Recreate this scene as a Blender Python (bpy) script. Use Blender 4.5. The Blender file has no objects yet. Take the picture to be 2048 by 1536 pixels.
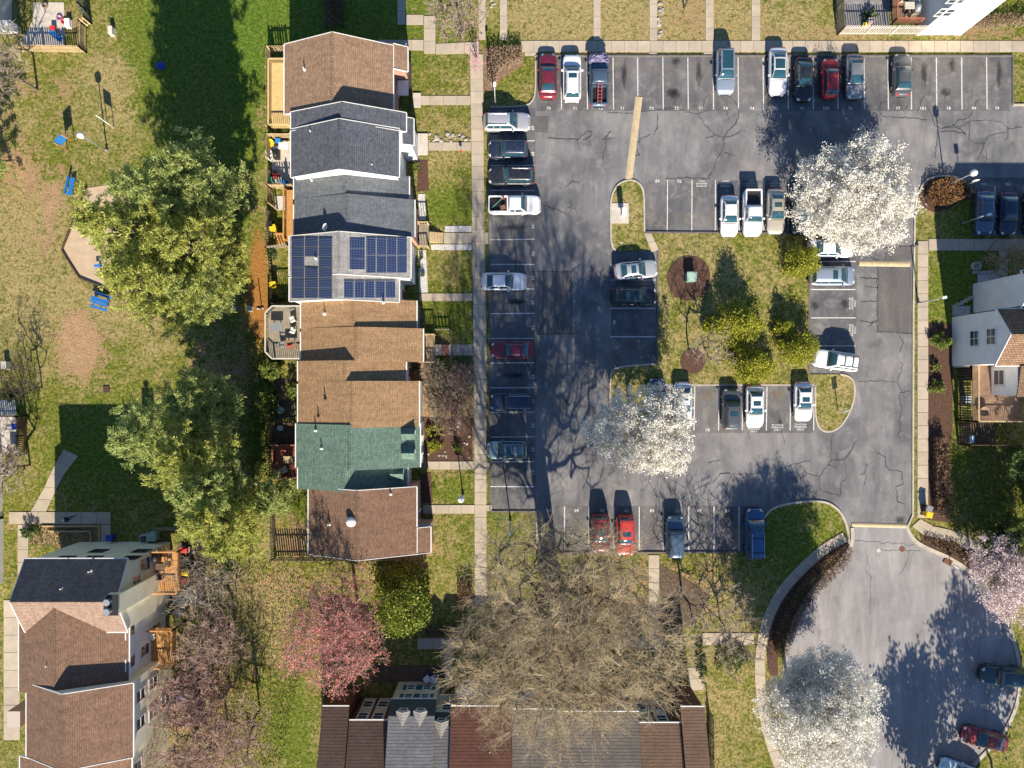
import bpy, math, random
import numpy as np
from mathutils import Vector, Matrix

# ------------------------------------------------------------------ camera, sky, sun, exposure
scene = bpy.context.scene
S = 19.0            # photo pixels per metre on the ground
CAMH = 75.0         # height of the drone
SUN_EL = math.radians(30.5)
SUN_DX = 0.125      # sideways drift of shadows per metre

cam_data = bpy.data.cameras.new("camera")
cam = bpy.data.objects.new("camera", cam_data)
scene.collection.objects.link(cam)
cam.location = (0, 0, CAMH)
cam.rotation_euler = (0, 0, 0)
cam_data.sensor_width = 36.0
cam_data.lens = 36.0 * CAMH / (2048.0 / S)
cam_data.clip_end = 3000
scene.camera = cam

world = bpy.data.worlds.new("World")
scene.world = world
world.use_nodes = True
wn = world.node_tree.nodes
sky = wn.new("ShaderNodeTexSky")
sky.sky_type = 'NISHITA'
sky.sun_disc = False
sky.sun_elevation = SUN_EL
sky.sun_rotation = math.pi - math.atan(SUN_DX)
sky.air_density = 1.0
sky.dust_density = 0.0
sky.ozone_density = 6.0
wn["Background"].inputs[1].default_value = 0.078
world.node_tree.links.new(sky.outputs[0], wn["Background"].inputs[0])

sun_data = bpy.data.lights.new("sun", 'SUN')
sun_data.energy = 5.0
sun_data.angle = math.radians(0.5)
sun_data.color = (1.0, 0.89, 0.73)
sun = bpy.data.objects.new("sun", sun_data)
scene.collection.objects.link(sun)
sun.location = (8, -60, 50)
_d = Vector((-SUN_DX, 1.0, -math.tan(SUN_EL) * math.sqrt(1 + SUN_DX ** 2)))
sun.rotation_euler = _d.to_track_quat('-Z', 'Y').to_euler()

vs = scene.view_settings
vs.view_transform = 'Standard'
vs.look = 'None'
vs.exposure = 1.16
vs.gamma = 1.0
vs.use_curve_mapping = False
scene.cycles.max_bounces = 5
scene.cycles.diffuse_bounces = 3
scene.cycles.glossy_bounces = 2
scene.cycles.transparent_max_bounces = 6
scene.cycles.use_denoising = True

RNG = random.Random(7)
NR = np.random.default_rng(11)

# ------------------------------------------------------------------ helpers
def W(px, py, z=0.0):
    """world point at height z that stands where the photo shows (px, py)"""
    k = (1 - z / CAMH) / S
    return Vector(((px - 1024) * k, (768 - py) * k, z))

def tag(o, label=None, cat=None, group=None, kind=None):
    if label: o["label"] = label
    if cat: o["category"] = cat
    if group: o["group"] = group
    if kind: o["kind"] = kind
    return o

def thing(name, loc, label, cat, group=None, rz=0.0):
    o = bpy.data.objects.new(name, None)
    o.empty_display_size = 0.3
    scene.collection.objects.link(o)
    o.location = loc
    o.rotation_euler = (0, 0, rz)
    return tag(o, label, cat, group)

def link(name, me, parent=None, loc=None):
    o = bpy.data.objects.new(name, me)
    scene.collection.objects.link(o)
    if parent is not None: o.parent = parent
    if loc is not None: o.location = loc
    return o

class MB:
    """collects faces in world coordinates"""
    def __init__(s):
        s.v = []; s.f = []; s.m = []; s.mi = 0
    def add(s, pts, faces):
        b = len(s.v)
        s.v.extend([tuple(p) for p in pts])
        for f in faces:
            s.f.append([b + i for i in f]); s.m.append(s.mi)
        return s
    def poly(s, pts):
        return s.add(pts, [list(range(len(pts)))])
    def box(s, c, size, rz=0.0, tilt=None):
        hx, hy, hz = size[0] / 2, size[1] / 2, size[2] / 2
        cs, sn = math.cos(rz), math.sin(rz)
        pts = []
        for dz in (-hz, hz):
            for dx, dy in ((-hx, -hy), (hx, -hy), (hx, hy), (-hx, hy)):
                pts.append((c[0] + dx * cs - dy * sn, c[1] + dx * sn + dy * cs, c[2] + dz))
        return s.add(pts, [[3, 2, 1, 0], [4, 5, 6, 7], [0, 1, 5, 4], [1, 2, 6, 5], [2, 3, 7, 6], [3, 0, 4, 7]])
    def bar(s, a, b, w, h, up=(0, 0, 1)):
        a = Vector(a); b = Vector(b); d = (b - a).normalized(); up = Vector(up)
        side = d.cross(up)
        if side.length < 1e-4: side = d.cross(Vector((1, 0, 0)))
        side.normalize(); u = side.cross(d).normalized()
        pts = []
        for p in (a, b):
            for i, j in ((-1, -1), (1, -1), (1, 1), (-1, 1)):
                pts.append(p + side * (i * w / 2) + u * (j * h / 2))
        return s.add(pts, [[3, 2, 1, 0], [4, 5, 6, 7], [0, 1, 5, 4], [1, 2, 6, 5], [2, 3, 7, 6], [3, 0, 4, 7]])
    def prism(s, pts2, z0, z1):
        n = len(pts2)
        area = sum(pts2[i][0] * pts2[(i + 1) % n][1] - pts2[(i + 1) % n][0] * pts2[i][1] for i in range(n))
        if area < 0: pts2 = list(reversed(pts2))
        pts = [(p[0], p[1], z0) for p in pts2] + [(p[0], p[1], z1) for p in pts2]
        fs = [list(range(n - 1, -1, -1)), list(range(n, 2 * n))]
        fs += [[i, (i + 1) % n, n + (i + 1) % n, n + i] for i in range(n)]
        return s.add(pts, fs)
    def cyl(s, a, b, r0, r1=None, n=10, caps=True):
        r1 = r0 if r1 is None else r1
        a = Vector(a); b = Vector(b); d = (b - a).normalized()
        side = d.cross(Vector((0, 0, 1)))
        if side.length < 1e-4: side = Vector((1, 0, 0))
        side.normalize(); u = side.cross(d)
        pts = []
        for p, r in ((a, r0), (b, r1)):
            for i in range(n):
                t = 2 * math.pi * i / n
                pts.append(p + side * (math.cos(t) * r) + u * (math.sin(t) * r))
        fs = [[i, n + i, n + (i + 1) % n, (i + 1) % n] for i in range(n)]
        if caps: fs += [list(range(n)), list(range(2 * n - 1, n - 1, -1))]
        return s.add(pts, fs)
    def lathe(s, c, prof, n=14, sx=1.0, sy=1.0):
        pts = []; fs = []
        for r, z in prof:
            for i in range(n):
                t = 2 * math.pi * i / n
                pts.append((c[0] + math.cos(t) * r * sx, c[1] + math.sin(t) * r * sy, c[2] + z))
        for k in range(len(prof) - 1):
            for i in range(n):
                fs.append([k * n + i, k * n + (i + 1) % n, (k + 1) * n + (i + 1) % n, (k + 1) * n + i])
        fs.append(list(range((len(prof) - 1) * n, len(prof) * n)))
        return s.add(pts, fs)
    def grid(s, P):
        """P[i][j] points"""
        nu, nv = len(P), len(P[0])
        pts = [p for row in P for p in row]
        fs = [[i * nv + j, (i + 1) * nv + j, (i + 1) * nv + j + 1, i * nv + j + 1]
              for i in range(nu - 1) for j in range(nv - 1)]
        return s.add(pts, fs)
    def mesh(s, name, mats, origin=(0, 0, 0), smooth=False):
        me = bpy.data.meshes.new(name)
        o = origin
        me.from_pydata([(p[0] - o[0], p[1] - o[1], p[2] - o[2]) for p in s.v], [], s.f)
        if not isinstance(mats, (list, tuple)): mats = [mats]
        for m in mats: me.materials.append(m)
        if len(mats) > 1: me.polygons.foreach_set("material_index", s.m)
        if smooth: me.polygons.foreach_set("use_smooth", [True] * len(me.polygons))
        me.update()
        return me
    def build(s, name, mats, parent=None, smooth=False, kind=None):
        """under a thing: kept relative to the thing's place; alone: world"""
        o = (0, 0, 0)
        if parent is not None:
            r = parent
            while r.parent is not None: r = r.parent
            o = r.location
        ob = link(name, s.mesh(name, mats, o, smooth), parent)
        if kind: ob["kind"] = kind
        return ob

def np_mesh(name, V, F, mats, smooth=False, midx=None):
    me = bpy.data.meshes.new(name)
    V = np.asarray(V, dtype=np.float32); F = np.asarray(F, dtype=np.int32)
    k = F.shape[1]
    me.vertices.add(len(V)); me.vertices.foreach_set("co", V.ravel())
    me.loops.add(F.size); me.loops.foreach_set("vertex_index", F.ravel())
    me.polygons.add(len(F))
    me.polygons.foreach_set("loop_start", np.arange(0, F.size, k, dtype=np.int32))
    me.polygons.foreach_set("loop_total", np.full(len(F), k, dtype=np.int32))
    if not isinstance(mats, (list, tuple)): mats = [mats]
    for m in mats: me.materials.append(m)
    if midx is not None: me.polygons.foreach_set("material_index", np.asarray(midx, dtype=np.int32))
    if smooth: me.polygons.foreach_set("use_smooth", np.ones(len(F), dtype=bool))
    me.update(calc_edges=True)
    return me

# ------------------------------------------------------------------ materials
MATS = {}
def new_mat(name):
    m = bpy.data.materials.new(name)
    m.use_nodes = True
    nt = m.node_tree
    b = nt.nodes["Principled BSDF"]
    return m, nt, b

def N(nt, typ, **kw):
    n = nt.nodes.new(typ)
    for k, v in kw.items():
        if k.startswith("i_"):
            key = k[2:]
            n.inputs[int(key) if key.isdigit() else key].default_value = v
        else:
            setattr(n, k, v)
    return n

def c4(c): return (c[0], c[1], c[2], 1.0)

def mixc(nt, fac, a, b, typ='MIX'):
    n = N(nt, "ShaderNodeMix", data_type='RGBA', blend_type=typ)
    for sock, v in ((n.inputs[0], fac), (n.inputs[6], a), (n.inputs[7], b)):
        if hasattr(v, "links") or hasattr(v, "is_linked"): nt.links.new(v, sock)
        elif isinstance(v, (int, float)): sock.default_value = v
        else: sock.default_value = c4(v)
    return n.outputs[2]

def math_n(nt, op, a, b=None, clamp=False):
    n = N(nt, "ShaderNodeMath", operation=op, use_clamp=clamp)
    for i, v in enumerate((a, b)):
        if v is None: continue
        if hasattr(v, "is_linked"): nt.links.new(v, n.inputs[i])
        else: n.inputs[i].default_value = v
    return n.outputs[0]

def ramp(nt, fac, stops):
    r = N(nt, "ShaderNodeValToRGB")
    el = r.color_ramp.elements
    while len(el) < len(stops): el.new(0.5)
    for e, (p, c) in zip(el, stops):
        e.position = p
        e.color = c4(c) if not isinstance(c, (int, float)) else (c, c, c, 1)
    nt.links.new(fac, r.inputs[0])
    return r.outputs[0]

def noise(nt, vec, scale, detail=4, rough=0.6, dist=0.0):
    n = N(nt, "ShaderNodeTexNoise")
    n.inputs["Scale"].default_value = scale
    n.inputs["Detail"].default_value = detail
    n.inputs["Roughness"].default_value = rough
    n.inputs["Distortion"].default_value = dist
    if vec is not None: nt.links.new(vec, n.inputs["Vector"])
    return n.outputs[0]

def coords(nt, world_space=False):
    if world_space:
        return N(nt, "ShaderNodeNewGeometry").outputs["Position"]
    return N(nt, "ShaderNodeTexCoord").outputs["Object"]

def bump(nt, b, h, strength=0.3, dist=0.02):
    n = N(nt, "ShaderNodeBump")
    n.inputs["Strength"].default_value = strength
    n.inputs["Distance"].default_value = dist
    nt.links.new(h, n.inputs["Height"])
    nt.links.new(n.outputs[0], b.inputs["Normal"])

def nmat(name, c1, c2=None, scale=3.0, rough=0.8, bmp=0.3, bscale=None, var=0.0, metallic=0.0, coat=0.0,
         lo=0.35, hi=0.65, spec=0.3, world_space=True, stretch=None, bdist=0.02):
    """two tones broken up by noise, optional brightness change per object"""
    if name in MATS: return MATS[name]
    m, nt, b = new_mat(name)
    c2 = c2 or tuple(x * 0.8 for x in c1)
    v = coords(nt, world_space)
    if stretch:
        mp = N(nt, "ShaderNodeMapping"); mp.inputs["Scale"].default_value = stretch
        nt.links.new(v, mp.inputs[0]); v = mp.outputs[0]
    f = ramp(nt, noise(nt, v, scale, 5, 0.65), [(lo, 0.0), (hi, 1.0)])
    col = mixc(nt, f, c1, c2)
    if var:
        oi = N(nt, "ShaderNodeObjectInfo")
        k = math_n(nt, 'MULTIPLY_ADD', oi.outputs["Random"], 2 * var)
        k.node.inputs[2].default_value = 1 - var
        cb = N(nt, "ShaderNodeCombineColor")
        for i in range(3): nt.links.new(k, cb.inputs[i])
        col = mixc(nt, 1.0, col, cb.outputs[0], 'MULTIPLY')
    nt.links.new(col, b.inputs["Base Color"])
    b.inputs["Roughness"].default_value = rough
    b.inputs["Metallic"].default_value = metallic
    b.inputs["Specular IOR Level"].default_value = spec
    b.inputs["Coat Weight"].default_value = coat
    if bmp: bump(nt, b, noise(nt, v, bscale or scale * 6, 3, 0.6), bmp, bdist)
    MATS[name] = m
    return m

def shingle(name, c1, c2, axis, row=0.165, tab=0.30, mortar=0.72, streak=0.22, msize=0.018):
    """asphalt shingles: courses run along the ridge ('y': ridge north-south)"""
    m, nt, b = new_mat(name)
    v = coords(nt)
    sp = N(nt, "ShaderNodeSeparateXYZ"); nt.links.new(v, sp.inputs[0])
    cb = N(nt, "ShaderNodeCombineXYZ")
    a, o = (1, 0) if axis == 'y' else (0, 1)
    nt.links.new(sp.outputs[a], cb.inputs[0]); nt.links.new(sp.outputs[o], cb.inputs[1])
    br = N(nt, "ShaderNodeTexBrick")
    nt.links.new(cb.outputs[0], br.inputs["Vector"])
    br.inputs["Color1"].default_value = c4(c1)
    br.inputs["Color2"].default_value = c4(c2)
    br.inputs["Mortar"].default_value = c4(tuple(x * mortar for x in c2))
    br.inputs["Scale"].default_value = 1.0
    br.inputs["Mortar Size"].default_value = msize
    br.inputs["Mortar Smooth"].default_value = 0.3
    br.inputs["Bias"].default_value = -0.1
    br.inputs["Brick Width"].default_value = tab
    br.inputs["Row Height"].default_value = row
    mp = N(nt, "ShaderNodeMapping"); mp.inputs["Scale"].default_value = (0.35, 1.6, 1) if axis == 'y' else (1.6, 0.35, 1)
    nt.links.new(v, mp.inputs[0])
    f1 = ramp(nt, noise(nt, mp.outputs[0], 0.9, 5, 0.65), [(0.3, 1 - streak), (0.7, 1 + streak * 0.5)])
    f2 = ramp(nt, noise(nt, v, 3.6, 4, 0.8), [(0.3, 0.72), (0.7, 1.22)])
    col = mixc(nt, 1.0, br.outputs[0], f1, 'MULTIPLY')
    col = mixc(nt, 1.0, col, f2, 'MULTIPLY')
    nt.links.new(col, b.inputs["Base Color"])
    b.inputs["Roughness"].default_value = 0.9
    b.inputs["Specular IOR Level"].default_value = 0.15
    h = math_n(nt, 'SUBTRACT', noise(nt, v, 9.0, 3, 0.7), br.outputs[1])
    bump(nt, b, h, 0.5, 0.03)
    MATS[name] = m
    return m

def courses(name, c1, c2, pitch=0.27):
    """heavy shingle courses: a shadow line is painted into every course"""
    m, nt, b = new_mat(name)
    v = coords(nt); sp = N(nt, "ShaderNodeSeparateXYZ"); nt.links.new(v, sp.inputs[0])
    wob = math_n(nt, 'MULTIPLY', noise(nt, v, 1.3, 2), 0.10)
    fr = math_n(nt, 'FRACT', math_n(nt, 'DIVIDE', math_n(nt, 'ADD', sp.outputs[1], wob), pitch))
    mp = N(nt, "ShaderNodeMapping"); mp.inputs["Scale"].default_value = (1, 1 / pitch * 0.5, 1); nt.links.new(v, mp.inputs[0])
    f = ramp(nt, noise(nt, mp.outputs[0], 2.4, 3, 0.7), [(0.3, 0.0), (0.7, 1.0)])
    col = mixc(nt, f, c1, c2)
    col = mixc(nt, 1.0, col, ramp(nt, noise(nt, v, 0.4, 4), [(0.3, 0.75), (0.7, 1.1)]), 'MULTIPLY')
    col = mixc(nt, 1.0, col, ramp(nt, fr, [(0.0, 0.42), (0.28, 0.95), (1.0, 1.08)]), 'MULTIPLY')  # dark edge of each course: its shadow line, put into the colour
    nt.links.new(col, b.inputs["Base Color"])
    b.inputs["Roughness"].default_value = 0.9; b.inputs["Specular IOR Level"].default_value = 0.15
    bump(nt, b, fr, 0.5, 0.04)
    return m

def siding(name, c, pitch=0.2, c2=None):
    """horizontal lap boards"""
    m, nt, b = new_mat(name)
    v = coords(nt, True)
    sp = N(nt, "ShaderNodeSeparateXYZ"); nt.links.new(v, sp.inputs[0])
    fr = math_n(nt, 'FRACT', math_n(nt, 'DIVIDE', sp.outputs[2], pitch))
    f = ramp(nt, noise(nt, v, 0.8, 5, 0.6), [(0.3, 0.82), (0.7, 1.0)])
    line = ramp(nt, fr, [(0.0, 0.62), (0.1, 1.0)])
    col = mixc(nt, 1.0, c, f, 'MULTIPLY')
    col = mixc(nt, 1.0, col, line, 'MULTIPLY')
    nt.links.new(col, b.inputs["Base Color"])
    b.inputs["Roughness"].default_value = 0.6
    b.inputs["Specular IOR Level"].default_value = 0.25
    bump(nt, b, fr, 0.4, 0.02)
    MATS[name] = m
    return m

def brickwall(name, c1, c2):
    m, nt, b = new_mat(name)
    v = coords(nt, True)
    sp = N(nt, "ShaderNodeSeparateXYZ"); nt.links.new(v, sp.inputs[0])
    cb = N(nt, "ShaderNodeCombineXYZ")
    nt.links.new(math_n(nt, 'ADD', sp.outputs[0], sp.outputs[1]), cb.inputs[0])
    nt.links.new(sp.outputs[2], cb.inputs[1])
    br = N(nt, "ShaderNodeTexBrick")
    nt.links.new(cb.outputs[0], br.inputs["Vector"])
    br.inputs["Color1"].default_value = c4(c1); br.inputs["Color2"].default_value = c4(c2)
    br.inputs["Mortar"].default_value = (0.42, 0.36, 0.3, 1)
    br.inputs["Scale"].default_value = 1.0
    br.inputs["Mortar Size"].default_value = 0.012
    br.inputs["Brick Width"].default_value = 0.24; br.inputs["Row Height"].default_value = 0.08
    nt.links.new(br.outputs[0], b.inputs["Base Color"])
    b.inputs["Roughness"].default_value = 0.85
    MATS[name] = m
    return m

def paint(name, c, metallic=0.0, rough=0.32):
    if name in MATS: return MATS[name]
    m, nt, b = new_mat(name)
    v = coords(nt)
    f = ramp(nt, noise(nt, v, 3.0, 5, 0.7), [(0.35, 0.0), (0.8, 1.0)])
    dust = tuple(x * 0.86 + 0.03 for x in c)
    nt.links.new(mixc(nt, f, c, dust), b.inputs["Base Color"])
    b.inputs["Metallic"].default_value = metallic
    nt.links.new(ramp(nt, f, [(0, rough), (1, rough + 0.15)]), b.inputs["Roughness"])
    b.inputs["Coat Weight"].default_value = 0.6
    b.inputs["Coat Roughness"].default_value = 0.08
    MATS[name] = m
    return m

def plain(name, c, rough=0.6, metallic=0.0, spec=0.4):
    return nmat(name, c, tuple(x * 0.85 for x in c), 4.0, rough, 0.0, metallic=metallic, spec=spec)

def leafmat(name, c1, c2, c3=None, rough=0.6, trans=0.25, var_scale=0.9):
    """leaf faces: tone by clump (noise through the crown) and by face"""
    m, nt, b = new_mat(name)
    v = coords(nt)
    f = ramp(nt, noise(nt, v, var_scale, 3, 0.6), [(0.35, 0.0), (0.65, 1.0)])
    g = N(nt, "ShaderNodeNewGeometry")
    col = mixc(nt, f, c1, c2)
    if c3 is not None:
        f3 = ramp(nt, g.outputs["Random Per Island"], [(0.55, 0.0), (0.95, 1.0)])
        col = mixc(nt, f3, col, c3)
    k = ramp(nt, g.outputs["Random Per Island"], [(0.0, 0.72), (1.0, 1.2)])
    col = mixc(nt, 1.0, col, k, 'MULTIPLY')
    nt.links.new(col, b.inputs["Base Color"])
    b.inputs["Roughness"].default_value = rough
    b.inputs["Specular IOR Level"].default_value = 0.25
    if trans:
        tr = N(nt, "ShaderNodeBsdfTranslucent"); nt.links.new(col, tr.inputs[0])
        mx = N(nt, "ShaderNodeMixShader"); mx.inputs[0].default_value = trans
        nt.links.new(b.outputs[0], mx.inputs[1]); nt.links.new(tr.outputs[0], mx.inputs[2])
        nt.links.new(mx.outputs[0], nt.nodes["Material Output"].inputs[0])
    MATS[name] = m
    return m

def glassmat(name, c=(0.012, 0.03, 0.04), rough=0.06):
    m, nt, b = new_mat(name)
    v = coords(nt)
    f = noise(nt, v, 1.5, 2)
    nt.links.new(mixc(nt, f, c, tuple(x * 1.8 for x in c)), b.inputs["Base Color"])
    b.inputs["Roughness"].default_value = rough
    b.inputs["Specular IOR Level"].default_value = 0.9
    b.inputs["Coat Weight"].default_value = 0.5
    b.inputs["Coat Roughness"].default_value = 0.03
    MATS[name] = m
    return m

CAR_GLASS = glassmat("car_glass", (0.012, 0.04, 0.055))  # teal in the base colour stands in for reflected sky
WIN_GLASS = glassmat("window_glass", (0.02, 0.03, 0.04), 0.08)
BLACK = plain("black_plastic", (0.015, 0.015, 0.017), 0.55)
RUBBER = plain("rubber", (0.02, 0.02, 0.02), 0.85, spec=0.2)
ALLOY = plain("alloy", (0.5, 0.5, 0.52), 0.3, 0.8)
CHROME = plain("chrome", (0.7, 0.7, 0.72), 0.2, 0.9)
WHITE = plain("white_trim", (0.72, 0.71, 0.68), 0.5)
LAMPGLASS = plain("headlight_glass", (0.65, 0.68, 0.7), 0.1, 0.0, 0.8)
REDLAMP = plain("taillight_red", (0.45, 0.012, 0.015), 0.2)
STEEL = plain("galvanised_steel", (0.42, 0.43, 0.44), 0.5, 0.6)
DARKMETAL = plain("dark_metal", (0.03, 0.03, 0.035), 0.5, 0.3)
# ================================================================== the ground
def axis_lines(lo, hi, step, far):
    a = list(np.arange(lo, hi + 1e-6, step))
    return np.array([-far, -far * 0.4, lo - 30] + a + [hi + 30, far * 0.4, far])

gx = axis_lines(-60, 60, 0.6, 900.0); gy = axis_lines(-45, 45, 0.6, 900.0)
GX, GY = np.meshgrid(gx, gy, indexing='ij')
PXg = GX * S + 1024; PYg = 768 - GY * S
straw = np.full(GX.shape, 0.30); dirt = np.zeros(GX.shape); lush = np.zeros(GX.shape); needle = np.zeros(GX.shape)
def blob(A, px, py, rx, ry, v, hard=1.5):
    d = ((PXg - px) / rx) ** 2 + ((PYg - py) / ry) ** 2
    A += v * np.clip(np.exp(-d * hard) * 1.3, 0, 1)
def rect(A, x0, y0, x1, y1, v, soft=14.0):
    f = 1 / (1 + np.exp(-(PXg - x0) / soft * 4)) / (1 + np.exp((PXg - x1) / soft * 4))
    f = f / (1 + np.exp(-(PYg - y0) / soft * 4)) / (1 + np.exp((PYg - y1) / soft * 4))
    A += v * f
for a in ((600, 20, 330, 130, 0.85), (490, 170, 60, 160, 0.7), (340, 150, 90, 200, 0.5), (590, 1460, 50, 120, 0.5),
          (470, 400, 60, 200, 0.3), (890, 420, 60, 60, 0.3), (890, 640, 60, 60, 0.35), (890, 980, 60, 50, 0.25),
          (1600, 1080, 120, 90, 0.35), (200, 900, 110, 120, 0.5), (620, 1010, 70, 40, 0.35), (520, 820, 40, 90, 0.5), (1940, 560, 90, 140, 0.5)):
    blob(lush, *a)
for a in ((1300, 35, 330, 70, 0.55), (1130, 40, 110, 70, 0.2), (180, 190, 120, 120, 0.15), (90, 560, 130, 190, 0.25), (880, 300, 40, 60, 0.2), (890, 545, 40, 40, 0.12),
          (240, 640, 140, 60, 0.2), (900, 240, 60, 60, 0.12), (1600, 70, 300, 30, 0.2), (480, 1250, 90, 140, 0.25), (1440, 1150, 80, 60, 0.1), (1450, 1330, 80, 150, 0.2),
          (560, 1200, 60, 60, 0.3), (40, 420, 80, 80, 0.3), (220, 130, 40, 100, 0.2)):
    blob(straw, *a)
for a in ((160, 700, 62, 75, 1.0), (150, 650, 30, 40, 0.5), (105, 400, 22, 40, 0.8), (95, 460, 10, 60, 0.6), (60, 480, 70, 60, 0.3), (25, 330, 60, 60, 0.7), (70, 370, 50, 40, 0.4),
          (130, 175, 25, 30, 0.5), (60, 175, 40, 20, 0.5), (125, 250, 40, 40, 0.3), (130, 350, 20, 30, 0.5), (520, 235, 14, 40, 0.5), (560, 1170, 120, 40, 0.55), (840, 1105, 60, 25, 0.7),
          (830, 325, 14, 30, 0.8), (1380, 20, 50, 70, 0.45), (850, 810, 40, 90, 0.8), (900, 790, 60, 110, 0.75), (880, 895, 80, 50, 0.95), (590, 1070, 80, 40, 0.6), (480, 780, 60, 80, 0.5), (420, 720, 60, 60, 0.4),
          (400, 1420, 130, 150, 0.5), (460, 1300, 60, 60, 0.3), (1560, 510, 30, 60, 0.3), (1510, 580, 40, 30, 0.3), (1540, 480, 60, 20, 0.3), (1290, 1180, 220, 90, 0.55), (1650, 68, 160, 20, 0.4), (1950, 70, 140, 25, 0.5)):
    blob(dirt, *a)
for a in ((517, 560, 22, 130, 1.0), (525, 690, 18, 40, 0.6), (500, 620, 40, 60, 0.4), (300, 640, 60, 30, 0.2)):
    blob(needle, *a)
rect(dirt, 100, 15, 160, 62, 0.5); rect(lush, 862, 388, 942, 440, 0.3)
rect(dirt, 548, 1085, 800, 1115, 0.4); rect(dirt, 60, 1050, 200, 1095, 0.8)

def ground_material(name, use_attr=True):
    m, nt, b = new_mat(name)
    v = coords(nt, True)
    big = noise(nt, v, 0.16, 5, 0.62, 0.3)
    mid = noise(nt, v, 0.9, 4, 0.65)
    fine = noise(nt, v, 3.2, 4, 0.75)
    grain = noise(nt, v, 11.0, 2, 0.7)
    def attr(n):
        if not use_attr: return None
        return N(nt, "ShaderNodeAttribute", attribute_name=n).outputs["Fac"]
    st = attr("straw"); di = attr("dirt"); lu = attr("lush"); ne = attr("needle")
    g1 = mixc(nt, ramp(nt, fine, [(0.36, 0.0), (0.64, 1.0)]), (0.060, 0.085, 0.010), (0.225, 0.225, 0.040))
    g2 = mixc(nt, ramp(nt, fine, [(0.36, 0.0), (0.64, 1.0)]), (0.040, 0.095, 0.010), (0.150, 0.215, 0.026))
    green = g1 if lu is None else mixc(nt, math_n(nt, 'MULTIPLY', lu, 1.0, True), g1, g2)
    strawc = mixc(nt, ramp(nt, fine, [(0.3, 0.0), (0.7, 1.0)]), (0.21, 0.165, 0.060), (0.44, 0.345, 0.165))
    s = math_n(nt, 'ADD', big, mid)
    s = math_n(nt, 'ADD', s, math_n(nt, 'MULTIPLY', fine, 0.7))      # about 1.35 on average
    if st is not None:
        s = math_n(nt, 'ADD', s, math_n(nt, 'MULTIPLY', st, 1.0))
        s = math_n(nt, 'SUBTRACT', s, math_n(nt, 'MULTIPLY', lu, 0.45))
    else:
        s = math_n(nt, 'ADD', s, 0.42)
    fs = ramp(nt, math_n(nt, 'MULTIPLY', s, 0.5), [(0.78, 0.0), (0.97, 0.95)])
    col = mixc(nt, fs, green, strawc)
    tuft = noise(nt, v, 1.9, 3, 0.7)
    col = mixc(nt, ramp(nt, tuft, [(0.53, 0.0), (0.66, 0.75)]), col, (0.055, 0.085, 0.014))
    if di is not None:
        dcol = mixc(nt, ramp(nt, mid, [(0.35, 0.0), (0.65, 1.0)]), (0.42, 0.27, 0.155), (0.30, 0.195, 0.11))
        d = math_n(nt, 'ADD', di, math_n(nt, 'MULTIPLY', math_n(nt, 'SUBTRACT', math_n(nt, 'ADD', mid, fine), 1.0), 2.1))
        col = mixc(nt, ramp(nt, d, [(0.28, 0.0), (0.75, 0.95)]), col, dcol)
        n_ = math_n(nt, 'ADD', ne, math_n(nt, 'MULTIPLY', math_n(nt, 'SUBTRACT', fine, 0.5), 1.2))
        col = mixc(nt, ramp(nt, n_, [(0.3, 0.0), (0.8, 0.9)]), col, (0.33, 0.145, 0.04))
    col = mixc(nt, 1.0, col, ramp(nt, grain, [(0.25, 0.5), (0.75, 1.4)]), 'MULTIPLY')
    nt.links.new(col, b.inputs["Base Color"])
    b.inputs["Roughness"].default_value = 0.95
    b.inputs["Specular IOR Level"].default_value = 0.1
    bump(nt, b, math_n(nt, 'ADD', fine, grain), 0.9, 0.09)
    MATS[name] = m
    return m

GRASS = ground_material("lawn_grass")
GRASS2 = ground_material("island_grass", False)
nx, ny = GX.shape
Vg = np.stack([GX.ravel(), GY.ravel(), np.full(GX.size, -0.02)], 1)
ii, jj = np.meshgrid(np.arange(nx - 1), np.arange(ny - 1), indexing='ij')
q = (ii * ny + jj).ravel()
me = np_mesh("ground", Vg, np.stack([q, q + ny, q + ny + 1, q + 1], 1), GRASS)
for nm, A in (("straw", straw), ("dirt", dirt), ("lush", lush), ("needle", needle)):
    at = me.attributes.new(nm, 'FLOAT', 'POINT')
    at.data.foreach_set("value", np.clip(A, 0, 1.2).astype(np.float32).ravel())
tag(link("ground", me), kind="structure")

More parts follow.
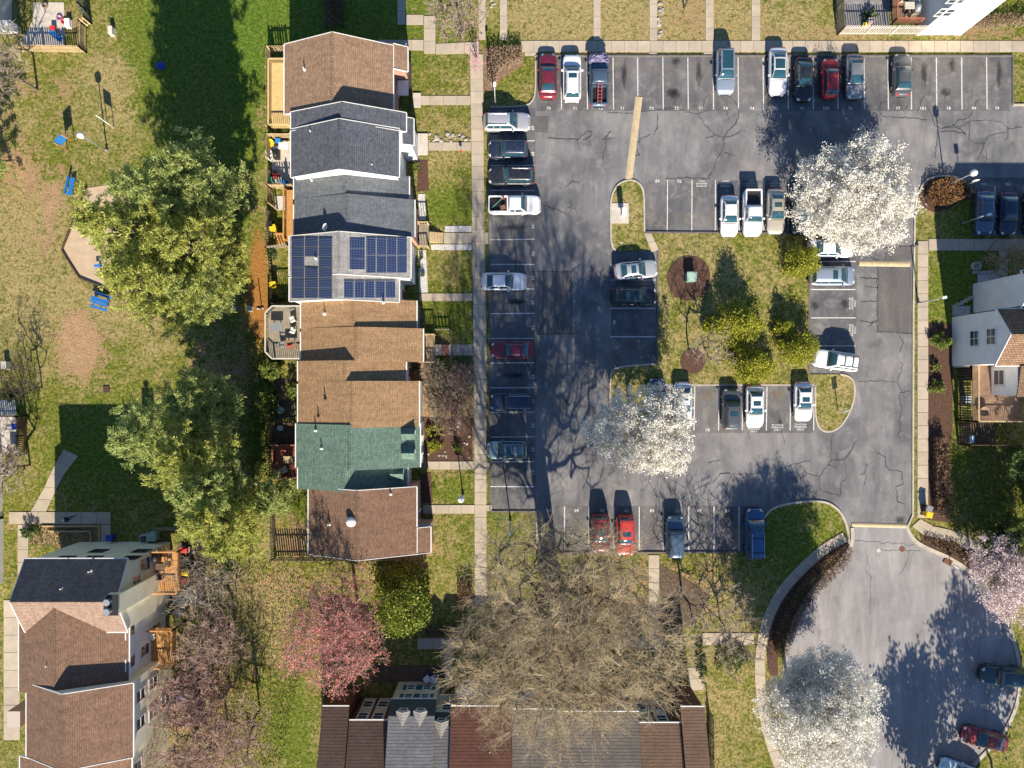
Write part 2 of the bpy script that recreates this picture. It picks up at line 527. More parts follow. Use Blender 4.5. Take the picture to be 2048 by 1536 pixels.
# ------------------------------------------------------------------ asphalt
def asphalt_mat(name, c1, c2, c3, fine_amt=0.35, stretch=(1, 1, 1)):
    m, nt, b = new_mat(name)
    v = coords(nt, True)
    mp = N(nt, "ShaderNodeMapping"); mp.inputs["Scale"].default_value = stretch
    nt.links.new(v, mp.inputs[0]); v2 = mp.outputs[0]
    big = noise(nt, v2, 0.11, 5, 0.6, 0.6)
    mid = noise(nt, v2, 0.6, 5, 0.65, 0.4)
    fine = noise(nt, v, 14.0, 2, 0.8)
    col = mixc(nt, ramp(nt, big, [(0.38, 0.0), (0.64, 1.0)]), c1, c2)
    col = mixc(nt, ramp(nt, mid, [(0.50, 0.0), (0.78, 0.75)]), col, c3)
    ms = N(nt, "ShaderNodeMapping"); ms.inputs["Scale"].default_value = (1.0, 0.22, 1); nt.links.new(v, ms.inputs[0])
    streak = noise(nt, ms.outputs[0], 0.9, 4, 0.7, 0.5)
    col = mixc(nt, 1.0, col, ramp(nt, streak, [(0.3, 0.78), (0.7, 1.22)]), 'MULTIPLY')
    scuff = noise(nt, v, 2.2, 5, 0.75, 0.8)
    col = mixc(nt, ramp(nt, scuff, [(0.60, 0.0), (0.72, 0.45)]), col, tuple(min(1, x * 1.35) for x in c3))
    spots = noise(nt, v, 0.33, 2, 0.4)
    col = mixc(nt, ramp(nt, spots, [(0.70, 0.0), (0.80, 0.55)]), col, tuple(x * 0.35 for x in c1))
    col = mixc(nt, 1.0, col, ramp(nt, fine, [(0.2, 1 - fine_amt), (0.8, 1 + fine_amt)]), 'MULTIPLY')
    nt.links.new(col, b.inputs["Base Color"])
    nt.links.new(ramp(nt, mid, [(0.3, 0.7), (0.7, 0.92)]), b.inputs["Roughness"])
    b.inputs["Specular IOR Level"].default_value = 0.2
    bump(nt, b, fine, 0.5, 0.02)
    MATS[name] = m
    return m

ASPH = asphalt_mat("parking_asphalt", (0.104, 0.105, 0.112), (0.195, 0.190, 0.191), (0.265, 0.250, 0.234))
ASPH_OLD = asphalt_mat("old_asphalt", (0.218, 0.208, 0.208), (0.275, 0.260, 0.258), (0.185, 0.177, 0.178), 0.25)
ASPH_PATCH = asphalt_mat("patch_asphalt", (0.095, 0.09, 0.09), (0.12, 0.113, 0.11), (0.15, 0.138, 0.13))
ASPH_STALL = asphalt_mat("stall_asphalt", (0.083, 0.084, 0.091), (0.140, 0.137, 0.139), (0.26, 0.238, 0.208), 0.35, (1.3, 1.3, 1))
def sheet(name, pts, z, mat, parent=None, kind=None):
    mb = MB(); P = [W(x, y) for x, y in pts]
    a = sum(P[i].x * P[(i + 1) % len(P)].y - P[(i + 1) % len(P)].x * P[i].y for i in range(len(P)))
    if a < 0: P.reverse()
    mb.poly([(p.x, p.y, z) for p in P])
    return mb.build(name, mat, parent, kind=kind)
def chaikin(pts, it=2, closed=False):
    for _ in range(it):
        n = len(pts); out = [] if closed else [pts[0]]
        for i in range(n if closed else n - 1):
            a, b_ = pts[i], pts[(i + 1) % n]
            out += [(a[0] * .75 + b_[0] * .25, a[1] * .75 + b_[1] * .25), (a[0] * .25 + b_[0] * .75, a[1] * .25 + b_[1] * .75)]
        if not closed: out.append(pts[-1])
        pts = out
    return pts
hedge_isle = chaikin([(1838, 385), (1848, 362), (1872, 352), (1905, 352), (1930, 362), (1946, 385)], 2)
isl = chaikin([(1528, 1060), (1524, 1030), (1545, 1014), (1600, 1003), (1648, 1002), (1674, 1016), (1688, 1036), (1696, 1064)], 2)
lot_pts = ([(1072, 113), (2024, 113), (2025, 210), (2500, 212), (2500, 472), (1946, 472), (1946, 400)] + hedge_isle[::-1] +
           [(1832, 410), (1829, 470), (1826, 620), (1825, 1038), (1812, 1052), (1702, 1050)] + isl[::-1] +
           [(1528, 1105), (1074, 1105), (1072, 1023), (982, 1023), (978, 215), (1052, 214), (1066, 200), (1071, 185)])
lot = sheet("parking_lot", lot_pts, 0.0, ASPH, kind="structure")
cds_l = [(1704, 1048), (1705, 1088), (1690, 1110), (1650, 1150), (1612, 1195), (1585, 1245), (1569, 1300), (1570, 1360), (1585, 1440), (1612, 1500), (1650, 1550), (1700, 1590)]
cds_r = [(1812, 1050), (1818, 1066), (1832, 1085), (1862, 1100), (1900, 1116), (1945, 1145), (1990, 1195), (2022, 1260), (2040, 1330), (2038, 1400), (2010, 1465), (1960, 1515), (1890, 1590)]
cds_l = chaikin(cds_l, 2); cds_r = chaikin(cds_r, 2)
road = sheet("cul_de_sac_road", cds_l + [(1650, 2000), (1940, 2000)] + cds_r[::-1], 0.004, ASPH_OLD, kind="structure")
# stall surfaces, repairs: slightly different sealcoat
for pts in ([(981, 216), (1071, 216), (1071, 1021), (983, 1021)], [(1073, 115), (2022, 115), (2022, 222), (1073, 222)],
            [(1076, 1012), (1526, 1012), (1526, 1103), (1076, 1103)], [(1222, 506), (1312, 506), (1312, 727), (1222, 727)],
            [(1290, 362), (1600, 360), (1600, 463), (1290, 463)], [(1321, 771), (1627, 771), (1627, 866), (1321, 866)], [(1620, 515), (1713, 515), (1713, 746), (1620, 746)], [(1948, 355), (2300, 355), (2300, 470), (1948, 470)]):
    sheet("stall_surface", pts, 0.004, ASPH_STALL, lot)
for pts in ([(1756, 534), (1822, 536), (1824, 666), (1755, 664)], [(1770, 493), (1824, 490), (1824, 520), (1772, 522)],
            [(1070, 232), (1098, 232), (1096, 266), (1068, 264)], [(1075, 542), (1143, 543), (1144, 668), (1072, 667)]):
    sheet("asphalt_patch", pts, 0.008, ASPH_PATCH, lot)

# lines, kerbs and painted marks
LINE = nmat("worn_line_paint", (0.56, 0.545, 0.52), (0.22, 0.215, 0.21), 5.0, 0.7, 0.2, lo=0.48, hi=0.75)
TXT = nmat("stencil_paint", (0.62, 0.60, 0.57), (0.22, 0.21, 0.2), 6.0, 0.7, 0.2, lo=0.5, hi=0.7)
KERB = nmat("kerb_concrete", (0.46, 0.41, 0.33), (0.34, 0.30, 0.25), 1.5, 0.9, 0.4, 12)
DARKKERB = nmat("asphalt_kerb", (0.10, 0.09, 0.085), (0.16, 0.14, 0.12), 2.0, 0.9, 0.5, 10)
def stripe(name, a, b_, wpx, z, mat, parent, h=0.004):
    A = W(*a); B = W(*b_)
    mb = MB(); mb.bar((A.x, A.y, z), (B.x, B.y, z), wpx * .84 / S, h)
    return mb.build(name, mat, parent)
for k in range(15):
    y = 282 + 49.35 * k
    if k in (3,): continue
    stripe("stall_line", (981, y), (1069, y + RNG.uniform(-1, 1)), 2.3, 0.012, LINE, lot)
for x in (1122, 1174, 1226, 1275, 1325.5, 1375.5, 1426, 1476, 1526, 1575.6, 1625.6, 1675, 1728, 1775.6, 1822, 1872.5, 1923, 1973):
    stripe("stall_line", (x, 115), (x + 1, 219), 2.4, 0.012, LINE, lot)
for x in (1335, 1384, 1431, 1479, 1528, 1577):
    stripe("stall_line", (x, 360), (x - 0.5, 461), 2.3, 0.012, LINE, lot)
for y in (560, 616.5, 673.5):
    stripe("stall_line", (1221, y), (1311, y), 2.3, 0.012, LINE, lot)
for x in (1341, 1389, 1438, 1485.4, 1533.5, 1581, 1628):
    stripe("stall_line", (x + 0.5, 773), (x - 1, 861), 2.3, 0.012, LINE, lot)
for x in (1129, 1178, 1228, 1278.5, 1327, 1377.5, 1428, 1478):
    stripe("stall_line", (x, 1013), (x, 1103), 2.4, 0.012, LINE, lot)
for y in (523, 579, 635.7, 691.7):
    stripe("stall_line", (1622, y), (1711, y), 2.4, 0.012, LINE, lot)
for x in (1990, 2048, 2100):
    stripe("stall_line", (x, 372), (x, 468), 2.3, 0.012, LINE, lot)

def text_mesh(s, size):
    cu = bpy.data.curves.new("t", 'FONT'); cu.body = s; cu.size = size
    cu.align_x = 'CENTER'; cu.align_y = 'CENTER'; cu.extrude = 0.002; cu.offset = size * 0.02
    cu.space_character = 1.15
    ob = bpy.data.objects.new("t", cu); scene.collection.objects.link(ob)
    m = bpy.data.meshes.new_from_object(ob)
    bpy.data.objects.remove(ob); bpy.data.curves.remove(cu)
    m.materials.clear(); m.materials.append(TXT)
    return m
_tm = {}
def stencil(s, px, py, rot, size=0.42, mat=TXT):
    if (s, size) not in _tm: _tm[(s, size)] = text_mesh(s, size)
    p = W(px, py)
    o = link("stall_number", _tm[(s, size)], lot, (p.x, p.y, 0.016)); o.rotation_euler = (0, 0, math.radians(rot))
for s, x in (("70", 1097), ("71", 1150), ("72", 1201), ("71", 1245), ("73", 1303), ("72", 1353), ("71", 1402), ("74", 1451), ("74", 1504), ("75", 1552), ("75", 1604),
             ("102", 1652), ("76", 1700), ("77", 1796), ("101", 1846), ("78", 1897), ("99", 1948), ("79", 1994)):
    stencil(s, x, 217, 0)
for s, y in (("69", 256), ("68", 308), ("66", 453), ("66", 507), ("65", 556), ("65", 605), ("64", 655), ("63", 704), ("62", 754), ("62", 803), ("62", 851), ("61", 899), ("61", 945)):
    stencil(s, 1066, y, 90 if y < 640 else -90)
stencil("68", 1315, 362, 180); stencil("70", 1359, 362, 180)
for x in (1403, 1451, 1503, 1550):
    for i, s in enumerate(("24 HOUR", "PARKING", "ONLY")): stencil(s, x, 372 - i * 5, 180, 0.24)
stencil("67", 1223, 533, -90); stencil("66", 1229, 645, -90)
for s, x in (("60", 1099), ("60", 1153), ("59", 1204), ("59", 1253), ("58", 1304), ("57", 1354), ("56", 1398), ("55", 1455), ("55", 1502)):
    stencil(s, x, 1021, 180)
stencil("58", 1415, 860, 0)
for x, y in ((1507, 853), (1555, 850), (1601, 849)):
    for i, s in enumerate(("24 HOUR", "PARKING", "ONLY")): stencil(s, x, y + i * 5, 0, 0.27)
for y in (607, 660):
    for i, s in enumerate(("24 HOUR", "PARKING", "ONLY")): stencil(s, 1700 + i * 5, y, 90, 0.27)
stencil("101", 1968, 368, 180); stencil("98", 2015, 368, 180)

# speed humps
HUMP = nmat("faded_yellow_hump", (0.50, 0.40, 0.24), (0.38, 0.30, 0.19), 2.5, 0.85, 0.4, 14)
def hump(a, b_, wpx, label):
    A = W(*a); B = W(*b_); d = (B - A).normalized(); s_ = Vector((-d.y, d.x, 0)); w = wpx / S
    mb = MB(); n = 7; k = 10
    P = []
    for i in range(k + 1):
        p = A.lerp(B, i / k); row = []
        for j in range(n):
            u = -1 + 2 * j / (n - 1)
            q_ = p + s_ * (u * w / 2 + RNG.uniform(-.01, .01)); row.append((q_.x, q_.y, 0.014 + 0.075 * (1 - u * u)))
        P.append(row)
    mb.grid(P)
    o = mb.build("speed_hump", HUMP, None, True)
    tag(o, label, "speed hump")
hump((1278, 194), (1257, 361), 14, "long faded yellow speed hump running from the stalls to the island nose")
hump((1718, 527), (1820, 528), 11, "short faded yellow speed hump across the lane beside the flowering white tree")
hump((1703, 1049), (1813, 1052), 9, "worn yellow hump across the lane mouth at the cul-de-sac")

# kerbs
def ribbon(mb, P, w, z0, z1):
    n = len(P); L = []; R = []
    for i in range(n):
        d = (P[min(i + 1, n - 1)] - P[max(i - 1, 0)]).normalized()
        s_ = Vector((-d.y, d.x, 0)) * (w / 2)
        L.append(P[i] + s_); R.append(P[i] - s_)
    for i in range(n - 1):
        a, b_, c, d = R[i], R[i + 1], L[i + 1], L[i]
        pts = [(p.x, p.y, z) for z in (z0, z1) for p in (a, b_, c, d)]
        mb.add(pts, [[3, 2, 1, 0], [4, 5, 6, 7], [0, 1, 5, 4], [1, 2, 6, 5], [2, 3, 7, 6], [3, 0, 4, 7]])
def kerb(pts, parent, mat=KERB, wpx=3.2, h=0.12):
    mb = MB(); ribbon(mb, [W(x, y) for x, y in pts], wpx / S, -0.02, h)
    return mb.build("kerb", mat, parent)
island_pts = ([(1222, 480)] + chaikin([(1221, 410), (1224, 388), (1236, 368), (1257, 360), (1274, 363), (1285, 376), (1288, 396)], 2) +
              [(1288, 465), (1640, 466)] + chaikin([(1652, 472), (1654, 495), (1640, 508), (1618, 512)], 2) + [(1617, 749)] +
              chaikin([(1680, 749), (1702, 754), (1710, 775), (1706, 810), (1684, 852), (1658, 866), (1638, 858), (1630, 834), (1630, 800)], 2) + [(1630, 769), (1319, 769)] +
              chaikin([(1318, 790), (1316, 838), (1296, 872), (1262, 880), (1232, 868), (1222, 840), (1220, 780), (1220, 752), (1226, 738), (1244, 733), (1270, 731)], 2) + [(1314, 728), (1315, 500)] +
              chaikin([(1262, 503), (1238, 503), (1226, 496), (1222, 480)], 2))
def lawn(name, pts, z=0.09):
    P = [W(x, y) for x, y in pts]
    mb = MB(); mb.prism([(p.x, p.y) for p in P], -0.015, z)
    return mb.build(name, GRASS2, None, kind="structure")
isle = lawn("island_lawn", island_pts)
kerb([(1232, 501), (1225, 495), (1222, 480)] + chaikin([(1221, 410), (1224, 388), (1236, 368), (1257, 360), (1274, 363), (1285, 376), (1288, 396)], 2) + [(1288.5, 464)], isle)
kerb([p for p in island_pts if 748 < p[1] < 870 and p[0] > 1628], isle)
kerb([(1289, 465), (1640, 467)], isle, DARKKERB)
kerb([(1315.5, 502), (1314, 728)], isle, DARKKERB)
kerb(chaikin([(1220, 850), (1220, 752), (1226, 738), (1244, 733), (1270, 731), (1314, 728)], 2), isle, KERB)
kerb([(1618, 514), (1617.5, 748)], isle, DARKKERB); kerb([(1320, 770), (1630, 770)], isle, KERB, 2.5)
lot_k = lot
kerb([(1072, 1023), (983, 1023)], lot_k, DARKKERB); kerb([(980, 1022), (977, 216)], lot_k, DARKKERB, 2.4)
kerb([(1073, 1024), (1074, 1106)], lot_k, KERB, 3); kerb([(1074, 1106), (1526, 1104)], lot_k, DARKKERB)
kerb([(1072, 112), (2025, 112)], lot_k, DARKKERB, 3.0); kerb([(2025, 113), (2025, 208)], lot_k, DARKKERB, 3.0); kerb([(2025, 210), (2480, 212)], lot_k, KERB, 3.5)
kerb(chaikin([(1071, 113), (1071, 185), (1066, 202), (1052, 213), (980, 215)], 2), lot_k, KERB, 2.6)
kerb([(1829, 430), (1826, 620), (1825, 1030), (1816, 1050)], lot_k, KERB, 3.4)
kerb(chaikin([(1528, 1035), (1545, 1014), (1600, 1003), (1648, 1002), (1674, 1016), (1688, 1036), (1696, 1064), (1697, 1088)], 2), lot_k, KERB, 4)
kerb(hedge_isle, lot_k, KERB, 3.5)
kerb(cds_l[2:], road, KERB, 7, 0.1); kerb(cds_r[1:], road, KERB, 7, 0.1)
# sealed cracks: traced, with a wandering line
CRACK = nmat("crack_sealer", (0.022, 0.022, 0.024), (0.05, 0.048, 0.046), 4.0, 0.6, 0.0)
cr = MB(); cr2 = MB()
def crack(mb, pts, w=1.2, j=1.6, z=0.0135):
    P = [W(*pts[0])]
    for a, b_ in zip(pts[:-1], pts[1:]):
        L = math.hypot(b_[0] - a[0], b_[1] - a[1]); n = max(1, int(L / 5))
        for i in range(1, n + 1):
            t = i / n
            P.append(W(a[0] + (b_[0] - a[0]) * t + RNG.gauss(0, j * .6), a[1] + (b_[1] - a[1]) * t + RNG.gauss(0, j * .6)))
    for i in range(len(P) - 1):
        d = (P[i + 1] - P[i]); 
        if d.length < 1e-3: continue
        d = d.normalized(); s_ = Vector((-d.y, d.x, 0)) * (w * RNG.uniform(.6, 1.2) / S / 2); e = d * 0.01
        q_ = [P[i] - s_ - e, P[i + 1] - s_ + e, P[i + 1] + s_ + e, P[i] + s_ - e]
        zz = z + (i % 2) * 0.0012
        mb.poly([(p.x, p.y, zz) for p in q_])
for pts in ([(1215, 225), (1265, 227), (1300, 222), (1345, 217), (1395, 228), (1415, 222)], [(1360, 190), (1340, 215), (1320, 218)], [(1420, 190), (1408, 195), (1405, 220)],
            [(1095, 275), (1130, 278), (1155, 280), (1170, 265), (1185, 262), (1182, 275), (1165, 280)], [(1155, 280), (1160, 300)], [(1205, 280), (1215, 272), (1208, 300), (1205, 318)], [(1205, 280), (1230, 275)], [(1215, 272), (1222, 262)],
            [(1275, 285), (1285, 275), (1300, 268)], [(1275, 300), (1278, 310), (1270, 312)], [(1315, 230), (1315, 255), (1308, 270)], [(1277, 258), (1280, 290)],
            [(1130, 375), (1145, 362), (1158, 366)], [(1146, 362), (1146, 345)], [(1400, 235), (1410, 250), (1430, 270), (1448, 275), (1455, 262), (1470, 248), (1478, 235), (1478, 215), (1458, 190)],
            [(1448, 275), (1445, 300), (1432, 320), (1425, 340), (1418, 352)], [(1455, 220), (1460, 245)], [(1448, 275), (1465, 272), (1485, 260)], [(1430, 270), (1412, 275)], [(1448, 305), (1470, 312)],
            [(1330, 358), (1380, 355), (1420, 358)], [(1852, 210), (1865, 235), (1870, 252), (1885, 257), (1905, 250), (1920, 240), (1938, 235), (1945, 225), (1955, 200)], [(1885, 257), (1910, 255), (1930, 250), (1938, 243), (1975, 240), (2000, 243), (2015, 255), (2015, 275), (2008, 280)],
            [(1905, 250), (1925, 262), (1930, 268)], [(1880, 262), (1905, 262), (1930, 268)], [(1938, 245), (1938, 280), (1955, 286), (1970, 285), (1975, 272), (2012, 265)], [(1968, 286), (1962, 305), (1955, 320)], [(1973, 300), (1974, 320)], [(1875, 260), (1872, 300), (1870, 315)],
            [(1760, 215), (1762, 205), (1778, 202)], [(1765, 232), (1790, 235), (1830, 236), (1855, 241)], [(2015, 258), (2045, 255)], [(1850, 190), (1840, 210), (1835, 228)],
            [(1085, 410), (1105, 415), (1115, 418), (1135, 430)], [(1135, 416), (1150, 418), (1155, 430)], [(1030, 460), (1028, 475), (1032, 500), (1031, 540)], [(1060, 545), (1070, 542), (1140, 544), (1160, 530)], [(1060, 580), (1062, 630), (1068, 680), (1070, 740)],
            [(1072, 668), (1145, 667), (1160, 665)], [(1143, 545), (1144, 667), (1140, 690)], [(1720, 555), (1755, 558)], [(1730, 572), (1755, 575)], [(1722, 604), (1755, 602)], [(1718, 640), (1740, 645), (1752, 640)], [(1735, 655), (1748, 640)],
            [(1755, 534), (1754, 664), (1825, 667)], [(1770, 520), (1770, 495), (1822, 493)], [(1725, 513), (1745, 518), (1770, 520)], [(1740, 510), (1752, 520)],
            [(1800, 670), (1805, 685), (1800, 705)], [(1800, 722), (1806, 730), (1802, 745), (1795, 762)], [(1715, 763), (1760, 762), (1795, 765), (1802, 778), (1800, 800), (1804, 815), (1798, 840), (1800, 860), (1795, 870), (1806, 885)], [(1801, 785), (1822, 782)],
            [(1665, 868), (1662, 895), (1662, 920), (1652, 935), (1640, 950), (1638, 960), (1643, 980), (1655, 985)], [(1662, 920), (1688, 920), (1690, 935), (1695, 955), (1685, 962)], [(1655, 930), (1675, 935)], [(1688, 920), (1700, 905), (1712, 880)], [(1655, 985), (1680, 992), (1683, 965)],
            [(1438, 948), (1500, 948), (1540, 945), (1580, 932), (1600, 925), (1622, 921)], [(1425, 965), (1440, 948), (1460, 945)], [(1464, 950), (1455, 972), (1450, 990)], [(1480, 948), (1495, 962)], [(1600, 930), (1615, 948), (1640, 953)],
            [(1750, 902), (1770, 915), (1773, 932), (1778, 940), (1803, 943), (1806, 970), (1793, 972), (1795, 1005), (1808, 1008)], [(1720, 950), (1730, 950), (1732, 928), (1738, 935)], [(1728, 970), (1733, 950)], [(1558, 855), (1565, 870), (1568, 885)], [(1497, 865), (1500, 880)],
            [(1415, 925), (1440, 920)], [(1130, 800), (1150, 820), (1158, 855), (1150, 880)]):
    crack(cr, pts, RNG.uniform(0.8, 1.6))
cr.build("sealed_cracks", CRACK, lot, kind="stuff")
for pts in ([(1742, 1155), (1740, 1180), (1741, 1200), (1740, 1230)], [(1760, 1100), (1840, 1102)], [(1735, 1110), (1730, 1140), (1742, 1155)], [(1820, 1100), (1810, 1130), (1800, 1150)], [(1700, 1080), (1830, 1090)],
            [(1890, 1230), (1862, 1250), (1845, 1245)], [(1860, 1262), (1885, 1258)]):
    crack(cr2, pts, 0.9, 1.8)
cr2.build("hairline_cracks", nmat("grey_crack", (0.10, 0.095, 0.09), None, 5, 0.8, 0), road, kind="stuff")
CONC = nmat("concrete_slab", (0.43, 0.365, 0.28), (0.32, 0.27, 0.21), 0.9, 0.9, 0.3, 16, var=0.07, lo=0.3, hi=0.75)
JOINT = nmat("joint_soil", (0.27, 0.22, 0.16), (0.17, 0.15, 0.10), 1.0, 0.95, 0.3)

def resample(pts, n):
    P = [Vector((x, y)) for x, y in pts]
    d = [0]
    for a, b_ in zip(P[:-1], P[1:]): d.append(d[-1] + (b_ - a).length)
    out = []
    for i in range(n + 1):
        t = d[-1] * i / n; k = 0
        while k < len(d) - 2 and d[k + 1] < t: k += 1
        u = (t - d[k]) / max(d[k + 1] - d[k], 1e-6)
        out.append(P[k].lerp(P[k + 1], u))
    return out, d[-1]
def walk(Lp, Rp, slab=28, name="sidewalk", z=0.05):
    _, ln = resample(Lp, 1)
    n = max(1, round(ln / slab)); L, _ = resample(Lp, n); R, _ = resample(Rp, n)
    base = MB()
    ob = None
    rows = [[W(l.x, l.y, 0), W(r.x, r.y, 0)] for l, r in zip(L, R)]
    base.grid([[(a.x, a.y, z - 0.03), (b_.x, b_.y, z - 0.03)] for a, b_ in rows])
    ob = base.build(name, JOINT, None, kind="structure")
    for i in range(n):
        l0, l1, r0, r1 = L[i], L[i + 1], R[i], R[i + 1]
        g = 0.4 / max((l1 - l0).length, 1)
        q_ = [l0.lerp(l1, g), l0.lerp(l1, 1 - g), r0.lerp(r1, 1 - g), r0.lerp(r1, g)]
        mb = MB(); dz = RNG.uniform(-.008, .008)
        P = [W(p.x, p.y) for p in q_]
        mb.prism([(p.x, p.y) for p in P], z - 0.04, z + dz)
        mb.build("slab", CONC, ob)
    return ob
def hwalk(x0, x1, y0, y1, slab=28): return walk([(x0, y0), (x1, y0)], [(x0, y1), (x1, y1)], slab)
def vwalk(x0, x1, y0, y1, slab=28): return walk([(x0, y0), (x0, y1)], [(x1, y0), (x1, y1)], slab)
walk([(957, -60), (957, 80)], [(971, -60), (971, 80)], 28)
walk([(940, 108), (943, 300), (946, 600), (949, 900), (950, 1210)], [(966, 108), (967, 300), (970, 500), (973, 700), (973, 1210)], 25)
walk([(872, 88), (958, 84)], [(872, 109), (958, 107)], 28)
hwalk(1042, 2230, 82, 104, 26)
for x0, x1 in ((1000, 1014), (1187, 1201), (1299, 1314), (1411, 1427), (1503, 1520)): vwalk(x0, x1, -40, 81, 26)
for y0, y1, x0, x1 in ((192, 210, 833, 941), (285, 301, 857, 942), (466, 487, 888, 944), (587, 602, 838, 945), (689, 711, 905, 946), (923, 939, 856, 948), (1010, 1027, 846, 949)): hwalk(x0, x1, y0, y1, 26)
vwalk(795, 811, -30, 50, 26); hwalk(812, 847, 30, 50); vwalk(848, 871, 32, 108, 26); hwalk(755, 847, 80, 101, 26)
hwalk(1049, 1072, 105, 112); hwalk(1407, 1428, 105, 112, 22); hwalk(1298, 1314, 105, 112, 20); hwalk(970, 981, 465, 488, 12); hwalk(973, 981, 925, 938, 12); hwalk(973, 984, 1010, 1022, 12)
vwalk(1834.5, 1856, 482, 1036, 27); hwalk(1857, 2100, 478, 501, 30); vwalk(1998, 2015, 502, 577, 26)
cw = chaikin([(1690, 1074), (1650, 1095), (1600, 1140), (1560, 1185), (1535, 1235), (1522, 1290), (1518, 1350), (1527, 1430), (1545, 1500), (1570, 1560)], 2)
def offset(pts, d):
    out = []
    for i in range(len(pts)):
        a = pts[max(i - 1, 0)]; b_ = pts[min(i + 1, len(pts) - 1)]
        L = math.hypot(b_[0] - a[0], b_[1] - a[1]); out.append((pts[i][0] - (b_[1] - a[1]) / L * d, pts[i][1] + (b_[0] - a[0]) / L * d))
    return out
walk(offset(cw, -10), offset(cw, 10), 30)
cw2 = chaikin([(1832, 1045), (1845, 1060), (1880, 1066), (1920, 1076), (1960, 1100), (2010, 1140), (2060, 1200)], 2)
walk(offset(cw2, -11), offset(cw2, 11), 30)
hwalk(1405, 1508, 1266, 1290, 26); vwalk(1376, 1407, 1335, 1380, 26)
hwalk(18, 222, 1024, 1048, 28); vwalk(202, 222, 1049, 1094, 24); vwalk(36, 57, 1049, 1200, 26); vwalk(8, 40, 1200, 1480, 34)
walk([(62, 1023), (92, 970), (102, 945), (128, 898)], [(92, 1023), (112, 980), (130, 945), (157, 912)], 28)
hwalk(835, 925, 1276, 1298, 28); vwalk(889, 905, 1299, 1372, 26); hwalk(1180, 1330, 1275, 1297, 28); vwalk(1297, 1318, 1110, 1274, 28)
walk([(1288, 467), (1303, 505)], [(1302, 467), (1317, 500)], 20, "sidewalk", 0.13)

# mulch beds, sand, patios
MULCH = nmat("brown_mulch", (0.115, 0.062, 0.04), (0.055, 0.03, 0.022), 3.5, 0.95, 1.0, 9, lo=0.3, hi=0.7, bdist=0.06)
SAND = nmat("playground_sand", (0.47, 0.36, 0.245), (0.38, 0.285, 0.19), 1.4, 0.95, 0.5, 9)
STONE = nmat("white_gravel", (0.62, 0.6, 0.57), (0.3, 0.29, 0.28), 7.0, 0.9, 0.8, 9)
PATIO = nmat("patio_concrete", (0.52, 0.47, 0.41), (0.40, 0.36, 0.31), 1.6, 0.9, 0.3, 14)
EARTH = nmat("dark_soil", (0.07, 0.05, 0.035), (0.13, 0.095, 0.06), 2.0, 0.95, 0.7, 7)
def circ(cx, cy, r, n=26, j=0.05, ry=None):
    ry = ry or r
    return [(cx + r * math.cos(2 * math.pi * i / n) * (1 + RNG.uniform(-j, j)), cy + ry * math.sin(2 * math.pi * i / n) * (1 + RNG.uniform(-j, j))) for i in range(n)]
def bed(name, pts, z, mat):
    P = [W(x, y) for x, y in pts]
    mb = MB(); mb.prism([(p.x, p.y) for p in P], -0.015, z)
    return mb.build(name, mat, None, kind="structure")
bed("mulch_bed", circ(1378, 557, 44), 0.13, MULCH); bed("mulch_bed", circ(1385, 722, 25), 0.13, MULCH)
bed("mulch_bed", chaikin([(1555, 1300), (1560, 1250), (1600, 1180), (1660, 1120), (1700, 1090), (1690, 1075), (1640, 1105), (1580, 1165), (1545, 1230), (1534, 1300), (1536, 1350), (1556, 1352)], 1), 0.04, MULCH)
bed("mulch_bed", [(1838, 1066), (1900, 1084), (1948, 1108), (1990, 1150), (1940, 1138), (1880, 1102), (1845, 1088)], 0.04, MULCH)
bed("mulch_bed", [(1857, 645), (1905, 650), (1905, 860), (1898, 890), (1898, 1045), (1857, 1040)], 0.02, MULCH)
bed("mulch_bed", hedge_isle + [(1944, 398), (1915, 405), (1895, 420), (1865, 424), (1842, 412)], 0.06, MULCH)
bed("mulch_bed", [(966, 95), (1046, 95), (1046, 130), (1000, 160), (990, 182), (968, 184)], 0.02, nmat("dry_mulch", (0.24, 0.16, 0.10), (0.13, 0.08, 0.05), 3.0, 0.95, 0.8, 9, bdist=0.05))
bed("mulch_bed", [(846, 835), (944, 835), (946, 921), (852, 921)], 0.02, MULCH)
bed("mulch_bed", [(836, 320), (855, 320), (858, 380), (834, 384)], 0.02, MULCH); bed("mulch_bed", [(840, 945), (862, 945), (866, 1005), (842, 1006)], 0.02, MULCH)
bed("mulch_bed", [(1300, 1120), (1360, 1150), (1420, 1190), (1390, 1250), (1310, 1260)], 0.015, EARTH)
sand = bed("playground_sand", [(174, 376), (125, 500), (160, 556), (285, 606), (350, 590), (370, 480), (300, 380), (230, 368)], 0.03, SAND)
tm = nmat("edging_timber", (0.09, 0.055, 0.035), (0.05, 0.03, 0.02), 3, 0.9, 0.4)
for a, b_ in (((174, 376), (150, 438)), ((150, 438), (125, 500)), ((125, 500), (142, 528)), ((142, 528), (160, 556)), ((160, 556), (205, 574)), ((205, 574), (245, 590)), ((245, 590), (286, 606))):
    A = W(*a); B = W(*b_); mb = MB(); mb.bar((A.x, A.y, 0.1), (B.x, B.y, 0.1), 0.16, 0.2); mb.build("edging_timber", tm, sand)
bed("stone_path_bed", [(846, 500), (852, 500), (856, 585), (838, 585), (836, 500)], 0.03, STONE)
for pts in ([(836, 388), (850, 388), (852, 440), (838, 440)], [(890, 452), (943, 452), (943, 464), (890, 464)], [(862, 489), (943, 489), (943, 500), (862, 500)]): bed("gravel_bed", pts, 0.03, STONE)
for pts in ([(1955, 545), (1998, 545), (2000, 572), (1955, 575)], [(1905, 612), (1940, 612), (1940, 630), (1905, 632)]): bed("gravel_bed", pts, 0.05, STONE)
bed("patio", [(68, 5), (128, 5), (130, 92), (40, 92), (66, 40)], 0.03, PATIO)
